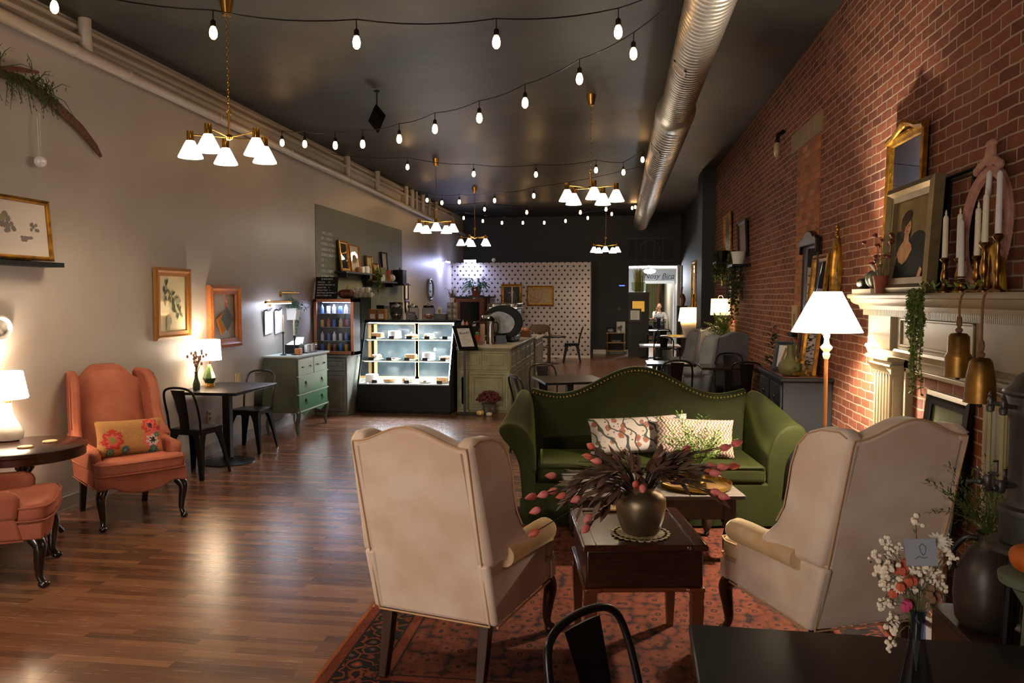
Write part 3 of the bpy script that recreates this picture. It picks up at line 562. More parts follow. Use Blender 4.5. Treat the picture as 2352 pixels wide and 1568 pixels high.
AMBV = velvet('worn_amber_velvet', (204, 166, 124), (220, 190, 154), 6); CPIPE = M('amber_piping', (196, 156, 116), .6); LEGD = M('ebonised_wood', (22, 14, 11), .22, coat=.4); LEGB = M('walnut_leg', (52, 30, 20), .3)
wing_chair('wing_chair', 'cream velvet wing chair on the left of the rug, seen from behind', (-.715, 3.70, .012), R(-15), CREAM, LEGB, 1.10, 'cream wing chairs', CPIPE, .03, armm=AMBV)
wing_chair('wing_chair', 'cream velvet wing chair on the right, near the mantel, seen from behind', (.965, 3.86, .012), R(22), CREAM, LEGB, 1.16, 'cream wing chairs', CPIPE, .03, armm=AMBV)
wing_chair('wing_chair', 'apricot velvet wing chair holding a floral lumbar pillow by the taupe wall', (-3.86, 5.72, 0), R(-129), APRI, LEGD, 1.08, 'apricot wing chairs', arch=.11, flat=.075, roll=False)
wing_chair('wing_chair', 'apricot velvet wing chair cut off by the lower left edge, no pillow', (-3.86, 4.27, 0), R(-58.7), APRI, LEGD, 1.05, 'apricot wing chairs', arch=.11, flat=.075, roll=False)
GREYV = velvet('grey_velvet', (120, 124, 130), (138, 142, 147), 5)
wing_chair('wing_chair', 'grey velvet wing chair nearest of the grey pair, backed to the brick wall', (1.30, 11.04, .13), R(24), GREYV, LEGD, 1.06, 'grey wing chairs')
wing_chair('wing_chair', 'grey velvet wing chair behind the other grey one, below the drum lamp', (1.24, 12.95, .13), R(28), GREYV, LEGD, 1.06, 'grey wing chairs')

def pillow(name, label, w_, h, th, loc, rot, mat, group=None, corner=.02):
    mb = MB(); n = 16
    for sgn in (1, -1):
        rows = []
        for i in range(n+1):
            row = []
            for j in range(n+1):
                u, v = -1+2*i/n, -1+2*j/n; k = ((1-u**4)*(1-v**4))**.5
                pin = 1-.06*(1-abs(u)**2)*abs(v)**3; pin2 = 1-.06*(1-abs(v)**2)*abs(u)**3
                row.append(V((u*w_/2*pin2, sgn*th/2*k, v*h/2*pin)))
            rows.append(row)
        mb.loft(rows, False, False)
    o = mb.build(name, mat, None, smooth=180, loc=loc, rot=rot); tag(o, label, 'cushion', group); return o
# woven flower pillow: ochre weave with flowers placed by local coordinates
def flower_mat(name, base, flowers, leafc, base2):
    m, nt, b = newmat(name); L = nt.links.new; tc = N(nt, 'ShaderNodeTexCoord').outputs['Object']; sp = N(nt, 'ShaderNodeSeparateXYZ'); L(tc, sp.inputs[0])
    nz = noise(nt, tc, 160, 2); c = mix(nt, ramp(nt, nz, [(.35, (0, 0, 0)), (.7, (255, 255, 255))]), lin(base), lin(base2)); wob = noise(nt, tc, 70, 3)
    for x, z, r, cols in flowers:
        dx = math_(nt, 'SUBTRACT', sp.outputs['X'], x); dz = math_(nt, 'SUBTRACT', sp.outputs['Z'], z)
        ang = math_(nt, 'ARCTAN2', dz, dx); pet = math_(nt, 'MULTIPLY', math_(nt, 'SINE', math_(nt, 'MULTIPLY', ang, 7)), .1)
        rad = math_(nt, 'ADD', math_(nt, 'DIVIDE', math_(nt, 'SQRT', math_(nt, 'ADD', math_(nt, 'MULTIPLY', dx, dx), math_(nt, 'MULTIPLY', dz, dz))), r), math_(nt, 'ADD', pet, math_(nt, 'MULTIPLY', math_(nt, 'SUBTRACT', wob, .5), 1.1)))
        for k, cc in ((1.0, cols[0]), (.62, cols[1]), (.3, cols[2])): c = mix(nt, math_(nt, 'LESS_THAN', rad, k), c, lin(cc))
    L(c, b.inputs['Base Color']); b.inputs['Roughness'].default_value = .9; bump(nt, b, nz, .4, .004); return m
RD, PK, GN, BLU, DK = (176, 52, 46), (206, 92, 84), (120, 150, 70), (70, 104, 104), (38, 30, 34)
PILM = flower_mat('needlepoint_flowers', (178, 132, 80), [(-.14, -.02, .075, (RD, PK, GN)), (.14, .075, .06, (RD, PK, DK)), (.155, -.04, .07, (PK, (190, 180, 170), DK)), (-.05, -.10, .03, (BLU, BLU, (140, 150, 120))), (-.16, -.115, .03, (BLU, GN, BLU)), (.16, -.115, .035, (BLU, BLU, GN)), (.205, .05, .03, (PK, RD, RD)), (.19, .0, .02, (BLU, BLU, GN))], GN, (156, 110, 62))
pillow('lumbar_pillow', 'ochre needlepoint lumbar pillow with red flowers on the apricot wing chair', .50, .28, .12, (-3.79, 5.64, .645), (R(-14), R(2), R(51)), PILM)
# round side table at the left edge
t = thing('side_table', 'round dark mahogany side table between the two apricot chairs', 'table', (-4.055, 4.86, 0))
tz = SIDE_Z
MB().lathe([(.37, tz-.082), (.38, tz-.078), (.38, tz-.035), (.39, tz-.025), (.39, tz-.005), (.382, tz)], 48).build('tabletop', DWOOD, t)
MB().lathe([(.05, tz-.08), (.06, tz-.16), (.03, tz-.2), (.055, .32), (.06, .22), (.03, .18)], 20).build('pedestal', DWOOD, t)
for k in range(3): a = R(90+120*k); MB().tube(curve([(.02*cos(a), .02*sin(a), .22), (.2*cos(a), .2*sin(a), .16), (.34*cos(a), .34*sin(a), .02)], 14), [.03]*5+[.025]*5+[.02]*5, 8).build('leg', DWOOD, t)
for (x, y, lb) in ((58, 1028, 'pale wood coaster nearer the table front, on the round side table'), (115, 1015, 'pale wood coaster farther back near the rim of the round side table')):
    p = at(x, y, Z=tz); o = tag(MB().lathe([(.045, 0), (.048, .003), (.048, .009), (.045, .012)], 24).build('coaster', M('bark_wood', (150, 104, 60), .6, var=(190, 150, 100), scale=30), None, loc=(p.x, p.y, tz)), lb, 'coaster', 'wood coasters')

# ------------------------------------------------------------------ metal bistro chairs
def bistro_proto():
    t = thing('bistro_chair', 'x', 'chair', (0, 0, 0), 0, 'black metal bistro chairs')
    S = .89/.85
    seat = MB().prism([(-.17, -.17), (.17, -.17), (.185, .15), (.16, .18), (-.16, .18), (-.185, .15)], .455, .475, 'z'); seat.box(-.15, .15, -.14, .155, .474, .478); seat.build('seat', BLACK, t, bevel=.008)
    hp = curve([(-.175, -.165, .44), (-.178, -.185, .60), (-.172, -.235, .78), (-.13, -.262, .862), (0, -.272, .885), (.13, -.262, .862), (.172, -.235, .78), (.178, -.185, .60), (.175, -.165, .44)], 48)
    MB().tube(hp, .0115, 10).build('back_hoop', BLACK, t, smooth=80)
    MB().loft([[V((-w_, y-.003, z)), V((-w_*.5, y-.012, z)), V((w_*.5, y-.012, z)), V((w_, y-.003, z)), V((w_*.5, y-.006, z)), V((-w_*.5, y-.006, z))] for w_, y, z in ((.052, -.165, .475), (.055, -.18, .60), (.066, -.225, .76), (.078, -.258, .86))]).build('back_slat', BLACK, t)
    for sx in (-1, 1):
        for sy in (-1, 1):
            x0, y0, x1, y1 = sx*.165, sy*.16, sx*.225, sy*.225; MB().loft([[V((x0+(x1-x0)*f-sx*a*w_, y0+(y1-y0)*f-sy*b_*w_, .46*(1-f))) for a, b_ in ((0, 0), (1, 0), (1, .16), (.16, .16), (.16, 1), (0, 1))] for f, w_ in ((0, .10), (.25, .065), (.6, .048), (1, .034))]).build('leg', BLACK, t, bevel=.003)
    ap = MB()
    for s in (-1, 1): ap.box(-.165, .165, s*.168-.003, s*.168+.003, .42, .46).box(s*.17-.003, s*.17+.003, -.16, .16, .42, .46)
    ap.build('seat_apron', BLACK, t); return t
BIST = bistro_proto(); BUSED = []
def bistro(x, y, rz, label, z=0, group=None):
    o = BIST if not BUSED else dup(BIST); BUSED.append(1); o.location = (x, y, z); o.rotation_euler = (0, 0, rz); o['label'] = label; return o
bistro(-4.08, 7.13, R(-8), 'black metal bistro chair at the near end of the table by the taupe wall')
bistro(-4.14, 8.40, R(178), 'black metal bistro chair at the far end of the lamp table by the taupe wall')
def ptable(x0, x1, y0, y1, z, label, zf=0, rz=0, base=True, loc=None, topm=None):
    cx, cy = (x0+x1)/2, (y0+y1)/2; t = thing('bistro_table', label, 'table', (cx, cy, zf), rz, 'black pedestal tables'); w_, d = (x1-x0)/2, (y1-y0)/2; z -= zf
    MB().box(-w_, w_, -d, d, z-.03, z).build('tabletop', topm or M('black_tabletop', (16, 17, 19), .28, spec=.35), t, bevel=.006)
    MB().box(-.04, .04, -.04, .04, .02, z-.03).build('column', BLACKW, t, bevel=.006)
    MB().lathe([(.27, 0), (.27, .008), (.23, .018), (.06, .032), (.055, .05)], 32).build('base_plate', BLACK, t); return t
ptable(-4.42, -3.74, 7.27, 8.23, .792, 'black pedestal table with green lamp against the taupe wall')
# bud vase with dried flowers
def stems(mb, base, tips, r=.0016, sag=0):
    for q in tips: mb.tube(curve([base, V(base).lerp(V(q), .5)+V((0, 0, .02)), q], 8), r, 5)
t = thing('bud_vase', 'small smoky glass bud vase with dried flowers beside the green lamp', 'vase', (-4.27, 7.48, .792))
MB().lathe([(.03, 0), (.036, .01), (.036, .06), (.018, .12), (.014, .17), (.02, .185)], 16, caps=False).build('vase_body', M('smoky_glass', (70, 78, 66), .08, coat=.6), t)
fl = MB(); st = MB(); tips = [V((rnd.gauss(0, .035), rnd.gauss(0, .035), rnd.uniform(.24, .40))) for k in range(26)]; stems(st, V((0, 0, .15)), tips); st.build('stems', M('dry_stem', (110, 96, 60), .8), t)
for p in tips: fl.m(rnd.randrange(2)).sph(p, (.014, .014, .018), 6, 4)
fl.build('blossoms', [M('dry_pink', (190, 140, 120), .8), M('dry_rust', (140, 90, 50), .8)], t)

# ------------------------------------------------------------------ green dresser
def green_mat():
    m, nt, b = newmat('ombre_green_paint'); L = nt.links.new; tc = N(nt, 'ShaderNodeTexCoord').outputs['Object']; sp = N(nt, 'ShaderNodeSeparateXYZ'); L(tc, sp.inputs[0])
    f = math_(nt, 'DIVIDE', sp.outputs['Z'], 1.0); L(ramp(nt, f, [(.30, (54, 108, 64)), (.50, (80, 136, 90)), (.72, (142, 178, 148)), (.95, (194, 212, 196))]), b.inputs['Base Color']); b.inputs['Roughness'].default_value = .38; return m
GRN = green_mat(); GRND = M('dark_sage_paint', (70, 76, 62), .5); LIME = M('pale_green_trim', (176, 190, 172), .45)
DX = -3.99
t = thing('dresser', 'green ombre painted dresser with cabriole legs against the taupe wall', 'dresser', (0, 0, 0))
MB().box(-4.43, DX, 9.34, 10.38, .28, .975).build('carcass', GRND, t, bevel=.005)
MB().box(-4.44, DX+.03, 9.31, 10.41, .975, 1.0).build('top', M('pale_green_top', (168, 180, 170), .4), t, bevel=.006)
zz = [(.30, .50), (.515, .735), (.745, .955)]
for i, (z0, z1) in enumerate(zz):
    for (y0, y1) in (((9.38, 10.34),) if i < 2 else ((9.38, 9.85), (9.87, 10.34))):
        d = MB().box(DX, DX+.018, y0, y1, z0, z1).build('drawer', GRN, t, bevel=.004)
        for y in (y0+.12*(y1-y0)/.5*(1 if i == 2 else .9), y1-.12*(y1-y0)/.5*(1 if i == 2 else .9)):
            if i == 2: MB().tube([(DX+.035, y-.025, (z0+z1)/2), (DX+.035, y+.025, (z0+z1)/2)], [.009, .009], 8).tube([(DX+.015, y, (z0+z1)/2), (DX+.036, y, (z0+z1)/2)], .006, 6).build('handle', BLACK, d)
            else: MB().sph((DX+.024, y, (z0+z1)/2+.02), (.008, .016, .022), 8, 6).ring([(DX+.03, y+.016*cos(a), (z0+z1)/2-.012+.024*sin(a)) for a in [2*PI*j/12 for j in range(12)]], .003, 5).build('handle', BLACK, d)
for z in (.29, .507, .74): MB().box(DX, DX+.024, 9.35, 10.37, z-.008, z+.006).build('moulding', LIME, t)
n = 16; MB().prism([(9.36, .29)]+[(9.36+.98*i/n, .27-.045*(1-abs(cos(PI*2*i/n)))) for i in range(n+1)]+[(10.34, .29)], DX-.01, DX+.012, 'x').build('apron', GRN, t)
for y in (9.38, 10.34):
    for x in (DX-.02, -4.40): MB().tube(curve([(x, y, .34), (x+.025, y, .25), (x, y, .12), (x+.01, y, .03), (x+.02, y, .005)], 16), [.034-.018*i/16 for i in range(17)], 8).build('leg', GRND, t)
# on the dresser
for (y, x, hb, lb) in ((9.48, -4.22, .30, 'taller black candlestick with ivory taper, left on the green dresser'), (9.55, -4.10, .25, 'shorter black candlestick with ivory taper, right on the green dresser')):
    t = thing('candlestick', lb, 'candlestick', (x, y, 1.0), 0, 'black candlesticks on the dresser')
    MB().lathe([(.04, 0), (.042, .008), (.012, .02), (.008, .04), (.008, hb-.03), (.018, hb-.02), (.014, hb)], 14).build('stand', BLACK, t); MB().lathe([(.011, hb), (.010, hb+.19), (.004, hb+.21), (.001, hb+.215)], 10).build('candle', WAX, t)
t = thing('wood_holder', 'orange wood block holder at the front corner of the green dresser', 'holder', (-4.06, 9.58, 1.0)); MB().box(-.035, .035, -.05, .05, 0, .085).build('body', M('orange_wood', (186, 112, 52), .4), t, bevel=.01); MB().box(-.01, .01, -.02, .02, .085, .10).build('clip', BLACK, t)
t = thing('brochure_box', 'black box of paper brochures on the green dresser', 'box', (-4.2, 9.82, 1.0)); MB().box(-.10, .10, -.12, .12, 0, .12).build('box', BLACK, t, bevel=.006); MB().quad((-.09, -.1, .12), (.09, -.1, .12), (.06, .14, .16), (-.10, .12, .16)).quad((-.02, .0, .125), (.09, .02, .125), (.07, .12, .21), (-.03, .1, .21)).build('brochures', PAPER, t, smooth=0)
t = thing('card_rack', 'small rack of printed cards on the green dresser front', 'card rack', (-4.09, 10.0, 1.0))
cr = MB()
for k in range(4): cr.m(k % 2); cr.box(-.03, .03, -.14+k*.07, -.08+k*.07, .0, .11).map(lambda p: p)
cr.build('cards', [PAPER, M('speckled_card', (196, 186, 178), .7, var=(90, 80, 76), scale=60)], t); MB().box(-.05, .05, -.17, .16, 0, .012).build('tray', BLACK, t)
t = thing('glass_bowl', 'faceted glass bowl of wrapped sweets on the far end of the green dresser', 'bowl', (-4.15, 10.25, 1.0)); MB().lathe([(.035, 0), (.07, .04), (.085, .09), (.08, .092), (.03, .01)], 10, caps=False).build('bowl', glass('faceted_glass', (226, 232, 240)), t, smooth=0)
sw = MB()
for k in range(22): sw.m(k % 3).sph((rnd.uniform(-.055, .055), rnd.uniform(-.055, .055), .055+rnd.uniform(0, .05)), (.016, .012, .011), 6, 4)
sw.build('sweets', [M('sweet_gold', (196, 160, 80), .3), M('sweet_blue', (90, 100, 150), .3), M('sweet_white', (220, 220, 220), .3)], t)
tag(MB().box(-4.2, -4.0, 10.02, 10.36, 1.0, 1.004).build('lace_runner', M('patterned_cloth', (190, 186, 178), .8, var=(60, 56, 54), scale=50)), 'dark patterned runner on the top of the green dresser', 'cloth')
# picture lights, clipboards, planter
LEDC = glow('lit_cool_led', (208, 222, 255), 14)
for (y0, y1, z, on, lb) in ((9.22, 9.98, 1.655, 1, 'lit brass picture light shining cool white above the clipboards'), (9.66, 10.22, 1.775, 0, 'unlit brass picture light above the hanging planter')):
    t = thing('picture_light', lb, 'wall light', (XL, (y0+y1)/2, z), 0, 'brass picture lights'); L_ = (y1-y0)/2
    MB().tube([(.13, -L_, .02), (.13, L_, .02)], .018, 10).build('bar', BRASS, t); MB().tube([(0, 0, -.02), (.05, 0, .03), (.13, 0, .022)], .007, 8).build('arm', BRASS, t); MB().lathe([(.04, 0), (.04, .012), (.02, .016)], 16).rot(PI/2, 'Y').build('backplate', BRASS, t)
    if on: MB().box(.115, .145, -L_*.95, L_*.95, -.003, .002).build('led_strip', LEDC, t); lamp('led_light', 'AREA', (.09, 0, .01), 5.5, (.72, .82, 1), L_*1.8, (0, R(22), 0), .03, parent=t).rotation_euler = (0, R(20), R(0))
for y, lb in ((9.50, 'left clipboard of paper forms hanging under the lit picture light'), (9.80, 'right clipboard of paper forms hanging under the lit picture light')):
    t = thing('clipboard', lb, 'clipboard', (XL+.03, y, 1.59), 0, 'clipboards on the wall', rot=(R(7), R(4), 0))
    MB().box(0, .005, -.115, .115, -.33, 0).build('board', BLACK, t); MB().box(.005, .008, -.105, .105, -.325, -.02).build('paper', PAPER, t); MB().box(.005, .022, -.05, .05, -.03, .012).build('clip', SILVER, t, bevel=.004); MB().tube([(.01, 0, .01), (0, 0, .09)], .003, 5).build('hook', SILVER, t)
def vine(mb, p, L, n, dx=(.05, .05), lw=.02, ll=.03):
    a = rnd.uniform(0, 6.28); q = V(p); pts = [q.copy()]
    for k in range(n): q = q+V((rnd.uniform(-1, 1)*dx[0]/4, rnd.uniform(-1, 1)*dx[1]/4, -L/n)); pts.append(q.copy())
    mb.tube(pts, .002, 4)
    for i, c in enumerate(pts):
        for s in range(3): mb.leaf(c, V((rnd.uniform(-1, 1), rnd.uniform(-1, 1), rnd.uniform(-.6, .5))), ll, lw)
t = thing('hanging_planter', 'white square planter with trailing fern mounted beside the clipboards', 'planter', (XL, 10.2, 1.43))
MB().loft([[V((x*w_, y*w_, z)) for x, y in ((0, -1), (2, -1), (2, 1), (0, 1))] for w_, z in ((.06, 0), (.075, .16), (.068, .16))]).build('pot', WHITE, t)
fo = MB()
for k in range(34):
    p = V((.07+rnd.gauss(0, .03), rnd.gauss(0, .05), .15)); d = V((rnd.uniform(-.3, 1), rnd.uniform(-1, 1), rnd.uniform(.3, 1.3))).normalized(); L = rnd.uniform(.12, .26); e = p+d*L; e.z -= .06; e.x = max(e.x, .01)
    fo.tube([p, p+d*L*.6+V((0, 0, .02)), e], .002, 4)
    for q in range(8): c = p.lerp(e, .3+q*.1); fo.leaf(c, V((rnd.uniform(-.4, 1), rnd.uniform(-1, 1), rnd.uniform(-.7, .5))), .05, .016)
for k in range(6): vine(fo, (.09+rnd.uniform(-.03, .04), .08+rnd.uniform(-.04, .05), .14), rnd.uniform(.3, .62), 12)
fo.build('fern', M('silvery_fern', (80, 118, 92), .5, var=(110, 140, 118), scale=10), t, smooth=0)
# ------------------------------------------------------------------ rug
def rug_mat():
    m, nt, b = newmat('persian_rug'); L = nt.links.new; tc = N(nt, 'ShaderNodeTexCoord').outputs['Object']; sp = N(nt, 'ShaderNodeSeparateXYZ'); L(tc, sp.inputs[0]); x, y = sp.outputs['X'], sp.outputs['Y']
    ex = math_(nt, 'SUBTRACT', 1.40, math_(nt, 'ABSOLUTE', x)); ey = math_(nt, 'SUBTRACT', 1.65, math_(nt, 'ABSOLUTE', y)); e = math_(nt, 'MINIMUM', ex, ey)
    def vor(s, f='F1'):
        v = N(nt, 'ShaderNodeTexVoronoi'); v.feature = f; v.inputs['Scale'].default_value = s; v.inputs['Randomness'].default_value = .75; L(mapping(nt, tc, (1, 1, 0)), v.inputs['Vector']); return v
    v1, v2 = vor(11), vor(26); n1 = noise(nt, tc, 26, 3); n2 = noise(nt, tc, 220, 2)
    def ax(o): return math_(nt, 'ADD', o, math_(nt, 'MULTIPLY', math_(nt, 'SUBTRACT', n1, .5), .35))
    # border: dark ground with rust flowers ringed by blue-grey
    bc = ramp(nt, ax(v1.outputs['Distance']), [(.08, (150, 76, 44)), (.20, (112, 48, 32)), (.28, (84, 62, 58)), (.34, (24, 20, 22)), (.50, (20, 17, 20)), (.53, (110, 56, 38)), (.60, (96, 44, 30)), (.64, (22, 18, 20))])
    # field: rust with small dark sprigs arranged in mirrored rows
    fx = math_(nt, 'ABSOLUTE', x); cb = N(nt, 'ShaderNodeCombineXYZ'); L(fx, cb.inputs[0]); L(y, cb.inputs[1]); vv = N(nt, 'ShaderNodeTexVoronoi'); vv.inputs['Scale'].default_value = 13; vv.inputs['Randomness'].default_value = .55; L(mapping(nt, cb.outputs[0], (1, .8, 0)), vv.inputs['Vector'])
    fc = ramp(nt, ax(vv.outputs['Distance']), [(.06, (100, 46, 32)), (.14, (46, 29, 30)), (.20, (42, 27, 29)), (.24, (98, 53, 37)), (.50, (90, 47, 33)), (.66, (74, 38, 29)), (.72, (38, 25, 26))])
    fc = mix(nt, ramp(nt, v2.outputs['Distance'], [(.20, (255, 255, 255)), (.30, (0, 0, 0))]), fc, lin((56, 34, 34)))
    g = ramp(nt, vor(30).outputs['Distance'], [(.1, (60, 34, 32)), (.3, (112, 54, 36)), (.6, (96, 44, 30))])
    c = mix(nt, math_(nt, 'LESS_THAN', e, .335), fc, g); c = mix(nt, math_(nt, 'LESS_THAN', e, .28), c, bc); c = mix(nt, math_(nt, 'LESS_THAN', e, .075), c, g); c = mix(nt, math_(nt, 'LESS_THAN', e, .02), c, lin((142, 84, 50)))
    for k in (.078, .278, .338): c = mix(nt, math_(nt, 'LESS_THAN', math_(nt, 'ABSOLUTE', math_(nt, 'SUBTRACT', e, k)), .006), c, lin((36, 26, 26)))
    c = mix(nt, math_(nt, 'MULTIPLY', n2, .5), c, mix(nt, .5, c, (0, 0, 0, 1))); L(c, b.inputs['Base Color']); b.inputs['Roughness'].default_value = .95; b.inputs['Specular IOR Level'].default_value = .1; bump(nt, b, n2, .5, .006); return m
r_ = MB()
r_.loft([[V((x, y, z)) for x in [-1.4+2.8*i/8 for i in range(9)]] for y, z in ((-1.65, 0), (-1.648, .011), (1.648, .011), (1.65, 0))], False, False)
tag(MB().box(-1.4, 1.4, -1.65, 1.65, 0, .011).build('persian_rug', rug_mat(), None, loc=(.03, 4.72, .0005), rz=R(.5)), 'rust red Persian rug with dark floral border under the cream chairs and sofa', 'rug')

# ------------------------------------------------------------------ green camelback sofa
GV = velvet('green_velvet', (24, 28, 5), (31, 36, 8), 3, 1.0)
for _k, _v in (('Sheen Tint', (.30, .36, .07, 1)), ('Sheen Roughness', .22)): GV.node_tree.nodes['Principled BSDF'].inputs[_k].default_value = _v
t = thing('camelback_sofa', 'moss green velvet camelback sofa with brass nailheads, behind the low tables', 'sofa', (.215, 6.29, .012), R(6)); t.scale = (.955, .95, 1.0)
def zc(x): x = abs(x); return .915+.225*(.5+.5*cos(PI*min(1, x/.70)))+(.045*((x-.7)/.24)**1.6 if x > .7 else 0)
xs = [-.95+1.9*i/48 for i in range(49)]
def ln(p): return V((p.x, p.y+.16*max(0, p.z-.4), p.z))
MB().prism([(-.95, .10)]+[(x, zc(x)) for x in xs]+[(.95, .10)], .30, .40).map(ln).build('backrest', GV, t, bevel=.03, seg=3)
g = []
for i in range(11):
    g.append([ln(V((x*.985, .30-.05*(1-abs(x/.95)**6)*(1-abs(2*i/10-1)**4), .40+(zc(x)-.055-.40)*i/10))) for x in xs])
MB().loft(g, False, False).build('back_cushion', GV, t, smooth=180)
nh = MB(); x = -.93
while x < .931: nh.sph(ln(V((x, .297, zc(x)-.032))), (.0085, .007, .0085), 8, 5); x += .030
nh.build('nailhead_trim', M('dull_brass_nail', (176, 146, 86), .3, 1), t)
MB().tube([ln(V((x, .296, zc(x)-.05))) for x in xs], .006, 6).build('piping', GV, t)
for s in (-1, 1):
    rg = []
    for y in (-.425, -.41, -.33, -.2, -.05, .1, .22, .32, .40):
        q = max(0, min(1, (y+.38)/.66)); q = q*q*(3-2*q); T = .785+.165*q; o = 1-.85*q; k = .975 if y < -.42 else 1
        sec = [(.90, .10), (.90, .40), (.905, .56), (.915+.03*o, T-.11), (.94+.07*o, T-.03), (.985+.11*o, T), (1.03+.145*o, T-.012), (1.055+.155*o, T-.055), (1.045+.13*o, T-.11), (1.02+.06*o, T-.2), (1.01+.0*o, .42), (1.03, .10)]
        rg.append([V((s*(1.0+(px-1.0)*k), y+(.16*max(0, z-.4) if y > .2 else 0), z*k+.02*(1-k))) for px, z in sec])
    MB().loft(rg).build('armrest', GV, t, sub=2, smooth=180)
for k in range(3):
    x0, x1 = -.895+.597*k, -.895+.597*(k+1)
    c = MB().box(x0+.004, x1-.004, -.44, .26, .33, .475); c.build('seat_cushion', GV, t, bevel=.045, seg=4)
    MB().tube([(x0+.02, -.445, .46), (x1-.02, -.445, .46)], .006, 6).build('piping', GV, t)
MB().box(-1.0, 1.0, -.42, .40, .10, .34).build('seat_frame', GV, t, bevel=.02)
sk = []
for i in range(60): x = -1.03+2.06*i/59; sk.append([V((x, -.435+.006*sin(i*1.7), z)) for z in (.02, .22)])
MB().loft(sk, False, False).build('skirt', GV, t)
for sx in (-.95, .95):
    for sy in (-.36, .36): MB().lathe([(.02, 0), (.03, .10)], 10, (sx, sy, 0)).build('foot', LEGD, t)
def vines_mat():
    m, nt, b = newmat('floral_vine_print'); L = nt.links.new; tc = N(nt, 'ShaderNodeTexCoord').outputs['Object']
    v = N(nt, 'ShaderNodeTexVoronoi'); v.inputs['Scale'].default_value = 12; L(mapping(nt, tc, (1, 0, 1)), v.inputs['Vector']); n1 = noise(nt, tc, 30, 2)
    d = math_(nt, 'ADD', v.outputs['Distance'], math_(nt, 'MULTIPLY', math_(nt, 'SUBTRACT', n1, .5), .3))
    c = ramp(nt, d, [(.12, (130, 72, 52)), (.22, (152, 100, 80)), (.28, (90, 60, 52)), (.31, (182, 170, 160)), (.9, (174, 164, 154))])
    w = N(nt, 'ShaderNodeTexWave'); w.inputs['Scale'].default_value = 3.6; w.inputs['Distortion'].default_value = 9; w.inputs['Detail'].default_value = 1; w.inputs['Detail Scale'].default_value = 2; L(mapping(nt, tc, (1, 0, 1), (0, 0, 0), (0, .6, 0)), w.inputs['Vector'])
    c = mix(nt, ramp(nt, w.outputs['Fac'], [(.90, (0, 0, 0)), (.93, (255, 255, 255))]), c, lin((58, 64, 58)))
    v2 = N(nt, 'ShaderNodeTexVoronoi'); v2.inputs['Scale'].default_value = 24; L(mapping(nt, tc, (1, 0, 1.6)), v2.inputs['Vector']); c = mix(nt, math_(nt, 'MULTIPLY', math_(nt, 'LESS_THAN', v2.outputs['Distance'], .2), math_(nt, 'GREATER_THAN', d, .4)), c, lin((70, 74, 70)))
    L(c, b.inputs['Base Color']); b.inputs['Roughness'].default_value = .9; return m
def wave_print():
    m, nt, b = newmat('brown_wave_print'); L = nt.links.new; tc = N(nt, 'ShaderNodeTexCoord').outputs['Object']; sp = N(nt, 'ShaderNodeSeparateXYZ'); L(tc, sp.inputs[0])
    u = math_(nt, 'ADD', math_(nt, 'MULTIPLY', sp.outputs['X'], 40), math_(nt, 'MULTIPLY', math_(nt, 'SINE', math_(nt, 'MULTIPLY', sp.outputs['Z'], 150)), .32))
    s1 = math_(nt, 'GREATER_THAN', math_(nt, 'FRACT', u), .5)
    L(mix(nt, s1, lin((124, 88, 76)), lin((186, 168, 154))), b.inputs['Base Color']); b.inputs['Roughness'].default_value = .9; return m
pillow('sofa_cushion', 'long cream cushion with dark vine and flower print on the green sofa', .80, .30, .15, (.17, 6.27, .645), (R(-16), R(-3), R(8)), vines_mat(), 'cushions on the sofa')
pillow('sofa_cushion', 'cushion with brown wavy stripes overlapping the vine print one on the green sofa', .62, .30, .15, (.60, 6.19, .65), (R(-18), R(3), R(9)), wave_print(), 'cushions on the sofa')

# ------------------------------------------------------------------ coffee table, tray, fern
GW = M('weathered_oak', (92, 82, 73), .7, var=(62, 52, 46), scale=5, stretch=(2, 14, 14)); OW = M('dark_oak', (66, 46, 36), .45, var=(48, 32, 26), scale=6, stretch=(12, 12, 2))
CT = (.213, 5.40); CZ = .46
t = thing('coffee_table', 'rustic oak coffee table with grey plank top in front of the green sofa', 'table', (CT[0], CT[1], .012), R(8.9))
MB().box(-.57, .57, -.335, -.115, CZ-.04, CZ-.012).box(-.57, .57, -.112, .11, CZ-.04, CZ-.012).box(-.57, .57, .113, .335, CZ-.04, CZ-.012).build('tabletop', GW, t, bevel=.005)
MB().box(-.50, .50, -.29, -.265, .28, CZ-.04).box(-.50, .50, .265, .29, .28, CZ-.04).box(-.51, -.485, -.28, .28, .28, CZ-.04).box(.485, .51, -.28, .28, .28, CZ-.04).build('apron', OW, t)
for sx in (-1, 1):
    for sy in (-1, 1):
        l = MB().box(-.038, .038, -.038, .038, .25, CZ-.04).lathe([(.034, .25), (.040, .235), (.026, .215), (.038, .16), (.036, .08), (.024, .05), (.018, .04)], 14).mv((sx*.48, sy*.26, 0)).build('leg', OW, t); MB().sph((sx*.48, sy*.26, .02), .02, 12, 8).build('caster', BLACK, l)
TZ = CZ
t = thing('serving_tray', 'round gold tray on the coffee table, holding the fern', 'tray', (.53, 5.37, TZ)); MB().lathe([(.0, .0), (.225, 0), (.235, .008), (.24, .035), (.235, .037), (.228, .012), (.215, .006), (.0, .006)], 48).build('tray', M('satin_gold', (186, 150, 70), .3, 1), t)
t = thing('potted_fern', 'feathery asparagus fern in a dark pot on the gold tray', 'plant', (.55, 5.46, TZ+.007)); MB().lathe([(.05, 0), (.06, .01), (.065, .10), (.058, .11), (.05, .10)], 20).build('pot', BLACKW, t)
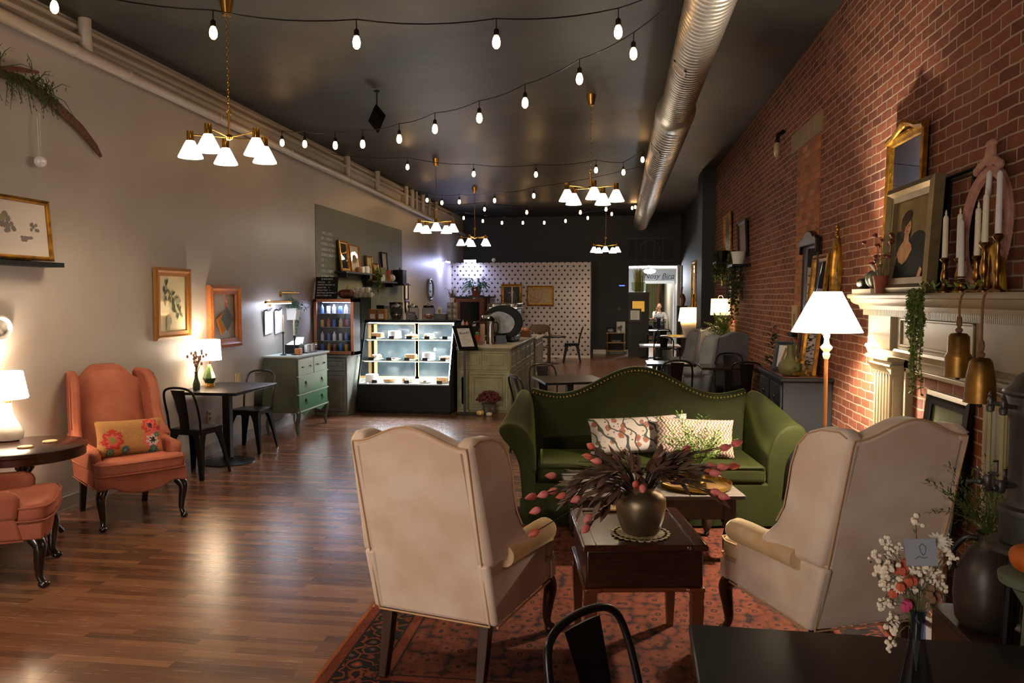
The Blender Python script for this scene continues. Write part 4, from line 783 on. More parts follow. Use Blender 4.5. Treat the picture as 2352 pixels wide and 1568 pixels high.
def feather(mb, p, d, L, droop, n=9, lw=.006, ll=.035):
    d = V(d).normalized(); pts = [V(p)+d*(L*i/n)+V((0, 0, -droop*(i/n)**2)) for i in range(n+1)]; mb.tube(pts, [.002*(1-.7*i/n) for i in range(n+1)], 4)
    sd = d.cross(V((0, 0, 1))).normalized() if abs(d.z) < .98 else V((1, 0, 0))
    for i in range(2, n+1):
        bl = L*.34*(1-.75*(i/n))+.015; tdir = (pts[i]-pts[i-1]).normalized()
        for s in (-1, 1):
            bd = (sd*s+tdir*.7).normalized(); c = pts[i]
            for q in range(5): cc = c+bd*bl*(q/5); mb.leaf(cc, bd+V((rnd.uniform(-.6, .6), rnd.uniform(-.6, .6), rnd.uniform(-.3, .7))), ll*.62, lw)
fo = MB()
for k in range(34):
    a = k*2.4+rnd.uniform(-.3, .3); el = rnd.uniform(.45, 1.4); feather(fo, (0, 0, .1), (cos(a)*cos(el), sin(a)*cos(el), sin(el)), rnd.uniform(.28, .46), rnd.uniform(.04, .12), 10, .008)
fo.build('fronds', M('asparagus_fern', (72, 96, 28), .6, var=(94, 118, 40), scale=8), t, smooth=0)

# ------------------------------------------------------------------ end table, doily, vase, tulip branches
EZ = .63
t = thing('end_table', 'glossy mahogany end table with vase of tulips, nearest the viewer', 'table', (.083, 3.82, .012), R(8.7)); z = EZ-.012
top = [(-.28, -.325), (-.20, -.325), (-.19, -.315), (.19, -.315), (.20, -.325), (.28, -.325), (.285, -.32), (.285, .32), (.28, .325), (-.28, .325), (-.285, .32), (-.285, -.32)]
GM = M('gloss_mahogany', (66, 32, 20), .16, var=(46, 22, 14), scale=4, stretch=(10, 2, 10), coat=.6)
MB().prism(top, z-.028, z-.006, 'z').build('tabletop', GM, t, bevel=.006)
MB().box(-.275, -.222, -.315, .315, z-.008, z).box(.222, .275, -.315, .315, z-.008, z).box(-.222, .222, -.315, -.265, z-.008, z).box(-.222, .222, .265, .315, z-.008, z).build('tray_rim', GM, t, bevel=.003)
MB().box(-.265, .265, -.30, .30, .415, z-.028).build('apron', DWOOD, t, bevel=.008)
MB().prism([(-.275, -.31), (-.2, -.31), (-.19, -.302), (.19, -.302), (.2, -.31), (.275, -.31), (.275, .31), (-.275, .31)], .395, .415, 'z').build('moulding', M('red_mahogany', (96, 48, 28), .2, coat=.4), t, bevel=.006)
for sx in (-1, 1):
    for sy in (-1, 1):
        MB().loft([[V((sx*.243+a*w_, sy*.275+b_*w_, zz)) for a, b_ in ((-1, -1), (1, -1), (1, 1), (-1, 1))] for w_, zz in ((.028, .396), (.028, .365), (.026, .363), (.026, .335), (.028, .333), (.028, .32), (.016, 0))]).build('leg', M('walnut_leg_gloss', (84, 46, 26), .25), t, smooth=0)
VP_ = V((.112, 3.69, EZ))
dl = MB()
for k in range(24): a0 = 2*PI*k/24; dl.lathe([(.015, 0), (.015, .003)], 10, (.125*cos(a0), .125*sin(a0), 0))
dl.lathe([(.125, 0), (.125, .003)], 36); tag(dl.build('doily', M('crochet_lace', (206, 190, 150), .9, var=(120, 100, 70), scale=70), None, loc=VP_), 'cream crochet doily under the dark vase on the end table', 'doily')
p = at(1405, 1168, Z=EZ); tag(MB().lathe([(.045, 0), (.048, .004), (.045, .009)], 24).build('coaster', M('bark_wood', (150, 104, 60), .6), None, loc=(p.x, p.y, EZ)), 'pale wood coaster on the mahogany end table behind the vase', 'coaster', 'wood coasters')
t = thing('vase', 'dark bronze round vase on a doily, full of tulip branches', 'vase', VP_+V((0, 0, .004)))
MB().lathe([(.0, 0), (.075, 0), (.088, .012), (.108, .07), (.119, .13), (.117, .165), (.095, .19), (.066, .2), (.062, .214), (.068, .222), (.060, .22), (.055, .2), (.08, .17)], 36, caps=False).build('vase_body', M('dark_bronze', (128, 112, 88), .42, .75, var=(92, 80, 64), scale=4), t, smooth=80)
t = thing('tulip_branches', 'spray of pink tulip buds and brown leaves standing in the dark bronze vase', 'flowers', VP_+V((0, 0, .18)))
mouth = VP_+V((0, 0, .18)); sm, lf = MB(), MB()
buds = [(1268,1092,.05),(1222,1140,-.1),(1250,1135,-.15),(1272,1127,.0),(1293,1138,-.1),(1325,1146,-.2),(1232,1172,-.2),(1352,1188,-.28),(1346,1213,-.3),(1228,1222,-.35),(1353,1048,.1),(1373,1059,.0),(1420,1050,.1),(1455,1052,.15),(1358,1025,.25),(1461,1112,-.15),(1476,1121,-.18),(1576,1030,.2),(1690,1018,.1),(1664,1028,.05),(1630,1070,0),(1658,1072,-.05),(1683,1070,.05),(1640,1086,-.1),(1626,1084,-.05),(1643,1130,-.2),(1660,1139,-.22)]
BM = [M('pink_bud', (208, 98, 96), .6, var=(226, 140, 132), scale=30), M('coral_bud', (206, 84, 62), .6, var=(222, 130, 110), scale=30)]
def branch(tip, nl, L=.075):
    mid = mouth.lerp(tip, .45)+V((0, 0, .05+.03*rnd.random())); c = curve([mouth+V((rnd.uniform(-.03, .03), rnd.uniform(-.03, .03), -.05)), mouth.lerp(mid, .5)+V((0, 0, .025)), mid, tip], 12); sm.tube([q-mouth for q in c], [.0032]*6+[.0022]*(len(c)-6), 5)
    for k in range(nl):
        i = rnd.randrange(5, len(c)-1); d = (c[i]-c[i-1]).normalized(); lf.leaf(c[i]-mouth, d+V((rnd.uniform(-.45, .45), rnd.uniform(-.45, .45), rnd.uniform(-.4, .4))), L*rnd.uniform(.7, 1.5), .032, V((rnd.uniform(-.5, .5), rnd.uniform(-.5, .5), 1)))
    return (c[-1]-c[-2]).normalized()
for x, y, dy in buds:
    tip = at(x, y, Y=VP_.y+dy); d = branch(tip, 6); b = MB().lathe([(.003, -.022), (.011, -.018), (.0175, -.004), (.0165, .010), (.009, .025), (.001, .036)], 9)
    q = d.to_track_quat('Z', 'Y').to_matrix(); b.v = [q@p for p in b.v]; b.mv(tip-mouth); b.build('bud', BM[rnd.random() < .3], t)
for x, y, dy in ((1300, 1085, 0), (1330, 1060, .1), (1290, 1110, -.1), (1340, 1100, -.1), (1390, 1090, -.1), (1540, 1050, .15), (1600, 1035, .1), (1560, 1060, 0), (1590, 1075, -.1), (1620, 1050, .1), (1560, 1095, -.15), (1610, 1105, -.15), (1370, 1130, -.2), (1365, 1160, -.28), (1340, 1075, 0), (1530, 1085, -.1), (1310, 1120, -.1), (1580, 1110, -.2)):
    branch(at(x, y, Y=VP_.y+dy), 9, .095)
sm.build('stems', M('dark_stem', (44, 34, 26), .7), t); lf.build('leaves', M('brown_leaf', (112, 80, 66), .5, var=(78, 58, 50), scale=10), t, smooth=0)

# ------------------------------------------------------------------ foreground table, chair, flowers
ptable(.205, 1.55, 1.45, 2.33, .765, 'black table filling the lower right corner, nearest the viewer', rz=R(-1.5))
bistro(.125, 1.93, R(-125), 'black metal bistro chair nearest the viewer, only its back hoop showing')
fv = V((.635, 1.73, .765))
t = thing('bottle_vase', 'clear blue-tinted bottle vase on the black foreground table', 'vase', fv); MB().lathe([(.035, 0), (.042, .01), (.042, .10), (.036, .15), (.017, .24), (.015, .30), (.019, .315), (.013, .31), (.012, .25)], 20, caps=False).build('bottle', glass('blue_glass', (190, 206, 226), .02), t)
t = thing('dried_bouquet', 'dried bouquet of white and pink flowers in the clear bottle vase', 'flowers', fv+V((0, 0, .30)))
st, lv = MB(), MB(); fl = [MB() for _ in range(4)]
def daisy(mb, p, r, d=V((0, -.6, .7))):
    d = V(d).normalized(); u = d.orthogonal().normalized(); w_ = d.cross(u)
    for k in range(12): a = 2*PI*k/12; mb.leaf(p, (u*cos(a)+w_*sin(a)+d*.25), r, r*.35, d)
pts_ = [(2104,1198,.02,0),(2035,1240,0,0),(2042,1262,0,0),(2008,1275,0,0),(2044,1285,.01,0),(2060,1262,.01,0),(2026,1298,0,0),(2018,1315,0,0),(2036,1315,-.01,0),(2050,1300,-.01,0),(2060,1310,0,2),(2030,1340,0,0),(2045,1345,0,0),(2065,1330,-.01,0),(2085,1335,-.01,2),(2078,1340,-.02,2),(2100,1320,.02,0),(2110,1330,0,0),(2120,1300,0,0),(2135,1290,0,0),(2145,1310,.01,0),(2155,1310,.02,0),(2140,1330,.01,0),(2125,1345,.02,0),(2157,1338,.02,0),(2165,1345,.03,0),(2062,1355,-.02,2),(2040,1380,-.01,0),(2030,1390,0,0),(2087,1388,-.02,1),(2050,1420,-.01,0),(2054,1440,-.01,0),(2046,1475,-.01,0),(2175,1265,.01,0),(2183,1278,.01,0),(2150,1370,.02,3),(2138,1360,.01,3),(2100,1350,0,0),(2092,1310,0,0),(2075,1300,.01,2),(2112,1312,-.01,0)]
for x, y, dy, c in pts_:
    p = at(x, y, Y=fv.y+dy)-fv-V((0, 0, .30)); st.tube(curve([(0, 0, -.12), (p.x*.3, p.y*.3, p.z*.4), p], 8), .0011, 4)
    for q in range(9 if c == 0 else 3): fl[c].sph(p+V((rnd.gauss(0, .0055), rnd.gauss(0, .0055), rnd.gauss(0, .006))), rnd.uniform(.0035, .0065) if c == 0 else .011, 6, 4)
    if c == 0:
        for q in range(4): lv.leaf(p*.8+V((rnd.gauss(0, .012), rnd.gauss(0, .012), rnd.gauss(0, .012))), V((rnd.gauss(0, 1), rnd.gauss(0, 1), rnd.gauss(0, 1))), .018, .005)
for x, y, dy, r in ((2155, 1242, 0, .022), (2172, 1243, .01, .016), (2064, 1352, -.03, .014)):
    dz = MB(); daisy(dz, at(x, y, Y=fv.y+dy)-fv-V((0, 0, .3)), r); dz.build('daisy', M('white_petal', (226, 220, 206), .7), t, smooth=0)
st.build('stems', M('dry_green_stem', (96, 92, 62), .8), t); lv.build('leaves', M('grey_sage_leaf', (92, 92, 80), .8), t, smooth=0)
for mb, nm, c in zip(fl, ('white_blossoms', 'magenta_blossom', 'orange_blossoms', 'brown_blossoms'), ((214, 202, 182), (176, 60, 100), (176, 84, 58), (120, 90, 66))): mb.build(nm, M(nm, c, .8), t)
cp = at(2115, 1268, Y=fv.y-.015); t = thing('portrait_card', 'small grey card with an ink portrait tucked in the dried bouquet', 'card', cp, rot=(R(-6), R(-6), R(-10)))
cm = MB().box(-.030, .030, -.0006, .0006, -.028, .028); cm.m(1); stroke(cm, [(-.002, .012), (.004, .018), (.01, .012), (.009, -.0), (.004, -.006), (.0, .0), (-.002, .012)], .0008, -.001); stroke(cm, [(-.012, -.014), (-.004, -.008), (.004, -.012), (.012, -.01)], .0008, -.001); cm.build('card', [M('grey_card', (126, 130, 142), .7), M('card_ink', (70, 72, 80), .8)], t, smooth=0)
# ------------------------------------------------------------------ mantelpiece
MP = M('putty_mantel_paint', (150, 136, 108), .42, var=(138, 124, 98), scale=4)
t = thing('fireplace_mantel', 'tall putty painted fireplace mantel with brick infill on the right wall', 'fireplace', (0, .30, 0)); t.scale = (1, 1, 1.02)
def yprof(pr, y0, y1, mb=None, ret=True):    # moulding running along Y; pr = [(x,z)...] from wall out
    return (mb or MB()).prism(pr, y0, y1, 'y')
W = XR
yprof([(W, 1.725), (1.49, 1.725), (1.485, 1.715), (1.49, 1.70), (1.505, 1.695), (1.515, 1.675), (1.53, 1.665), (1.56, 1.655), (1.57, 1.63), (W, 1.63)], 2.55, 5.1).build('shelf', MP, t)
dn = MB(); yy = 2.62
while yy < 5.02: dn.box(1.568, 1.60, yy, yy+.011, 1.595, 1.63); yy += .018
dn.build('dentil_band', MP, t, smooth=0)
MB().box(1.60, W, 2.65, 5.02, 1.36, 1.63).build('frieze', MP, t)
fp = MB()
for (y0, y1) in ((3.48, 4.42),): fp.box(1.588, 1.60, y0, y1, 1.575, 1.59).box(1.588, 1.60, y0, y1, 1.43, 1.445).box(1.588, 1.60, y0, y0+.015, 1.43, 1.59).box(1.588, 1.60, y1-.015, y1, 1.43, 1.59)
fp.build('frieze_panel', MP, t, bevel=.004)
yprof([(W, 1.415), (1.585, 1.415), (1.58, 1.40), (1.59, 1.39), (1.595, 1.375), (1.605, 1.36), (W, 1.36)], 2.65, 5.02).build('architrave', MP, t)
for y0, y1 in ((4.52, 4.9), (2.98, 3.36)):
    c = (y0+y1)/2
    p = MB().box(1.605, W, y0+.03, y1-.03, .34, 1.30)
    for k in range(6): ys = y0+.06+k*(y1-y0-.12)/5; p.tube([(1.605, ys, .42), (1.605, ys, 1.26)], .016, 8)
    p.build('pilaster', MP, t)
    MB().box(1.575, W, y0+.0, y1-.0, 1.30, 1.318).box(1.57, W, y0-.01, y1+.01, 1.40, 1.62).box(1.555, W, y0-.02, y1+.02, 1.335, 1.36).box(1.59, W, y0+.02, y1-.02, 1.25, 1.335).build('capital', MP, t, bevel=.006)
    lv = MB()
    for k in range(7): lv.leaf((1.59, y0+.05+k*(y1-y0-.1)/6, 1.245), (-.15, 0, 1), .085, .06, (-1, 0, 0), -.5)
    lv.build('capital_leaves', MP, t)
    MB().box(1.56, W, y0-.01, y1+.01, .0, .34).box(1.575, W, y0, y1, .34, .38).build('plinth', MP, t, bevel=.008)
MB().box(1.65, W, 3.36, 3.44, 0, 1.36).box(1.65, W, 4.44, 4.52, 0, 1.36).box(1.65, W, 3.36, 4.52, 1.30, 1.36).box(1.63, W, 3.43, 3.46, 0, 1.31).box(1.63, W, 4.42, 4.45, 0, 1.31).box(1.63, W, 3.43, 4.45, 1.285, 1.31).build('inner_surround', MP, t, bevel=.005)
MB().box(1.672, W, 3.44, 4.44, 0, 1.30).build('brick_infill', BRICK, t)
MB().box(1.43, W, 2.9, 4.98, 0, .025).build('hearth', M('slate_hearth', (52, 46, 44), .6, var=(70, 60, 56), scale=6), t)

SH = 1.7595
# gilt mirror leaning behind, portrait, oval frame
def rframe(name, label, cat, y0, y1, z, h, x, bd, mat, art, lean=4, **k): return frame(name, label, cat, abs(y1-y0), h, (x, (y0+y1)/2, z), R(-90), bd, mat, art, lean=R(-lean), **k)
def a_mirror(p, w, h, y, b): return MIRROR
def crest(t, w_, h, bd):
    m = MB().tube(curve([(-w_/2, -.02, h-.02), (-w_*.3, -.02, h+.0), (-w_*.12, -.02, h+.035), (0, -.03, h+.045), (w_*.12, -.02, h+.035), (w_*.3, -.02, h), (w_/2, -.02, h-.02)], 24), .022, 8).sph((0, -.035, h+.04), (.04, .02, .03)); m.build('crest', GOLD, t)
rframe('gilt_mirror', 'tall gilt mirror leaning on the mantel shelf behind the portrait', 'mirror', 4.62, 5.22, SH, .95, 1.655, .05, GOLD, a_mirror, 1.5, deco=crest)
def a_portrait(p, w, h, y, b):
    z0 = b; p.m(1); blob(p, .18*w, z0+.33*h, .3*w, .26*h, y, 16); poly(p, [(-.48*w, z0+.01*h), (.44*w, z0+.01*h), (.36*w, z0+.34*h), (.1*w, z0+.44*h), (-.16*w, z0+.42*h), (-.4*w, z0+.3*h)], y-.001); poly(p, [(-.46*w, z0+.3*h), (-.1*w, z0+.3*h), (-.02*w, z0+.62*h), (-.44*w, z0+.62*h)], y-.0006)
    p.m(2); poly(p, [(-.40*w, z0+.32*h), (-.33*w, z0+.22*h), (-.22*w, z0+.18*h), (-.10*w, z0+.23*h), (.03*w, z0+.36*h), (.0*w, z0+.43*h), (-.07*w, z0+.47*h), (-.085*w, z0+.58*h), (-.20*w, z0+.60*h), (-.225*w, z0+.48*h), (-.33*w, z0+.42*h)], y-.002); blob(p, -.13*w, z0+.66*h, .105*w, .115*h, y-.003, 16, -.1)
    p.m(3); blob(p, -.17*w, z0+.77*h, .15*w, .09*h, y-.0034, 14, .3); blob(p, -.25*w, z0+.68*h, .06*w, .10*h, y-.0036, 12); p.m(4); blob(p, -.115*w, z0+.600*h, .03*w, .010*h, y-.004, 8)
    p.m(3); blob(p, -.165*w, z0+.675*h, .02*w, .008*h, y-.004, 8); blob(p, -.085*w, z0+.675*h, .02*w, .008*h, y-.004, 8); stroke(p, [(-.125*w, z0+.67*h), (-.11*w, z0+.63*h)], .0012, y-.004)
    p.m(2); poly(p, [(.22*w, z0), (.32*w, z0), (.36*w, z0+.1*h), (.30*w, z0+.13*h)], y-.004)
    return [M('portrait_ground', (128, 108, 70), .8, spec=.1, var=(104, 88, 58), scale=7), M('portrait_dress', (16, 16, 19), .8, spec=.08, var=(20, 19, 22), scale=12), M('portrait_skin', (200, 158, 120), .8, spec=.1, var=(166, 118, 84), scale=9), M('portrait_hair', (48, 28, 18), .8, spec=.08), M('portrait_red', (150, 50, 40), .7)]
SILVF = M('silver_gilt_frame', (140, 124, 92), .4, .6, var=(120, 104, 74), scale=10)
rframe('portrait', 'oil portrait of a dark-haired woman in a pale wide frame on the mantel', 'picture', 4.22, 4.92, SH, .60, 1.59, .085, SILVF, a_portrait, 3, depth=.05)
rframe('leaning_frame', 'black frame edge leaning against the brick behind the portrait on the mantel', 'picture frame', 4.02, 4.35, SH, .60, 1.665, .03, BLACK, None, 3)
t = thing('oval_mirror', 'pink oval frame with carved crest leaning on the mantel, brick seen through', 'picture frame', (1.655, 3.83, SH+.285), rot=(0, R(3), 0))
def ov(rx, rz, x, n=40): return [V((x, rx*cos(2*PI*i/n), rz*sin(2*PI*i/n))) for i in range(n)]
PKP = M('dusty_pink_paint', (176, 130, 112), .7, var=(150, 104, 90), scale=26, bump=.3, bscale=70)
rg = [ov(.235, .285, .0), ov(.235, .285, -.018), ov(.215, .265, -.032), ov(.19, .24, -.02), ov(.185, .235, 0)]; rg.append(rg[0]); MB().loft(rg, False).build('frame', PKP, t)
cr = MB().sph((-.015, 0, .335), (.018, .045, .06), 10, 8).sph((-.015, 0, .385), (.015, .055, .02), 10, 6)
for s in (-1, 1):
    for k in range(5): cr.sph((-.02, s*(.03+k*.022), .315-k*.010), (.016, .016, .022), 8, 6)
cr.build('carved_crest', PKP, t)

def taper(x, y, zb, hs, hc, lab, led=True, lean=0, rb=.034, grp='candlesticks on the mantel'):
    t = thing('candlestick', lab, 'candlestick', (x, y, zb), 0, grp)
    MB().lathe([(rb, 0), (rb*1.02, .008), (rb*.6, .014), (.010, .03), (.008, hs*.3), (.015, hs*.36), (.017, hs*.5), (.012, hs*.62), (.008, hs*.7), (.012, hs*.78), (.008, hs*.86), (.02, hs*.93), (.022, hs*.96), (.016, hs)], 16).build('stand', M('old_brass', (150, 112, 52), .3, 1, var=(104, 76, 36), scale=14), t)
    c = MB().lathe([(.0135, hs-.01), (.012 if led else .0115, hs+hc-.01), (.008 if led else .004, hs+hc), (.001, hs+hc+.002)], 12)
    if led: c.lathe([(.003, hs+hc), (.0055, hs+hc+.008), (.004, hs+hc+.02), (.0006, hs+hc+.03)], 8)
    if lean: c.map(lambda p: V((p.x, p.y+lean*(p.z-hs), p.z)))
    c.build('candle', M('ivory_candle', (210, 200, 174), .5) if led else M('white_candle', (206, 200, 196), .5), t)
taper(1.56, 4.045, SH, .17, .20, 'brass candlestick with ivory candle directly right of the portrait')
taper(1.59, 3.96, SH, .165, .205, 'slim brass candlestick with ivory candle, second right of the portrait')
taper(1.60, 3.73, SH, .23, .30, 'tall brass candlestick with leaning white taper before the left side of the oval frame', False, -.10)
taper(1.55, 3.83, SH, .075, .26, 'short brass candlestick with white taper at the front of the mantel', False, .06)
taper(1.585, 3.76, SH, .165, .21, 'brass candlestick with ivory candle beside the short one')
taper(1.56, 3.63, SH, .215, .205, 'brass candlestick with ivory candle in front of the oval frame')
taper(1.57, 3.535, SH, .245, .26, 'tallest brass candlestick with white taper at the right of the oval frame', False)
t = thing('brass_bow', 'looped brass ribbon ornament inside the oval frame on the mantel', 'ornament', (1.62, 3.66, SH)); YB_ = M('yellow_brass', (176, 140, 40), .35, .8)
MB().tube(curve([(0, -.05, .0), (0, -.028, .10), (0, -.008, .17), (0, .03, .20), (0, .05, .165), (0, .058, .10), (0, .064, .03), (0, .07, .0)], 28), .012, 8, flat=2.2).build('loop', YB_, t)
def pumpkin(name, label, loc, r, h, mat, stemm, n=9, cat='pumpkin', group=None, st=.03, rz=0):
    t = thing(name, label, cat, loc, rz, group); rg = []
    for i in range(15):
        a = PI*i/14; rr = max(.001, r*sin(a)**.8); z = h/2-h/2*cos(a)+(-.10*h*(1-sin(a)) if i > 7 else .0)
        rg.append([V((rr*(1-.10*abs(cos(n*b/2))**3)*cos(b), rr*(1-.10*abs(cos(n*b/2))**3)*sin(b), max(0, z))) for b in [2*PI*j/54 for j in range(54)]])
    MB().loft(rg).build('body', mat, t, smooth=80); MB().tube(curve([(0, 0, h*.85), (.004, 0, h*.9+st*.5), (.02, .01, h*.9+st)], 8), [st*.32]*3+[st*.2]*8, 7).build('stem', stemm, t); return t
STM = M('pumpkin_stem', (110, 96, 60), .8)
tag(MB().box(1.5, 1.68, 4.96, 5.34, 0, .03).build('book', M('cream_book', (190, 176, 150), .7), None, loc=(0, 0, SH)), 'thin cream book under the gourds at the far end of the mantel', 'book')
pumpkin('gourd', 'small black gourd with curled stem on the book on the mantel', (1.55, 5.25, SH+.03), .05, .075, M('black_gourd', (28, 30, 26), .4), STM, 7, 'gourd', 'gourds on the mantel')
pumpkin('gourd', 'larger grey-green gourd on the book on the mantel, beside the black one', (1.57, 5.05, SH+.03), .075, .125, M('grey_green_gourd', (84, 92, 74), .45, var=(60, 68, 54), scale=10), STM, 9, 'gourd', 'gourds on the mantel')
t = thing('berry_pot', 'terracotta pot of red berry sprigs next to the portrait on the mantel', 'plant', (1.525, 4.86, SH)); MB().lathe([(.03, 0), (.042, .09), (.045, .09), (.045, .105), (.036, .105), (.03, .08)], 16, caps=False).build('pot', TERRA, t)
st, be, lv = MB(), MB(), MB()
for k in range(13):
    e = V((rnd.uniform(-.10, .05), rnd.uniform(-.06, .16), rnd.uniform(.16, .34))); st.tube(curve([(0, 0, .08), e*.5+V((0, 0, .04)), e], 8), .002, 4)
    be = MB()
    for q in range(4): be.sph(e+V((rnd.gauss(0, .006), rnd.gauss(0, .006), rnd.gauss(0, .006))), .010, 6, 5)
    be.build('berry_cluster', M('dark_red_berry', (104, 34, 24), .5), t)
    lv.leaf(e*.7, V((rnd.gauss(0, 1), rnd.gauss(0, 1), .6)), .06, .022)
st.build('stems', STM, t); lv.build('leaves', M('olive_leaf', (104, 96, 34), .6), t, smooth=0)
t = thing('trailing_plant', 'string-of-pearls style vine spilling over the front of the mantel', 'plant', (1.49, 4.03, SH)); fo = MB()
for k in range(34):
    y = rnd.gauss(.05, .05); vine(fo, (-.035+rnd.uniform(-.02, .012), y, .01), rnd.uniform(.12, .5) if abs(y-.05) < .07 else rnd.uniform(.08, .25), 16, (.012, .03), .017, .02)
for k in range(60): fo.leaf((rnd.uniform(-.03, .06), rnd.uniform(-.55, .12), .01+rnd.uniform(0, .03)), V((rnd.gauss(0, 1), rnd.gauss(0, 1), .7)), .035, .014)
fo.build('leaves', M('trailing_leaf', (112, 128, 54), .5, var=(86, 106, 44), scale=20), t, smooth=0)
# hanging bells
BELL = M('aged_bell_metal', (150, 108, 50), .42, .9, var=(96, 72, 36), scale=9, bump=.15, bscale=24); ROPE = M('jute_rope', (112, 78, 52), .9)
for (x, y, zt, prof, lab) in ((1.435, 3.55, 1.59, [(.0, 0), (.030, -.004), (.042, -.018), (.043, -.085), (.052, -.10), (.052, -.108), (.050, -.175), (.053, -.188), (.049, -.19), (.046, -.12)], 'stepped two-tier brass bell hanging from the mantel on a rope'), (1.44, 3.35, 1.50, [(.0, 0), (.032, -.004), (.042, -.02), (.054, -.09), (.058, -.165), (.061, -.182), (.056, -.183), (.05, -.1)], 'plain barrel-shaped brass bell hanging lower right from the mantel')):
    t = thing('hanging_bell', lab, 'bell', (x, y, zt), 0, 'brass bells on the mantel')
    MB().lathe(prof, 24, caps=False).build('bell', BELL, t, smooth=60); MB().tube(curve([(.06, 0, SH+.004-zt), (.02, 0, SH+.006-zt), (.0, 0, SH-.04-zt), (.0, 0, .06), (0, 0, .0)], 16), .0055, 6).sph((0, 0, .045), (.013, .013, .028), 8, 6).sph((0, 0, .01), (.016, .016, .012), 8, 6).build('rope', ROPE, t)
    MB().tube([(0, 0, -.1), (0, 0, -.185)], .003, 5).sph((0, 0, -.193), .010, 8, 6).build('clapper', BLACK, t)
def a_green(p, w, h, y, b): p.m(1); blob(p, .1*w, b+.5*h, .2*w, .2*h, y); blob(p, -.05*w, b+.35*h, .15*w, .1*h, y-.001); return [M('murky_green', (58, 66, 38), .5, var=(84, 92, 48), scale=6), M('murky_dark', (40, 46, 34), .5)]
t = thing('fern_jug', 'dark stoneware jug with handle holding a green fern in front of the fireplace', 'jug', (1.435, 3.23, .45)); t.scale = (.78, .78, 1)
MB().lathe([(.0, 0), (.11, 0), (.135, .03), (.15, .12), (.14, .22), (.09, .30), (.05, .33), (.048, .36), (.055, .375), (.045, .37), (.04, .33)], 26, caps=False).build('body', M('brown_stoneware', (56, 46, 38), .4, var=(40, 34, 28), scale=5), t, smooth=80)
MB().tube(curve([(-.05, .0, .35), (-.10, .02, .345), (-.15, .04, .28), (-.14, .03, .22)], 14), .012, 8).build('handle', BLACKW, t)
fo = MB()
for k in range(30):
    a = k*2.4; el = rnd.uniform(.5, 1.4); feather(fo, (0, 0, .36), (cos(a)*cos(el)*(.6 if cos(a) > 0 else 1), sin(a)*cos(el), sin(el)), rnd.uniform(.2, .42), rnd.uniform(.06, .18), 7, .007, .04)
fo.build('fern', M('dull_fern', (78, 96, 34), .6, var=(62, 80, 32), scale=8), t, smooth=0)
t = thing('hearth_chest', 'low dark wooden chest on the hearth carrying the jug', 'chest', (1.435, 3.25, .0)); MB().box(-.11, .11, -.21, .21, 0, .425).build('body', OW, t, bevel=.008); MB().box(-.115, .115, -.22, .22, .425, .449).build('lid', OW, t, bevel=.006)
rframe('green_picture', 'black-framed green picture leaning on the brick infill behind the right cream chair', 'picture', 3.92, 4.44, .60, .65, 1.60, .07, BLACK, a_green, 6)
t = thing('hearth_stool', 'dark stool in the fireplace carrying the black-framed green picture', 'stool', (1.50, 4.18, .026)); MB().box(-.13, .13, -.24, .24, .53, .575).build('seat', OW, t, bevel=.005)
for sx in (-1, 1):
    for sy in (-1, 1): MB().box(sx*.10-.02, sx*.10+.02, sy*.2-.02, sy*.2+.02, 0, .53).build('leg', OW, t)

# ------------------------------------------------------------------ antique urn heater on a stand, pumpkins
UM = M('grey_pewter', (92, 90, 86), .45, .7, var=(70, 68, 66), scale=8)
ux, uy, uz = 1.41, 2.85, .90
t = thing('samovar', 'grey antique metal hot-water urn with brass taps at the right edge', 'urn', (ux, uy, uz)); t.scale = (.68, .68, .68)
MB().lathe([(.14, 0), (.15, .01), (.15, .14), (.145, .15)], 28).build('firebox', M('black_cast_iron', (24, 23, 22), .5), t); MB().lathe([(.155, .15), (.158, .16), (.155, .18), (.12, .19), (.118, .20), (.118, .62), (.13, .64), (.135, .67), (.128, .70), (.13, .74), (.155, .75), (.158, .76), (.15, .775), (.12, .80), (.10, .84), (.05, .87), (.02, .88)], 32).build('body', UM, t, smooth=60)
MB().lathe([(.02, .88), (.028, .895), (.016, .91), (.004, .925)], 14).build('lid_knob', UM, t)
for k, a in enumerate((105, 165, 200)):
    ca, sa = cos(R(a)), sin(R(a)); g = MB().tube([(.12*ca, .12*sa, .69), (.20*ca, .20*sa, .70)], .011, 8).lathe([(.012, -.05), (.018, -.045), (.02, -.02), (.012, -.01), (.015, .01), (.008, .025), (.012, .035), (.003, .055)], 12, (.205*ca, .205*sa, .705)); g.build('gauge_cock', UM, t)
    MB().tube([(.205*ca, .205*sa, .66), (.205*ca, .205*sa, .33)], .011, 8).build('gauge_tube', M('gauge_glass', (150, 140, 100), .2), t)
    MB().lathe([(.016, .27), (.022, .28), (.024, .32), (.014, .335)], 12, (.205*ca, .205*sa, 0)).tube([(.12*ca, .12*sa, .30), (.30*ca, .30*sa, .29)], .011, 8).sph((.24*ca, .24*sa, .295), .018, 10, 8).tube([(.25*ca, .25*sa, .30), (.25*ca, .25*sa, .36)], .007, 6).tube([(.25*ca-.03*sa, .25*sa+.03*ca, .365), (.25*ca+.03*sa, .25*sa-.03*ca, .365)], .006, 6).build('tap', UM, t)
t = thing('urn_stand', 'round grey metal stand under the antique urn', 'stand', (ux, uy, 0)); MB().lathe([(.13, uz-.03), (.145, uz-.02), (.145, uz-.006), (.135, uz)], 36).build('top', UM, t)
for k in range(3): a = R(90+120*k); MB().tube([(.11*cos(a), .11*sin(a), uz-.02), (.16*cos(a), .16*sin(a), 0)], .014, 8).build('leg', BLACK, t)
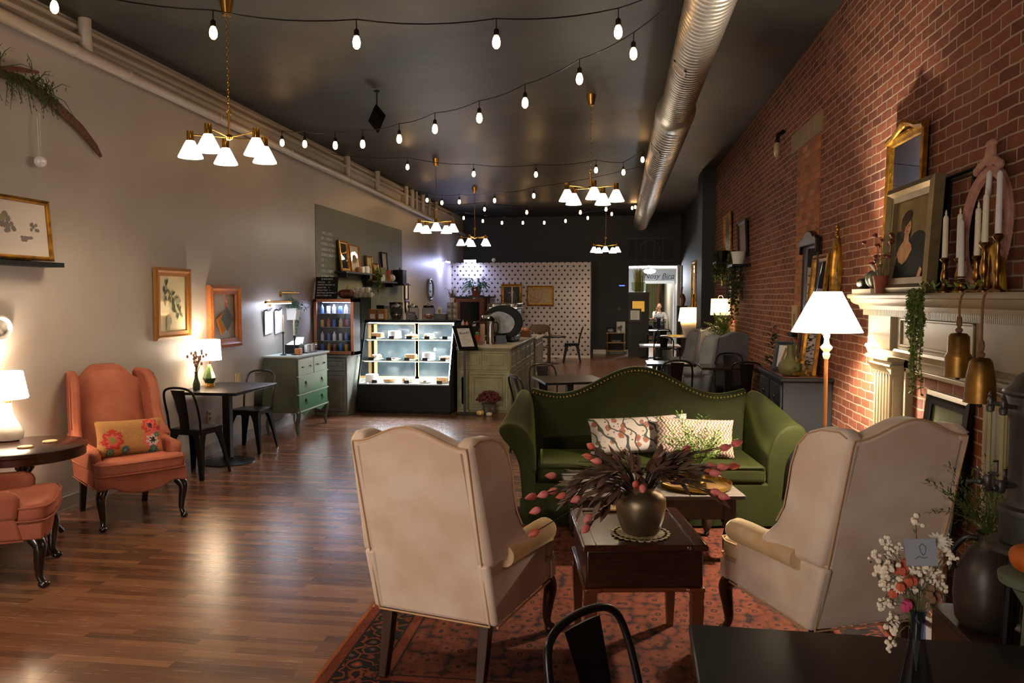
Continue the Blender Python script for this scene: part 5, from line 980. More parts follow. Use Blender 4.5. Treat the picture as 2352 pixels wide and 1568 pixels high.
t = thing('plant_stand', 'pale green pedestal stand at the right edge holding the orange pumpkin', 'stand', (1.25, 2.50, 0)); t.scale = (.75, .75, 1.15); PG = M('pale_sage_paint', (96, 106, 88), .5)
MB().lathe([(.10, .755), (.13, .765), (.135, .785), (.125, .79)], 30).build('top', PG, t); MB().lathe([(.12, 0), (.12, .02), (.05, .06), (.04, .3), (.05, .5), (.04, .7), (.09, .755)], 20).build('column', PG, t)
pumpkin('pumpkin', 'orange pumpkin on the pale green stand cut off by the right edge', (1.25, 2.50, .9085), .075, .095, M('orange_pumpkin', (196, 98, 28), .5, var=(176, 80, 22), scale=6), STM)
t = thing('slate_board', 'dark wood-framed board leaning by the mantel plinth at lower right', 'board', (1.50, 2.6, 0), rot=(R(0), R(14), R(8)))
MB().box(-.01, .01, -.22, .22, 0, .62).build('panel', M('dark_slate', (34, 32, 31), .6), t); MB().box(-.014, .014, -.235, -.215, 0, .64).box(-.014, .014, .215, .235, 0, .64).box(-.014, .014, -.235, .235, .62, .64).build('frame', BLACKW, t)
# ------------------------------------------------------------------ grey base cabinet with glass-door display fridge
OLDG = M('distressed_grey_green', (112, 112, 100), .6, var=(92, 94, 82), scale=7, bump=.1, bscale=30); OLDS = M('distressed_sage', (160, 158, 122), .6, var=(136, 134, 102), scale=6, bump=.1, bscale=30); MARB = M('worn_counter_top', (176, 168, 148), .35, var=(150, 140, 120), scale=5)
def panel(mb, x0, x1, z0, z1, y, steps=((0, 0), (.006, -.016), (.03, -.016), (.042, -.004), (.06, -.004), (.075, -.012), (.09, -.012))):
    """raised panel on a face at y looking toward -Y"""
    mb.loft([[V((x0+i, y+d, z0+i)), V((x1-i, y+d, z0+i)), V((x1-i, y+d, z1-i)), V((x0+i, y+d, z1-i))] for i, d in steps], True)
t = thing('base_cabinet', 'distressed grey cabinet with panelled door under the display fridge', 'cabinet')
MB().box(-4.43, -3.93, 11.02, 11.62, 0, .86).build('carcass', OLDG, t, bevel=.004); MB().box(-4.44, -3.90, 10.99, 11.64, .86, .89).build('top', OLDG, t, bevel=.006)
p = MB(); panel(p, -4.38, -3.95, .66, .84, 11.018); p.build('drawer', OLDG, t, smooth=0); p = MB(); panel(p, -4.38, -3.95, .06, .63, 11.018); p.build('door', OLDG, t, smooth=0)
t = thing('display_fridge', 'black display fridge with copper-edged glass door on the grey cabinet', 'fridge'); FX0, FX1, FY, FZ0, FZ1 = -4.43, -3.815, 11.02, .89, 1.715
MB().box(FX0, FX0+.03, FY, FY+.30, FZ0, FZ1).box(FX1-.03, FX1, FY, FY+.30, FZ0, FZ1).box(FX0, FX1, FY+.27, FY+.30, FZ0, FZ1).box(FX0, FX1, FY, FY+.30, FZ1-.05, FZ1).box(FX0, FX1, FY, FY+.30, FZ0, FZ0+.05).build('body', M('black_plastic', (18, 18, 19), .5), t)
COP = M('copper_metal', (176, 116, 84), .35, .9)
d = MB().box(FX0+.01, FX0+.055, FY-.025, FY, FZ0+.01, FZ1).box(FX1-.045, FX1, FY-.025, FY, FZ0+.01, FZ1).box(FX0+.01, FX1, FY-.025, FY, FZ1-.05, FZ1).box(FX0+.01, FX1, FY-.025, FY, FZ0+.01, FZ0+.06).build('door', COP, t, bevel=.004)
MB().box(FX0+.05, FX1-.04, FY-.015, FY-.010, FZ0+.055, FZ1-.045).build('door_glass', GLASS, d)
sh = MB()
for z in (1.10, 1.30, 1.50): sh.box(FX0+.03, FX1-.03, FY+.04, FY+.26, z-.006, z)
sh.build('wire_shelves', SILVER, t); MB().box(FX0+.1, FX1-.1, FY+.1, FY+.14, FZ1-.056, FZ1-.05).build('light_strip', LEDC, t); lamp('fridge_light', 'AREA', (FX0+.31, FY+.12, FZ1-.07), 3.5, COOL, .4, (0, 0, 0), .1)
bc = [((60, 90, 170), .1), ((206, 206, 214), .2), ((186, 140, 46), .3), ((80, 110, 180), .2), ((150, 70, 50), .3), ((230, 230, 236), .2)]
nm = ['bottom', 'second', 'third', 'top']
for si, z in enumerate((.94, 1.10, 1.30, 1.50)):
    for k in range(6):
        x = FX0+.085+k*.092; c = bc[(k*2+si) % 6]; h = .13 if (k+si) % 2 else .105
        tag(MB().lathe([(.0, 0), (.026, 0), (.027, .005), (.027, h*.62), (.024, h*.72), (.010, h*.86), (.011, h), (.0, h)] if (k+si) % 2 else [(0, 0), (.024, 0), (.028, .006), (.028, h-.008), (.022, h), (0, h)], 12).build('drink_bottle' if (k+si) % 2 else 'drink_can', M('drink_%d' % ((k*2+si) % 6), c[0], c[1]), None, loc=(x, FY+.12+.02*(k % 2), z+.0005)), ('bottle' if (k+si) % 2 else 'can')+' of drink on the '+nm[si]+' shelf of the display fridge, number '+('one', 'two', 'three', 'four', 'five', 'six')[k]+' from the left', 'bottle' if (k+si) % 2 else 'can', 'drinks in the display fridge')
t = thing('letter_board', 'black felt letter board listing drinks, leaning on top of the fridge', 'sign', (-4.27, 11.10, 1.716), rot=(R(-20), R(0), R(8)))
MB().box(-.165, .165, -.012, .012, 0, .34).build('board', M('black_felt', (17, 17, 18), .9), t, bevel=.004)
WL = M('white_letters', (222, 222, 218), .6)
text_mesh('DRINKS', .036, WL, t, (0, -.0135, .292), (R(90), 0, 0), sx=1.35, align='CENTER')
for k, s in enumerate(('MOCHA     3.5', 'WHITE MOCHA 3.5', 'CHAI TEA    4', 'GOLD MILK   4', 'MATCHA MATCHA 4', 'APPLE CIDER 3.5')): text_mesh(s, .030, WL, t, (-.135, -.0135, .245-k*.042), (R(90), 0, 0))
pumpkin('pumpkin', 'large dark russet pumpkin on top of the fridge beside the letter board', (-3.97, 11.17, 1.716), .135, .15, M('russet_pumpkin', (92, 34, 16), .5, var=(70, 26, 14), scale=5), M('gold_stem', (170, 130, 50), .5), 11, st=.06)
gb = MB()
for k in range(50): gb.leaf((rnd.uniform(-.10, .10), rnd.uniform(-.06, .06), rnd.uniform(.0, .06)), V((rnd.gauss(0, 1), rnd.gauss(0, 1), .6)), .08, .03)
tag(gb.build('leaf_garland', LEAFD, None, smooth=0, loc=(-4.12, 11.24, 1.72)), 'clump of dark green leaves behind the russet pumpkin on the fridge', 'garland')
def mug(x, y, z, rz, label, r=.04, h=.08, mat=None, group='white mugs stacked by the fridge', rot=None):
    t = thing('mug', label, 'mug', (x, y, z), rz, group, rot=rot); MB().lathe([(0, 0), (r*.8, 0), (r, .01), (r, h), (r-.004, h), (r-.005, .01), (0, .008)], 18, caps=False).build('cup', mat or CERAM, t)
    MB().tube([(r*.95+.026*sin(a), 0, h*.52-.024*cos(a)) for a in [PI*j/10 for j in range(11)]], .0045, 6).build('handle', mat or CERAM, t); return t
t = thing('mug_shelf', 'narrow dark shelf box behind the fridge carrying the stacked white mugs', 'shelf', (-4.10, 12.3, 0)); MB().box(-.17, .17, -.12, .17, 1.06, 1.735).build('body', M('dark_sage_cabinet', (58, 62, 52), .6), t, bevel=.004); MB().box(-.15, .15, -.126, -.118, 1.1, 1.68).build('door', M('dark_sage_door', (66, 70, 60), .6), t)
MB().box(-.16, .16, -.11, .16, 0, 1.06).build('plinth', BLACKW, t)
for k, (dx, z, rz) in enumerate(((-.12, 0, -20), (-.035, 0, -30), (.05, 0, -10), (.125, 0, 10), (-.09, .081, -40), (.0, .081, 20), (.085, .081, -15))): mug(-4.10+dx, 12.28, 1.7355+z, R(rz), ('white mug in the '+('lower row' if k < 4 else 'upper row')+' of the stack by the fridge, ')+('leftmost', 'second from left', 'third from left', 'rightmost', 'leftmost', 'middle one', 'rightmost')[k])

# ------------------------------------------------------------------ pastry case
t = thing('pastry_case', 'black slant-front glass pastry case glowing with cool light', 'display case'); BC = M('black_laminate', (9, 8, 8), .5, spec=.25)
CX0, CX1, CY0, CY1 = -3.885, -2.445, 11.32, 12.12
MB().box(CX0, CX1, CY0, CY1, .03, .43).box(CX0+.03, CX1-.03, CY0+.04, CY1, 0, .03).build('base', BC, t, bevel=.006)
side = [(CY0, .43), (CY1, .43), (CY1, 1.375), (11.74, 1.375)]
MB().prism(side, CX1-.03, CX1, 'x').build('end_panel', BC, t)
MB().prism([(CY0+.02, .43), (CY1, .43), (CY1, 1.35), (11.75, 1.35)], CX0+.005, CX0+.010, 'x').build('end_glass', GLASS, t)
MB().box(CX0, CX1, 11.70, CY1, 1.35, 1.385).build('top', BC, t, bevel=.005)
MB().tube([(CX0+.012, CY0+.01, .43), (CX0+.012, 11.74, 1.36)], .014, 8).build('front_post', BC, t)
MB().add([(CX0+.02, CY0+.015, .435), (CX1-.03, CY0+.015, .435), (CX1-.03, 11.735, 1.352), (CX0+.02, 11.735, 1.352)], [(0, 1, 2, 3)]).build('front_glass', GLASS, t)
WF = M('yellow_pine', (190, 150, 86), .5)
bk = MB()
for x0, x1 in ((CX0+.03, CX0+.76), (CX0+.70, CX1-.03)): bk.box(x0, x0+.05, CY1-.04, CY1-.02, .44, 1.35).box(x1-.05, x1, CY1-.04, CY1-.02, .44, 1.35).box(x0, x1, CY1-.04, CY1-.02, 1.31, 1.35).box(x0, x1, CY1-.04, CY1-.02, .44, .48)
bk.build('back_door_frames', WF, t); MB().box(CX0+.03, CX1-.03, CY1-.03, CY1-.026, .48, 1.31).build('back_glass', M('dim_back_glass', (34, 42, 46), .15, var=(60, 68, 70), scale=3), t)
MB().box(CX0+.01, CX1-.03, CY0+.02, CY1-.02, .43, .445).build('deck', M('white_deck', (214, 212, 200), .4), t)
SHF = [(.446, 11.36), (.775, 11.52), (1.095, 11.66)]
for z, y in SHF[1:]: MB().box(CX0+.02, CX1-.035, y, CY1-.05, z-.012, z).build('shelf', glass('shelf_glass', (214, 226, 222), .05), t); MB().box(CX0+.02, CX1-.035, y-.006, y, z-.014, z+.001).build('shelf_edge', M('pale_edge', (206, 200, 160), .4), t)
for z, y in ((1.335, 11.78), (1.075, 11.70), (.755, 11.56)):
    MB().box(CX0+.04, CX1-.05, y, y+.02, z, z+.010).build('led_strip', LEDC, t); lamp('case_light', 'AREA', ((CX0+CX1)/2, y+.10, z-.01), 22, (.90, .95, 1), 1.3, (0, 0, 0), .12)
MB().tube([(CX1-.045, CY0+.06, .5), (CX1-.045, 11.73, 1.32)], .008, 6).build('led_strip', LEDC, t)
ICE = M('icing', (236, 230, 220), .5); CRUST = M('baked_crust', (196, 150, 92), .6, var=(160, 110, 60), scale=30); CHOC = M('chocolate', (70, 40, 26), .5); BERRYC = M('berry_topping', (170, 90, 80), .5, var=(226, 210, 200), scale=50)
sn = ('bottom', 'middle', 'top'); pn = ('far left', 'second from left', 'middle', 'second from right', 'far right')
PLT = MB().lathe([(0, 0), (.055, 0), (.11, .014), (.115, .018), (.11, .018), (.05, .006), (0, .006)], 28, caps=False)
for si, (z, y) in enumerate(SHF):
    for k in range(5):
        x = CX0+.17+k*.275+(.02 if si == 1 else 0); yy = y+.17; kind = (k+si*2) % 5
        pl = PLT.build('plate', CERAM, None, loc=(x, yy, z+.001)); tag(pl, 'white plate of baked goods on the %s shelf of the pastry case, %s' % (sn[si], pn[k]), 'plate', 'plates in the pastry case'); zz = z+.0075
        w_ = 'on the %s shelf of the pastry case, %s plate' % (sn[si], pn[k])
        if kind == 0: tag(MB().lathe([(0, 0), (.10, 0), (.102, .01), (.10, .10), (.09, .112), (0, .115)], 24).build('cake', ICE, None, loc=(x, yy, zz)), 'white frosted round cake '+w_, 'cake', 'baked goods in the pastry case')
        elif kind == 1:
            o = thing('pie', 'crimped fruit pie '+w_, 'pie', (x, yy, zz), 0, 'baked goods in the pastry case'); MB().lathe([(0, 0), (.085, 0), (.11, .045), (.115, .05), (.10, .05), (0, .045)], 24).build('crust', CRUST, o); MB().lathe([(0, .045), (.098, .047), (.07, .062), (0, .068)], 20).build('filling', BERRYC, o)
        elif kind == 2:
            for q in range(4): a = q*PI/2+.4; tag(MB().lathe([(0, 0), (.032, 0), (.042, .035), (.042, .05), (.02, .075), (0, .078)], 12).build('muffin', (CRUST, ICE)[q % 2], None, loc=(x+.045*cos(a), yy+.045*sin(a), zz)), ('plain' if q % 2 == 0 else 'iced')+' muffin, '+('back' if q < 2 else 'front')+' pair, '+w_, 'muffin', 'baked goods in the pastry case')
        elif kind == 3:
            for q in range(3): tag(MB().lathe([(0, 0), (.037, 0), (.038, .012), (.03, .024), (0, .027)], 14).build('cookie', (CRUST, CHOC, BERRYC)[q], None, loc=(x-.058+.058*q, yy+.02*(q % 2), zz)), ('golden', 'chocolate', 'pink iced')[q]+' cookie '+w_, 'cookie', 'baked goods in the pastry case')
        else: tag(MB().box(-.055, .055, -.09, .09, 0, .085).build('loaf_cake', CRUST, None, bevel=.018, seg=3, loc=(x, yy, zz), rz=R(80)), 'golden loaf cake '+w_, 'cake', 'baked goods in the pastry case')
    for k in range(5 if si else 3):
        x = CX0+(.15+k*.28 if si else .25+k*.5); o = tag(MB().prism([(-.01, 0), (.02, 0), (.002, .045), (-.002, .045)], -.04, .04, 'x').build('price_card', BLACK, None, loc=(x, y+.03, z+.001)), 'black price card at the front of the %s case shelf, %s' % (sn[si], pn[k] if si else ('left', 'centre', 'right')[k]), 'price card', 'price cards in the pastry case')
# things standing on the case
CZ_ = 1.3855
KR = M('kraft_paper', (150, 104, 60), .8)
for k, x in enumerate((-3.80, -3.66)):
    t = thing('kraft_box', ('left', 'right')[k]+' brown kraft box with white label on top of the pastry case', 'box', (x, 11.90, CZ_), 0, 'kraft boxes on the case'); MB().box(-.065, .065, -.06, .06, 0, .165).build('box', KR, t, bevel=.004); MB().box(-.038, .038, -.0615, -.060, .02, .09).build('label', PAPER, t); sq = MB(); scribble(sq, -.03, .065, .06, .012, -.0622); scribble(sq, -.03, .045, .06, .012, -.0622); sq.build('print', INK, t, smooth=0)
for k, x in enumerate((-3.43, -3.175, -2.92)):
    t = thing('glass_jar', ('left', 'middle', 'right')[k]+' ribbed glass jar with lid on top of the pastry case', 'jar', (x, 11.92, CZ_), 0, 'glass jars on the case')
    rg = []
    for r, z in ((.095, 0), (.10, .01), (.10, .17), (.085, .19), (.075, .195)): rg.append([V((r*(1+.025*cos(16*b))*cos(b), r*(1+.025*cos(16*b))*sin(b), z)) for b in [2*PI*j/64 for j in range(64)]])
    MB().loft(rg, False).build('jar', glass('jar_glass', (224, 228, 230), .03), t)
    ct = MB()
    for q in range(26): ct.sph((rnd.uniform(-.06, .06), rnd.uniform(-.06, .06), .015+rnd.random()*.06), (.02, .016, .013), 7, 5)
    ct.build('contents', M(('biscuit_dark', 'biscuit_brown', 'biscuit_orange')[k], ((90, 60, 40), (60, 50, 46), (190, 110, 50))[k], .6), t)
    MB().lathe([(.08, .192), (.085, .20), (.08, .225), (.03, .235), (.012, .24), (.016, .255), (.004, .262)], 20).build('lid', SILVER if k < 2 else BLACK, t)
    if k == 1:
        MB().box(-.075, .075, -.112, -.108, .0, .125).build('chalk_label', BLACK, t); sq = MB()
        for q, (w_, h_) in enumerate(((.09, .02), (.12, .018), (.10, .018), (.12, .018))): scribble(sq, -.06, .095-q*.028, w_, h_, -.1125)
        sq.build('chalk_writing', WL, t, smooth=0)
t = thing('card_reader_box', 'black box sign at the right end of the pastry case top', 'box', (-2.72, 11.86, CZ_)); MB().box(-.10, .10, -.05, .05, 0, .10).build('box', BLACK, t, bevel=.005); sq = MB(); scribble(sq, -.05, .065, .10, .014, -.0512); scribble(sq, -.04, .04, .08, .012, -.0512); sq.build('print', M('grey_print', (120, 120, 120), .7), t, smooth=0)
t = thing('table_card', 'small white standing card behind the black box on the pastry case', 'card', (-2.77, 11.98, CZ_), rot=(R(-8), 0, R(-12))); MB().box(-.04, .04, -.004, .004, 0, .20).build('card', PAPER, t); MB().box(-.022, .022, -.0052, -.004, .04, .16).build('print', M('pale_print', (160, 140, 110), .7), t)
for k in range(3):
    for j in range(2):
        mug(-2.60+.085*j, 11.98, CZ_+.091*k, R(-60), 'printed white takeaway mug, %s tier of the tower on the case, %s' % (('lowest', 'middle', 'highest')[k], ('left', 'right')[j]), .041, .088, M('printed_ceramic', (206, 200, 194), .4, var=(110, 90, 84), scale=26), 'printed mugs on the case')
t = thing('red_flower_pot', 'white pot of dried orange flowers on the tower of printed mugs', 'plant', (-2.56, 11.98, CZ_+.274)); MB().lathe([(.03, 0), (.045, .07), (.04, .07), (.03, .01)], 14, caps=False).build('pot', CERAM, t); fo = MB()
st = MB()
for k in range(60):
    e = V((rnd.gauss(0, .055), rnd.gauss(0, .04), rnd.uniform(.08, .22))); st.tube([(0, 0, .05), e], .002, 4); fo.leaf(e, V((rnd.gauss(0, 1), rnd.gauss(0, 1), 1)), .03, .012)
st.build('stems', M('dry_stem', (110, 96, 60), .8), t); fo.build('flowers', M('dried_orange_flower', (176, 84, 56), .7, var=(140, 70, 60), scale=30), t, smooth=0)

# ------------------------------------------------------------------ back counter along the wall with coffee gear, shelves
t = thing('back_counter', 'dark back counter along the left wall behind the pastry case', 'counter'); MB().box(-4.44, -3.85, 12.6, 19.0, .0, .90).build('body', BLACKW, t); MB().box(-4.44, -3.82, 12.6, 19.0, .90, .94).build('top', M('grey_back_top', (120, 116, 104), .4), t, bevel=.005)
def gear(name, lab, cat, x, y, parts):
    t = thing(name, lab, cat, (x, y, .941))
    for nm_, mb, m_ in parts: mb.build(nm_, m_, t, bevel=.006)
    return t
gear('coffee_brewer', 'black batch coffee brewer on the back counter, nearest the fridge', 'coffee maker', -4.12, 13.0, [('body', MB().box(-.2, .2, -.15, .15, 0, .14).box(-.2, .2, .02, .15, .14, .52).box(-.2, .2, -.15, .15, .52, .66), BLACK), ('server', MB().lathe([(.09, .14), (.10, .17), (.10, .40), (.06, .46)], 18, (0, -.05, 0)), SILVER)])
gear('coffee_grinder', 'tall coffee grinder with dark hopper on the back counter', 'grinder', -4.10, 14.2, [('body', MB().box(-.1, .1, -.13, .13, 0, .36), M('dark_olive_metal', (70, 68, 56), .4, .4)), ('hopper', MB().lathe([(.06, .36), (.12, .48), (.125, .66), (.12, .67)], 20), M('smoked_plastic', (50, 50, 50), .2)), ('lid', MB().lathe([(.128, .67), (.128, .70), (.02, .71)], 20), BLACK)])
gear('knock_box', 'black slow cooker with dark lid on the back counter', 'cooker', -4.05, 16.2, [('pot', MB().lathe([(.16, 0), (.19, .05), (.19, .20), (.17, .21)], 24), BLACK), ('lid', MB().lathe([(.19, .21), (.12, .25), (.02, .27), (.025, .30), (.01, .31)], 24), BLACK)])
gear('syrup_bottle', 'yellow syrup bottle on the back counter between the grinder and brewer', 'bottle', -3.95, 13.55, [('bottle', MB().lathe([(.04, 0), (.045, .02), (.045, .22), (.015, .30), (.015, .36)], 14), M('yellow_syrup', (190, 150, 50), .2)), ('pump', MB().tube([(0, 0, .36), (0, 0, .42), (.06, -.02, .42)], .009, 6), GOLD)])
for k, (y, z, w_, h, lb) in enumerate(((16.15, 1.78, .28, .36, 'upper black-framed notice on the taupe wall right of the sage panel'), (16.2, 1.52, .28, .24, 'lower black-framed notice on the taupe wall right of the sage panel'))):
    def a_n(p, w, h, yy, b): return PAPER
    frame('wall_notice', lb, 'picture', w_, h, (XL+.01, y, z-.1), R(90), .03, BLACK, a_n, .02, group='black-framed wall notices')
# lettering on the sage panel (thin wall letters)
t = thing('wall_menu', 'white menu lettering on the sage panel above the fridge', 'menu', (XL+.0075, 11.40, 2.0))
rows = ['COFFEE  2.5  LATTE  4', 'DRIP  2   MOCHA  4.5', 'MACCHIATO  3.5  COLD  4', 'LONDON  4  HOT TEA  3', 'SMOKED 3.5  BANDOR  5', 'HOT     4', 'MILK    3', 'CUBAN 3.50 HONEY 1', 'NO CHARGE:  2 PUMPS']
for k, s in enumerate(rows): text_mesh(s, .062, WL, t, (0, 0, .69-k*.082), (R(90), 0, R(90)), sx=.82)
ln_ = MB()
for k in range(9): ln_.box(0, .002, .02, .92, .675-k*.082, .678-k*.082)
ln_.build('ruled_lines', M('dark_rule', (56, 56, 48), .7), t)
def wshelf(y0, y1, z, lab):
    t = thing('wall_shelf', lab, 'shelf', (XL, 0, 0), 0, 'black shelves on the sage panel'); MB().box(.006, .20, y0, y1, z-.03, z).build('board', BLACKW, t, bevel=.003)
    for y in (y0+.15, y1-.15): MB().box(.006, .16, y-.012, y+.012, z-.10, z-.03).build('bracket', BLACK, t)
S1, S2 = 2.15, 2.03
wshelf(11.95, 13.42, S1, 'higher black shelf on the sage panel, holding two framed pieces and a mug'); wshelf(13.30, 14.85, S2, 'lower black shelf on the sage panel, holding plant, books and frames')
XSH = XL+.06
def a_tree(p, w, h, y, b): p.m(1); stroke(p, [(0, b), (0, b+.4*h)], .008, y); blob(p, 0, b+.5*h, .25*w, .18*h, y); blob(p, -.15*w, b+.4*h, .15*w, .1*h, y-.001); return [GPY, M('print_umber', (120, 104, 76), .7)]
frame('gilt_mirror', 'narrow gilt mirror leaning at the left of the higher sage shelf', 'mirror', .42, .50, (XSH+.02, 12.25, S1), R(90), .05, GOLD, lambda p, w, h, y, b: MIRROR, lean=R(-6))
frame('tree_picture', 'brown wood framed tree print leaning on the higher sage shelf', 'picture', .50, .46, (XSH+.02, 12.75, S1), R(90), .035, OAK2, a_tree, lean=R(-6))
mug(XL+.12, 13.2, S1+.001, R(0), 'white mug at the right end of the higher sage shelf', .055, .12, None, None, rot=(0, 0, 0))
mug(XL+.14, 12.72, S1+.001, R(60), 'brown mug in front of the tree print on the higher sage shelf', .04, .09, M('brown_glaze', (150, 110, 84), .3), None); mug(XL+.14, 12.9, S1+.001, R(60), 'pale mug beside the brown mug on the higher sage shelf', .045, .10, CERAM, None)
frame('gilt_picture', 'small gilt frame at the left of the lower sage shelf, behind the plant', 'picture', .36, .44, (XSH+.02, 13.55, S2), R(90), .04, GOLD, a_tree, lean=R(-6))
frame('gilt_picture', 'second small gilt frame behind the trailing plant on the lower sage shelf', 'picture', .30, .32, (XSH+.05, 13.82, S2), R(90), .03, GOLD, a_tree, lean=R(-8))
t = thing('shelf_plant', 'trailing green plant in front of the gilt frames on the lower sage shelf', 'plant', (XL+.15, 13.68, S2)); MB().lathe([(.03, 0), (.045, .08), (.04, .08), (.03, .02)], 14, caps=False).build('pot', TERRA, t); fo = MB()
for k in range(12): vine(fo, (rnd.uniform(-.02, .06), rnd.uniform(-.08, .08), rnd.uniform(.08, .22)), rnd.uniform(.12, .34), 8, (.03, .05), .03, .045)
fo.build('leaves', LEAFG, t, smooth=0)
mug(XL+.15, 13.95, S2+.001, R(30), 'small white teacup on the lower sage shelf', .04, .075, None, None)
tag(MB().lathe([(0, 0), (.03, 0), (.035, .03), (.03, .09), (.018, .12), (0, .125)], 14).build('salt_cellar', CERAM, None, loc=(XL+.14, 14.12, S2+.001)), 'white ceramic shaker beside the teacup on the lower sage shelf', 'shaker')
tag(MB().box(0, .03, -.17, .17, 0, .26).build('book', M('sage_book', (120, 128, 92), .7), None, rot=(R(0), R(-10), 0), loc=(XSH+.03, 14.32, S2+.002)), 'green book leaning upright on the lower sage shelf', 'book')
tag(MB().box(0, .10, -.03, .03, 0, .22).build('book', M('orange_book', (186, 96, 60), .7), None, loc=(XL+.05, 14.53, S2+.001)), 'orange-spined book beside the green one on the lower sage shelf', 'book')
frame('black_picture', 'tall black-framed picture at the right of the lower sage shelf', 'picture', .36, .56, (XSH, 14.50, S2), R(90), .03, BLACK, lambda p, w, h, y, b: GP, lean=R(-4))
tag(MB().sph((0, 0, .075), .075, 18, 12).build('globe_vase', CERAM, None, loc=(XL+.12, 14.72, S2)), 'round white globe vase at the right end of the lower sage shelf', 'vase')
t = thing('lantern', 'black box lantern on a small bracket shelf right of the lower sage shelf', 'lantern', (XL+.12, 15.3, 2.0)); MB().box(-.1, .1, -.14, .14, 0, .28).build('body', BLACK, t, bevel=.005); MB().tube([(0, -.03, .28), (0, 0, .33), (0, .03, .28)], .008, 6).build('handle', BLACK, t)
t = thing('wall_shelf', 'short black bracket shelf under the black lantern', 'shelf', (XL, 0, 0)); MB().box(.006, .26, 15.1, 15.6, 1.97, 1.999).build('board', BLACKW, t)
t = thing('oval_mirror', 'grey-framed oval mirror on the taupe wall behind the counter', 'mirror', (XL+.01, 18.3, 1.915))
def oy(ry, rz, x, n=36): return [V((x, ry*cos(2*PI*i/n), rz*sin(2*PI*i/n))) for i in range(n)]
rg = [oy(.31, .27, 0), oy(.31, .27, .02), oy(.27, .235, .035), oy(.25, .215, .015)]; MB().loft(rg, False).build('frame', M('grey_oval_frame', (120, 124, 118), .45), t); MB().add(oy(.255, .22, .012), [tuple(range(36))]).build('glass', MIRROR, t)

# ------------------------------------------------------------------ service counter
t = thing('service_counter', 'distressed sage counter with raised panels and pale worn top', 'counter'); KX0, KX1, KY = -2.415, -1.61, 11.64
MB().box(KX0, KX1, KY, 15.0, 0, .945).build('body', OLDS, t); MB().box(KX0-.005, KX1+.05, KY-.06, 15.05, .965, 1.0).build('top', MARB, t, bevel=.012, seg=3); MB().box(KX0-.01, KX1+.03, KY-.035, 15.03, .945, .965).build('top_moulding', OLDS, t, bevel=.006)
p = MB(); panel(p, KX0+.01, KX0+.38, .64, .93, KY); panel(p, KX0+.39, KX1-.02, .64, .93, KY); panel(p, KX0+.01, KX0+.16, .04, .61, KY); panel(p, KX0+.18, KX1-.02, .03, .615, KY, ((0, 0), (.006, -.022), (.04, -.022), (.05, -.010), (.07, -.010), (.085, -.018), (.10, -.006), (.14, -.006), (.15, -.014), (.17, -.014))); p.build('front_panels', OLDS, t, smooth=0)
p = MB()
for k in range(5): panel(p, KY+.03+k*.66, KY+.66+k*.66, .64, .93, 0); panel(p, KY+.03+k*.66, KY+.66+k*.66, .04, .61, 0)
p.map(lambda q: V((KX1-q.y, q.x, q.z))).build('side_panels', OLDS, t, smooth=0)
t = thing('low_counter', 'second sage panelled counter section behind the service counter', 'counter'); MB().box(-2.2, -1.60, 15.08, 16.7, .13, .90).build('body', OLDS, t); MB().box(-2.22, -1.56, 15.07, 16.74, .90, .94).build('top', MARB, t, bevel=.01)
p = MB(); panel(p, 15.1, 16.65, .2, .86, 0); p.map(lambda q: V((-1.60-q.y, q.x, q.z))).build('side_panels', OLDS, t, smooth=0)
# sign on stand
t = thing('floor_sign', 'black floor-standing menu sign tilted toward customers before the counter', 'sign', (-2.255, 11.42, 0))
MB().box(-.11, .22, -.13, .13, 0, .012).build('base', BLACK, t, bevel=.004); MB().box(-.018, .018, -.012, .012, .012, 1.06).build('post', BLACK, t)
b = MB().box(-.155, .155, -.012, .012, -.225, .225).build('board', BLACK, t, bevel=.004, loc=(.01, -.0, 1.135), rot=(R(-38), 0, R(33)))
pm = MB().box(-.10, .10, -.0145, -.0125, -.165, .165).build('paper', PAPER, b)
text_mesh('Ready!', .062, INK, b, (0, -.0155, .06), (R(90), R(-6), 0), 'heading', .35, 1, .0004, 'CENTER')
sq = MB(); r3 = random.Random(9)
for k, w_ in enumerate((.12, .10, .13, .13, .06)): scribble(sq, -.065, .01-k*.03, w_, .016, -.0152, .0011, r3)
scribble(sq, -.05, .135, .10, .012, -.0152, .0009, r3); sq.build('handwriting', INK, b, smooth=0)
# mum, mini pumpkins
t = thing('chrysanthemum', 'dark red chrysanthemum in a foil-wrapped pot at the counter front', 'plant', (-1.885, 11.40, 0))
MB().loft([[V((r*(1+.05*cos(9*b)) *cos(b), r*(1+.05*cos(9*b))*sin(b), z)) for b in [2*PI*j/36 for j in range(36)]] for r, z in ((.07, 0), (.085, .05), (.10, .15), (.115, .17))]).build('foil_pot', M('foil_wrap', (150, 146, 140), .35, .5, var=(110, 106, 100), scale=14), t)
fo, lv = MB(), MB()
for k in range(230):
    a, e = rnd.uniform(0, 6.28), rnd.uniform(.1, 1.5); r = .17*rnd.uniform(.75, 1); p_ = V((r*1.1*cos(a)*cos(e), r*cos(a+1.57)*cos(e)*-1, .19+r*.95*sin(e)))
    fo.sph(p_, (.022, .022, .016), 6, 4)
    lv.leaf(p_*.92, V((rnd.gauss(0, 1), rnd.gauss(0, 1), .5)), .04, .016)
fo.build('flowers', M('burgundy_flower', (92, 28, 36), .7), t); lv.build('leaves', LEAFD, t, smooth=0)
CPM = M('cream_pumpkin', (206, 180, 120), .5); pumpkin('pumpkin', 'small cream pumpkin at the foot of the counter, left of the foil pot', (-2.0, 11.30, 0), .058, .085, CPM, STM, 9, st=.02); pumpkin('pumpkin', 'smaller white pumpkin in front of the foil pot at the counter foot', (-1.86, 11.25, 0), .045, .062, M('white_pumpkin', (222, 210, 184), .5), STM, 9, st=.015)

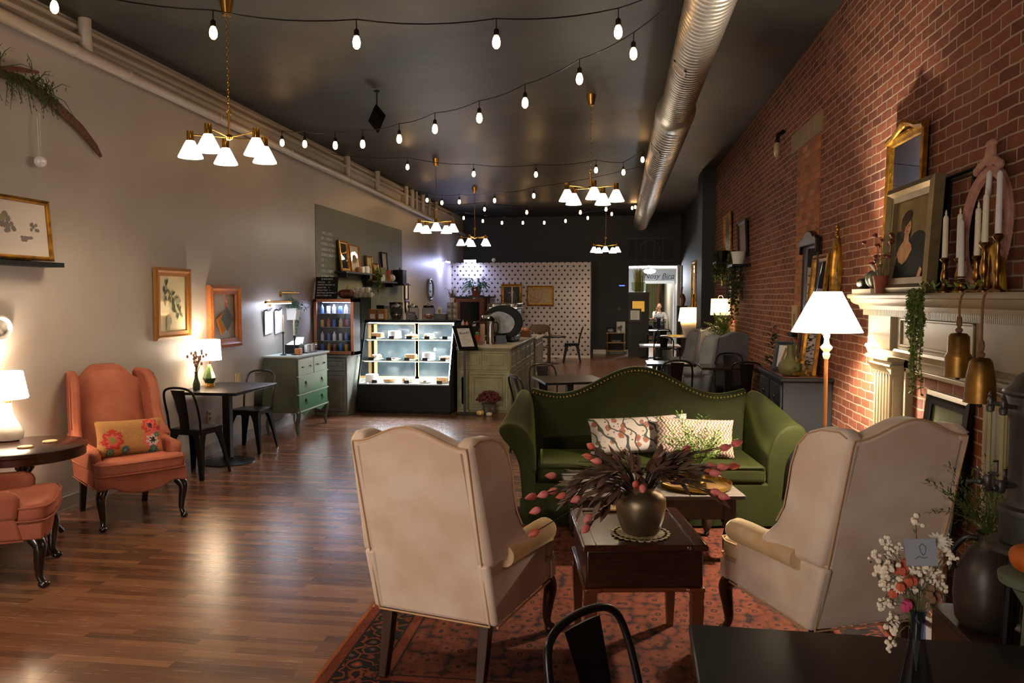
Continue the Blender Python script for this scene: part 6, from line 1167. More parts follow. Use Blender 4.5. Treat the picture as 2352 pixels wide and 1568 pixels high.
# ------------------------------------------------------------------ espresso machine and counter items
CTZ = 1.0005
t = thing('espresso_machine', 'black and steel espresso machine with curved side panel on the counter', 'espresso machine', (-1.86, 12.75, CTZ))
def cres(cx, cz, rx, rz, a0, a1, th0, th1, n=22):
    o, i_ = [], []
    for k in range(n+1):
        a = R(a0+(a1-a0)*k/n); f = sin(PI*k/n)**.7; o.append((cx+rx*cos(a), cz+rz*sin(a))); i_.append((cx+(rx-th0-th1*f)*cos(a), cz+(rz-th0-th1*f)*sin(a)))
    return o+i_[::-1]
MB().prism(cres(-.02, .33, .34, .28, 150, -100, .02, .12), -.06, .0).build('side_panel', M('black_machine_panel', (6, 6, 8), .5, spec=.25), t, bevel=.008)
MB().prism([(-.02+.26*cos(a), .33+.19*sin(a)) for a in [2*PI*k/32 for k in range(32)]], -.045, -.01).build('steel_side', M('brushed_steel', (140, 140, 142), .45, .9, var=(116, 116, 118), scale=14), t, bevel=.006)
MB().box(-.22, .20, .0, .75, .12, .55).build('body', M('dark_machine', (34, 34, 36), .35, .4), t, bevel=.03); MB().box(-.24, .22, -.02, .78, .55, .57).build('cup_tray', SILVER, t)
MB().tube([(-.24, -.02, .63), (.22, -.02, .63)], .008, 6).tube([(-.24, .78, .63), (.22, .78, .63)], .008, 6).tube([(.22, -.02, .63), (.22, .78, .63)], .008, 6).tube([(.22, -.02, .57), (.22, -.02, .63)], .007, 6).tube([(-.24, -.02, .57), (-.24, -.02, .63)], .007, 6).build('gallery_rail', SILVER, t)
MB().tube([(-.22, .1, .42), (-.36, .08, .40)], .035, 12).sph((-.36, .08, .40), .04).build('group_head', SILVER, t); MB().tube([(-.36, .06, .36), (-.52, -.02, .30)], .016, 8).build('portafilter', BLACK, t); MB().tube([(-.3, .0, .34), (-.42, -.06, .18), (-.40, -.06, .05)], .007, 6).build('steam_wand', SILVER, t)
MB().box(-.34, .18, -.02, .76, .02, .10).build('drip_tray', BLACK, t, bevel=.01)
for sx in (-.28, .14):
    for sy in (.03, .7): MB().lathe([(.025, 0), (.02, .02)], 10, (sx, sy, 0)).build('foot', BLACK, t)
for k in range(6): tag(MB().lathe([(0, 0), (.025, 0), (.036, .04), (.034, .06), (.031, .06), (.02, .008), (0, .006)], 14, caps=False).build('espresso_cup', GLASS if k % 2 else CERAM, None, loc=(-2.03+.075*k, 12.85+.06*(k % 2), CTZ+.5715)), ('glass' if k % 2 else 'white')+' cup on top of the espresso machine, number '+('one', 'two', 'three', 'four', 'five', 'six')[k]+' from the left', 'cup', 'cups on the espresso machine')
t = thing('steel_pitcher', 'tall steel water pitcher on the counter before the espresso machine', 'pitcher', (-2.0, 12.25, CTZ)); MB().lathe([(0, 0), (.075, 0), (.07, .02), (.058, .24), (.062, .36), (.055, .37), (.02, .42)], 22).build('body', SILVER, t); MB().tube(curve([(.06, 0, .34), (.11, 0, .33), (.12, 0, .22), (.07, 0, .12)], 14), .010, 8).build('handle', BLACK, t); MB().lathe([(.06, .36), (.065, .40), (.03, .43), (.012, .44)], 18).build('lid', BLACK, t)
t = thing('cup_stack', 'tall stack of pale paper cups beside the steel pitcher on the counter', 'cups', (-2.12, 12.2, CTZ)); cs = MB()
for k in range(14): cs.lathe([(.034, k*.022), (.042, k*.022+.02), (.043, k*.022+.024)], 16)
cs.build('cups', M('peach_paper_cup', (206, 176, 156), .7), t)
t = thing('honey_bottle', 'yellow squeeze bottle on the counter by the floor sign', 'bottle', (-2.30, 12.05, CTZ)); MB().lathe([(.03, 0), (.035, .02), (.035, .12), (.02, .15)], 14).build('bottle', M('honey_yellow', (214, 180, 96), .4), t); MB().lathe([(.018, .15), (.006, .20), (.002, .205)], 10).build('nozzle', M('honey_yellow', (214, 180, 96), .4), t)
t = thing('juice_bottle', 'orange-red bottle with green cap on the counter', 'bottle', (-2.17, 12.0, CTZ)); MB().lathe([(.04, 0), (.045, .02), (.045, .12), (.022, .16)], 14).build('bottle', M('orange_red_label', (206, 82, 50), .4), t); MB().lathe([(.03, .155), (.03, .19), (.02, .195)], 12).build('cap', M('green_cap', (92, 160, 80), .4), t)
mug(-2.22, 11.86, CTZ, R(180), 'black mug at the front of the counter by the bottles', .05, .10, BLACK, None)
t = thing('sugar_caddy', 'clear jar of wrapped sugar packets on the counter corner', 'jar', (-2.08, 11.80, CTZ)); MB().lathe([(.05, 0), (.055, .01), (.055, .05), (.05, .05)], 16, caps=False).build('dish', GLASS, t); sq = MB()
for k in range(14): sq.box(-.03, .03, -.035+k*.005, -.033+k*.005, .01, .075)
sq.build('packets', M('patterned_packet', (170, 150, 130), .7, var=(80, 60, 56), scale=80), t)
t = thing('menu_tent', 'dark tent card in front of the espresso machine on the counter', 'card', (-1.84, 12.35, CTZ)); MB().prism([(-.09, 0), (.09, 0), (.07, .13), (-.11, .13)], -.02, .0).build('card', BLACK, t)
t = thing('wood_crate', 'small wooden crate of orange items at the far end of the counter', 'crate', (-1.76, 14.5, CTZ)); MB().box(-.15, .15, -.1, .1, 0, .12).build('crate', M('brown_crate', (96, 54, 34), .6), t, bevel=.004); sq = MB()
for k in range(8): sq.sph((rnd.uniform(-.12, .12), rnd.uniform(-.07, .07), .13), .04, 8, 6)
sq.build('contents', M('peach_wrap', (206, 150, 110), .7), t)
ZF = .13
# ------------------------------------------------------------------ wallpapered partition: lights, pictures, corner cabinet, table
LEDB = glow('lit_blue_led', (196, 206, 255), 16)
t = thing('clamp_light', 'cool blue-white bar light clamped on top of the wallpapered partition', 'wall light', (-3.93, YW-.12, 2.70)); MB().tube([(-.16, 0, 0), (.16, 0, 0)], .032, 10).build('bar', LEDB, t); MB().tube([(0, .0, .0), (0, .12, .03), (0, .14, -.03)], .008, 6).build('arm', BLACK, t); lamp('led_light', 'AREA', (0, -.03, -.045), 12, (.50, .56, 1), .34, (R(-12), 0, 0), .1, parent=t)
t = thing('clamp_light', 'cool bar light aimed at the taupe wall beside the partition corner', 'wall light', (-4.25, 19.4, 2.62)); MB().tube([(0, -.2, 0), (0, .2, 0)], .02, 10).build('bar', LEDB, t); MB().tube([(0, .2, 0), (-.08, .5, .03), (-.2, .9, .08)], .010, 6).build('arm', BLACK, t); lamp('led_light', 'AREA', (-.02, 0, -.03), 9, (.52, .58, 1), .5, (0, R(10), 0), .3, parent=t)
t = thing('wall_camera', 'small white camera on top edge of the wallpapered partition', 'camera', (-3.31, YW+.03, 2.66)); MB().sph((0, -.02, .07), .055, 12, 8).build('body', WHITE, t); MB().tube([(0, 0, 0), (0, 0, .03)], .02, 8).build('mount', WHITE, t)
def a_dark(p, w, h, y, b): p.m(1); stroke(p, [(-.2*w, b+.6*h), (-.02*w, b+.66*h), (.15*w, b+.68*h)], .016, y); stroke(p, [(0, b+.7*h), (0, b+.4*h)], .022, y); blob(p, .0, b+.78*h, .045*w, .06*h, y); p.m(2); blob(p, -.02*w, b+.22*h, .3*w, .2*h, y); return [M('dark_canvas', (28, 26, 22), .5), M('canvas_flesh', (170, 120, 84), .7), M('canvas_brown', (70, 56, 42), .7)]
def a_map(p, w, h, y, b):
    r = random.Random(4); p.m(1)
    for k in range(7):
        a = r.uniform(0, 6); x, z = r.uniform(-.35, .3)*w, b+r.uniform(.2, .8)*h; pts = []
        for q in range(14): pts.append((x, z)); a += r.uniform(-.8, .8); x = max(-.46*w, min(.46*w, x+.03*cos(a))); z = max(b+.05*h, min(b+.95*h, z+.03*sin(a)))
        stroke(p, pts, .003, y)
    blob(p, -.3*w, b+.88*h, .04*w, .03*h, y); return [M('tan_paper', (164, 138, 100), .6), M('sepia_line', (74, 58, 40), .7)]
pA, pB = at(1151, 700, Y=YW-.01), at(1199, 652, Y=YW-.01); frame('figure_painting', 'gilt-framed dark figure painting on the fan wallpaper, partly behind the espresso machine', 'picture', pB.x-pA.x, .57, ((pA.x+pB.x)/2, YW-.005, pB.z-.57), 0, .07, GOLD, a_dark)
pA, pB = at(1210, 702, Y=YW-.01), at(1272, 656, Y=YW-.01); frame('map_drawing', 'gilt-framed tan line drawing on the fan wallpaper', 'picture', pB.x-pA.x, pB.z-pA.z, ((pA.x+pB.x)/2, YW-.005, pA.z), 0, .06, GOLD, a_map)
t = thing('corner_cabinet', 'dark mahogany glass-door cabinet in the corner by the wallpaper', 'cabinet', (-3.76, 20.2, 0)); w_ = .50
MB().prism([(-w_, -.35), (-w_+.12, -.45), (w_-.12, -.45), (w_, -.35), (w_, .5), (-w_, .5)], 0, 1.72, 'z').build('body', DWOOD, t); MB().prism([(-w_-.03, -.37), (-w_+.11, -.48), (w_-.11, -.48), (w_+.03, -.37), (w_+.03, .5), (-w_-.03, .5)], 1.72, 1.76, 'z').build('cornice', M('black_cornice', (20, 16, 16), .4), t)
MB().box(-.27, .27, -.462, -.45, .9, 1.66).build('door', M('dark_pane', (14, 12, 12), .08), t); MB().box(-.37, -.25, -.475, -.45, .86, 1.70).box(.25, .37, -.475, -.45, .86, 1.70).box(-.25, .25, -.475, -.45, 1.62, 1.70).box(-.25, .25, -.475, -.45, .86, .93).build('door_frame', M('red_mahogany', (96, 48, 28), .2, coat=.4), t)
for k, (x, h, c) in enumerate(((-.17, .16, (190, 160, 130)), (-.07, .13, (190, 96, 50)), (.12, .12, (206, 196, 190)))):
    tag(MB().lathe([(0, 0), (.04, 0), (.045, .02), (.04, h*.6), (.015, h*.8), (.018, h), (0, h)], 12).build('decanter', M('decanter_%d' % k, c, .3), None, loc=(-3.76+x, 19.70, 1.0)), ('tall clear', 'orange', 'round pale')[k]+' decanter before the door of the dark corner cabinet', 'bottle')
t = thing('ledge_board', 'dark ledge in front of the corner cabinet door carrying the decanters', 'shelf', (-3.76, 19.68, .97)); MB().box(-.28, .28, -.07, .04, 0, .029).build('board', DWOOD, t); MB().box(-.26, .26, -.06, .03, -.97, 0).build('support', M('black_plinth', (16, 13, 12), .6), t)
t = thing('potted_plant', 'terracotta pot with trailing green plant on top of the dark corner cabinet', 'plant', (-3.66, 20.1, 1.7605)); MB().lathe([(.20, 0), (.22, .02), (.2, .03)], 20).build('saucer', TERRA, t); MB().lathe([(.10, .03), (.13, .20), (.15, .20), (.155, .25), (.14, .25), (.11, .06)], 20, caps=False).build('pot', TERRA, t); fo = MB()
for k in range(60):
    a = rnd.uniform(0, 6.28); p_ = V((.12*cos(a), .12*sin(a), .25)); e = p_+V((rnd.uniform(.1, .3)*cos(a), rnd.uniform(.1, .3)*sin(a), rnd.uniform(-.22, .24))); m_ = p_.lerp(e, .5)+V((0, 0, .1)); c_ = curve([p_, m_, e], 6); fo.tube(c_, .004, 4)
    for q in c_[2:]: fo.leaf(q, V((cos(a), sin(a), rnd.uniform(-.8, .5))), .10, .045)
fo.build('leaves', M('plant_green', (60, 100, 60), .5, var=(86, 124, 84), scale=8), t, smooth=0)
t = thing('candle_figure', 'small dark figurine with a white taper near the espresso machine back', 'candlestick', (-2.62, 19.9, 0)); MB().box(-.16, .16, -.16, .16, 0, 1.55).build('pedestal', M('black_plinth', (16, 13, 12), .6), t); MB().lathe([(.10, 1.55), (.12, 1.57), (.05, 1.62), (.07, 1.72), (.04, 1.80), (.03, 1.86)], 12).build('figurine', M('dark_olive_figure', (54, 52, 40), .5), t); MB().tube([(-.06, -.05, 1.57), (-.06, -.05, 2.0)], .014, 8).build('candle', WAX, t)
# table with chairs by the partition
def round_table(x, y, r, z, label, zf=ZF, topm=None):
    t = thing('round_table', label, 'table', (x, y, zf)); MB().lathe([(r-.01, z-zf-.03), (r, z-zf-.025), (r, z-zf-.006), (r-.006, z-zf)], 40).build('tabletop', topm or M('black_tabletop', (16, 17, 19), .28, spec=.35), t); MB().lathe([(.26, 0), (.26, .01), (.05, .04), (.035, .08), (.035, z-zf-.03)], 20).build('pedestal', BLACK, t); return t
round_table(-1.66, 18.95, .42, .80, 'round black table with candles by the wallpapered partition')
t = thing('wooden_chair', 'brown wooden chair with pierced back rail at the round table by the counter', 'chair', (-1.78, 18.2, ZF)); BW = M('brown_chair_wood', (92, 72, 50), .45)
MB().box(-.21, .21, -.2, .22, .43, .46).build('seat', BW, t, bevel=.008)
for sx in (-1, 1): MB().tube([(sx*.20, -.19, .0), (sx*.20, -.19, .45), (sx*.22, -.27, .92)], .022, 8).build('leg', BW, t); MB().tube([(sx*.19, .20, 0), (sx*.19, .20, .44)], .02, 8).build('leg', BW, t)
MB().prism([(-.24, .78), (-.24, .92), (-.20, .97), (0, .99), (.20, .97), (.24, .92), (.24, .78), (.16, .82), (.10, .76), (0, .80), (-.10, .76), (-.16, .82)], -.285, -.255).build('back_rail', BW, t, bevel=.004); MB().box(-.05, .05, -.24, -.22, .46, .80).build('back_splat', BW, t)
for k, dx in enumerate((-.10, .04)):
    tag(MB().lathe([(.03, 0), (.03, .02), (.012, .03), (.013, .26), (.004, .28)], 10).build('candle', WAX, None, loc=(-1.72+dx, 18.85, .8005)), ('left', 'right')[k]+' ivory candle on the round table by the partition', 'candle', 'candles on the far round table')
t = thing('table_flowers', 'small bowl of pink flowers between the candles on the far round table', 'flowers', (-1.66, 18.98, .8005)); MB().lathe([(.05, 0), (.08, .05), (.07, .05), (.04, .01)], 14, caps=False).build('bowl', CERAM, t); sq = MB()
for k in range(20): sq.leaf((rnd.gauss(0, .035), rnd.gauss(0, .03), .07+rnd.random()*.06), V((rnd.gauss(0, 1), rnd.gauss(0, 1), 1)), .05, .03)
sq.build('blossoms', M('pale_pink_petal', (206, 160, 140), .7), t, smooth=0)
bistro(-1.12, 19.3, R(95), 'black metal bistro chair right of the round table before the fan wallpaper', ZF)
# mid-floor table and chairs
ptable(-.93, -.18, 8.75, 9.5, .79, 'black pedestal table behind the left end of the green sofa', rz=R(18))
bistro(-.88, 9.72, R(-162), 'black bistro chair at the far side of the table behind the green sofa')
bistro(-.90, 8.58, R(-58), 'black bistro chair at the near left side of the table behind the green sofa')
# right-hand tables and chairs
ptable(.36, .98, 10.0, 10.55, .90, 'black table behind the sofa crest, nearer the aisle', ZF)
ptable(1.0, 1.66, 9.55, 10.12, .90, 'black table before the grey wing chairs, beside the brick wall', ZF, topm=M('orange_reflection_tabletop', (48, 36, 20), .2))  # orange reflection on this black top is put into its brown colour
bistro(.66, 9.38, R(4), 'black bistro chair directly behind the green sofa crest', ZF)
bistro(.68, 11.05, R(176), 'black bistro chair on the far side of the two right tables, lit hoop', ZF)
bistro(1.46, 9.28, R(-6), 'black bistro chair between the sofa and the table at the brick wall', ZF)
bistro(1.40, 10.15, R(174), 'black bistro chair between the brick wall table and the grey wing chair', ZF)
ptable(.42, 1.2, 15.3, 16.0, .80, 'table with a painted white reflection on top, behind the aisle chair with tall slat', ZF, topm=M('pale_tabletop', (206, 206, 204), .25))  # white reflections on this top are put into its pale colour
bistro(.84, 14.9, R(0), 'black bistro chair with tall slat in the aisle before the table with the painted white reflection', ZF)
round_table(1.29, 17.0, .40, .92, 'round white-topped table carrying the urn lamp', ZF, M('pale_tabletop', (206, 206, 204), .25))
ptable(.72, 1.20, 18.6, 19.2, .955, 'far black table with shiny top in front of the doorway', ZF)
bistro(1.02, 18.2, R(0), 'farthest black bistro chair, in front of the doorway table', ZF)
t = thing('tall_sand_timer', 'wooden double-cup stand in front of the urn lamp', 'ornament', (1.53, 16.72, .921)); MB().lathe([(.06, 0), (.06, .02), (.02, .05), (.06, .10), (.06, .12), (.02, .15), (.06, .20), (.06, .22), (.0, .24)], 14).build('body', M('amber_wood', (130, 80, 40), .4), t)
tag(MB().box(-.12, .12, -.1, .1, 0, .02).build('napkin', M('yellow_cloth', (206, 190, 70), .8), None, loc=(1.18, 16.9, .9205), rz=.3), 'yellow napkin on the round white-topped table', 'napkin')
for k, (x, y) in enumerate(((1.22, 17.12), (1.34, 16.72))): tag(MB().lathe([(.03, 0), (.035, .10), (.033, .10), (.028, .005), (0, .005)], 12, caps=False).build('glass', GLASS, None, loc=(x, y, .9206)), ('farther', 'nearer')[k]+' clear drinking glass on the round white-topped table', 'glass', 'glasses on the round table')

# ------------------------------------------------------------------ cart, vent, doorway cabinet
t = thing('bar_cart', 'gold two-tier cart against the charcoal back wall', 'cart', (-.06, 22.1, ZF)); AG = M('antique_gold', (150, 122, 76), .4, .7)
for sx in (-1, 1):
    for sy in (-1, 1): MB().lathe([(.012, 0), (.014, .05), (.02, .12), (.012, .2), (.02, .3), (.012, .4), (.02, .5), (.012, .58), (.012, .62)], 8, (sx*(.23 if sy < 0 else .25), sy*.14, 0)).build('leg', AG, t)
for z in (.10, .33, .60): MB().box(-.27, .27, -.17, .17, z, z+.022).build('shelf_tier', AG, t, bevel=.004)
tag(MB().box(-.13, .13, -.10, .10, 0, .05).build('book_stack', M('grey_books', (110, 108, 104), .7), None, loc=(-.04, 22.1, ZF+.3525)), 'stack of grey books on the lower tier of the gold cart', 'books')
t = thing('telephone', 'black old telephone on the gold cart', 'telephone', (-.20, 22.08, ZF+.6225)); MB().loft([[V((x*w_, y*w_, z)) for x, y in ((-1, -.8), (1, -.8), (1, .8), (-1, .8))] for w_, z in ((.10, 0), (.10, .03), (.05, .11))]).build('body', BLACK, t, bevel=.008); MB().tube(curve([(-.11, 0, .10), (-.09, 0, .15), (.09, 0, .15), (.11, 0, .10)], 12), .018, 8).build('handset', BLACK, t); MB().lathe([(.04, 0), (.04, .008)], 16).rot(R(60), 'X').mv((0, -.07, .05)).build('dial', SILVER, t)
def a_pot(p, w, h, y, b): p.m(1); blob(p, 0, b+.5*h, .2*w, .16*h, y); p.m(2); blob(p, 0, b+.22*h, .12*w, .12*h, y); return [PAPER, M('print_leaf', (96, 124, 70), .7), M('print_pot', (176, 120, 96), .7)]
frame('plant_print', 'small white plant print standing on the gold cart', 'picture', .24, .30, (.08, 22.2, ZF+.6225), 0, .012, WHITE, a_pot, .012)
t = thing('pink_goblet', 'small footed bowl of pink flowers on the gold cart', 'flowers', (.02, 22.05, ZF+.6225)); MB().lathe([(.05, 0), (.015, .03), (.015, .06), (.06, .10), (.055, .10)], 14).build('bowl', CERAM, t); sq = MB()
for k in range(14): sq.sph((rnd.gauss(0, .03), rnd.gauss(0, .02), .12+rnd.random()*.03), .022, 6, 4)
sq.build('blossoms', M('dusky_pink', (150, 96, 90), .7), t)
t = thing('wall_switch', 'small dark dial on the charcoal back wall above the gold cart', 'switch', (.02, YB-.001, 1.40)); MB().lathe([(.04, 0), (.04, .02)], 14).rot(PI/2, 'X').build('dial', M('grey_dial', (80, 80, 80), .4), t)
t = thing('wall_tv_light', 'small glowing blue device on the charcoal wall by the doorway', 'device', (.12, YB-.06, 2.06)); MB().box(-.11, .11, -.04, .05, -.02, .02).build('body', BLACK, t); MB().box(-.10, .06, -.042, -.040, -.015, .015).build('screen', glow('lit_blue_screen', (80, 110, 230), 1.2), t)
t = thing('wall_panel', 'black slatted wall panel with a faint chalk circle above the doorway', 'panel', (.87, YB-.005, 2.76)); MB().box(-.60, .60, -.03, 0, 0, .62).build('board', M('near_black_board', (26, 26, 27), .6), t); sq = MB()
for x in (-.38, -.13, .12, .36): sq.box(x-.004, x+.004, -.032, -.03, .0, .62)
sq.box(-.60, .60, -.033, -.03, .0, .008).box(-.60, .60, -.033, -.03, .612, .62); stroke(sq, [(.27*cos(R(a)), .30+.27*sin(R(a))) for a in range(-60, 200, 12)], .004, -.033); sq.build('chalk_lines', M('chalk_grey', (120, 120, 120), .8), t, smooth=0)
t = thing('tall_cabinet', 'tall black cabinet with painted amber reflection beside the doorway', 'cabinet', (.55, 21.6, ZF)); MB().box(-.27, .27, -.2, .2, 0, 1.70).build('body', M('black_cabinet', (20, 20, 21), .5), t); MB().box(-.29, .29, -.22, .22, 1.70, 1.74).build('cornice', BLACKW, t); MB().box(-.17, .15, -.208, -.20, 1.22, 1.50).build('window', glow('amber_reflection_glow', (190, 140, 50), .45), t)  # amber reflection put in as a faintly glowing pane, no lamp inside
t = thing('glass_bowl', 'large glass vase of dried yellow-green grass on the tall black cabinet', 'vase', (.55, 21.6, ZF+1.7405)); MB().lathe([(.12, 0), (.19, .06), (.20, .26), (.19, .27)], 22, caps=False).build('bowl', glass('grass_bowl', (220, 224, 200), .05), t); sq = MB()
for k in range(160): a = rnd.uniform(0, 6.28); r = rnd.uniform(0, .14); p_ = V((r*cos(a), r*sin(a), .01)); sq.tube([p_, p_*1.1+V((0, 0, .3)), p_*1.3+V((rnd.gauss(0, .02), 0, rnd.uniform(.45, .66)))], .004, 4)
sq.build('grass', M('yellow_green_grass', (196, 192, 90), .7, var=(150, 156, 66), scale=20), t)
t = thing('framed_sign', 'black-framed white notice hanging on the front of the tall black cabinet', 'sign', (.45, 21.375, 1.07)); MB().box(-.17, .17, -.02, .02, 0, .36).build('frame', M('dark_grey_frame', (48, 48, 50), .5), t); MB().box(-.12, .12, -.022, -.02, .06, .31).build('paper', PAPER, t); sq = MB()
for k in range(4): scribble(sq, -.09, .25-k*.05, .17, .025, -.0235, .002)
sq.build('handwriting', INK, t, smooth=0)
t = thing('guitar_stand', 'dark rounded stand base on the floor at the doorway', 'stand', (.78, 21.0, ZF)); MB().lathe([(.22, 0), (.2, .02), (.03, .05), (.03, .62), (.0, .64)], 20).build('body', BLACK, t)

# side wall of the rear bay: hanging textile, gilt mirror
t = thing('wall_hanging', 'tall brown textile hanging on the side wall by the doorway', 'wall hanging', (1.70, 22.0, 1.25)); sq = MB(); sq.loft([[V((.0+.012*sin(i*1.3), -.30+.6*i/10, z)) for i in range(11)] for z in (0, .45, .9, 1.35)], False, False); sq.build('cloth', M('brown_textile', (112, 94, 76), .9, var=(150, 130, 106), scale=14), t)
frame('gilt_mirror', 'gilt mirror on the side wall of the rear bay behind the urn lamp', 'mirror', .85, 1.20, (1.715, 18.3, 1.36), R(-90), .06, GOLD, lambda p, w, h, y, b: MIRROR, .03)
t = thing('wood_sculpture', 'small reddish wood carving standing left of the rear gilt mirror', 'ornament', (1.55, 19.6, ZF)); MB().box(-.12, .12, -.15, .15, 0, 1.40).build('pedestal', M('charcoal_plinth', (40, 40, 41), .6), t); MB().tube(curve([(0, 0, 1.4), (.03, 0, 1.55), (-.02, 0, 1.7), (.0, 0, 1.86)], 12), [.05]*4+[.06]*4+[.02]*6, 8).build('carving', M('red_wood', (104, 56, 36), .5), t)

# ------------------------------------------------------------------ room beyond: ceiling light, lettering, people
t = thing('ceiling_light', 'white glass ceiling light in the room beyond the doorway', 'ceiling light', (.95, 24.6, 2.66)); MB().lathe([(.10, 0), (.10, -.08)], 16).build('base', SILVER, t); MB().lathe([(.16, -.08), (.19, -.12), (.16, -.17), (.05, -.20), (.0, -.205)], 20).build('shade', glow('lit_cool_globe', (226, 236, 250), 8), t); lamp('room_light', 'POINT', (0, 0, -.35), 90, (.86, .93, 1), .12, parent=t)
lamp('far_room_light', 'POINT', (1.0, 30.5, 2.3), 45, (1, .9, .74), .15)
t = thing('wall_script', 'large black script lettering with a bird over the inner doorway', 'lettering', (.92, Y2-.004, 2.36)); text_mesh('Nosy', .25, INK, t, (-.06, 0, .02), (R(90), 0, 0), 'script_word', .3, 1, .001); text_mesh('Bird', .25, INK, t, (.55, 0, .02), (R(90), 0, 0), 'script_word', .3, 1, .001)
bd = MB(); poly(bd, [(1.0, .05), (1.06, .20), (1.0, .27), (1.04, .30), (1.1, .27), (1.16, .12), (1.24, .02), (1.15, .02)], -.002); bd.build('bird', M('brown_bird', (110, 84, 44), .7), t, smooth=0); br = MB(); stroke(br, [(.55, -.02), (.75, .0), (.95, .02), (1.15, .0), (1.25, .08), (1.3, .18)], .008, -.003); pleaf(br, 1.2, .12, R(60), .12, .06, -.003); br.build('branch', INK, t, smooth=0)
t = thing('drapes', 'yellow-green curtains in the far room behind the seated people', 'curtain', (1.35, 33.2, 0))
for x, m_ in ((-.5, M('mustard_drape', (150, 120, 40), .8)), (.1, M('sage_drape', (110, 112, 78), .8)), (.75, M('sage_drape2', (96, 98, 70), .8))):
    MB().loft([[V((x+.5*i/20-.25, .03*sin(i*1.6), z)) for i in range(21)] for z in (.13, 2.6)], False, False).build('panel', m_, t)
t = thing('bare_tree', 'bare tree trunk standing in the far room between the curtains', 'branch', (1.65, 32.6, .13)); MB().tube(curve([(0, 0, 0), (.05, 0, .8), (-.05, 0, 1.5), (.03, 0, 2.4)], 16), .08, 8).build('trunk', DRIFT, t)
MB_ = None
def skin(name, verts, edges, rad, mat, parent, root=0, sub=2):
    me = bpy.data.meshes.new(name); me.from_pydata(verts, edges, []); o = bpy.data.objects.new(name, me); COL.objects.link(o); o.parent = parent; me.materials.append(mat)
    md = o.modifiers.new('skin', 'SKIN'); md.use_smooth_shade = True; md.branch_smoothing = .6
    if not me.skin_vertices: bpy.context.view_layer.update()
    for i, v in enumerate(me.skin_vertices[0].data): r = rad[i]; v.radius = r if isinstance(r, tuple) else (r, r); v.use_root = (i == root)
    q = o.modifiers.new('subdivision', 'SUBSURF'); q.levels = sub; q.render_levels = sub; return o
SKINM = M('skin', (206, 150, 122), .6); SKIN2 = M('ruddy_skin', (196, 130, 100), .6)
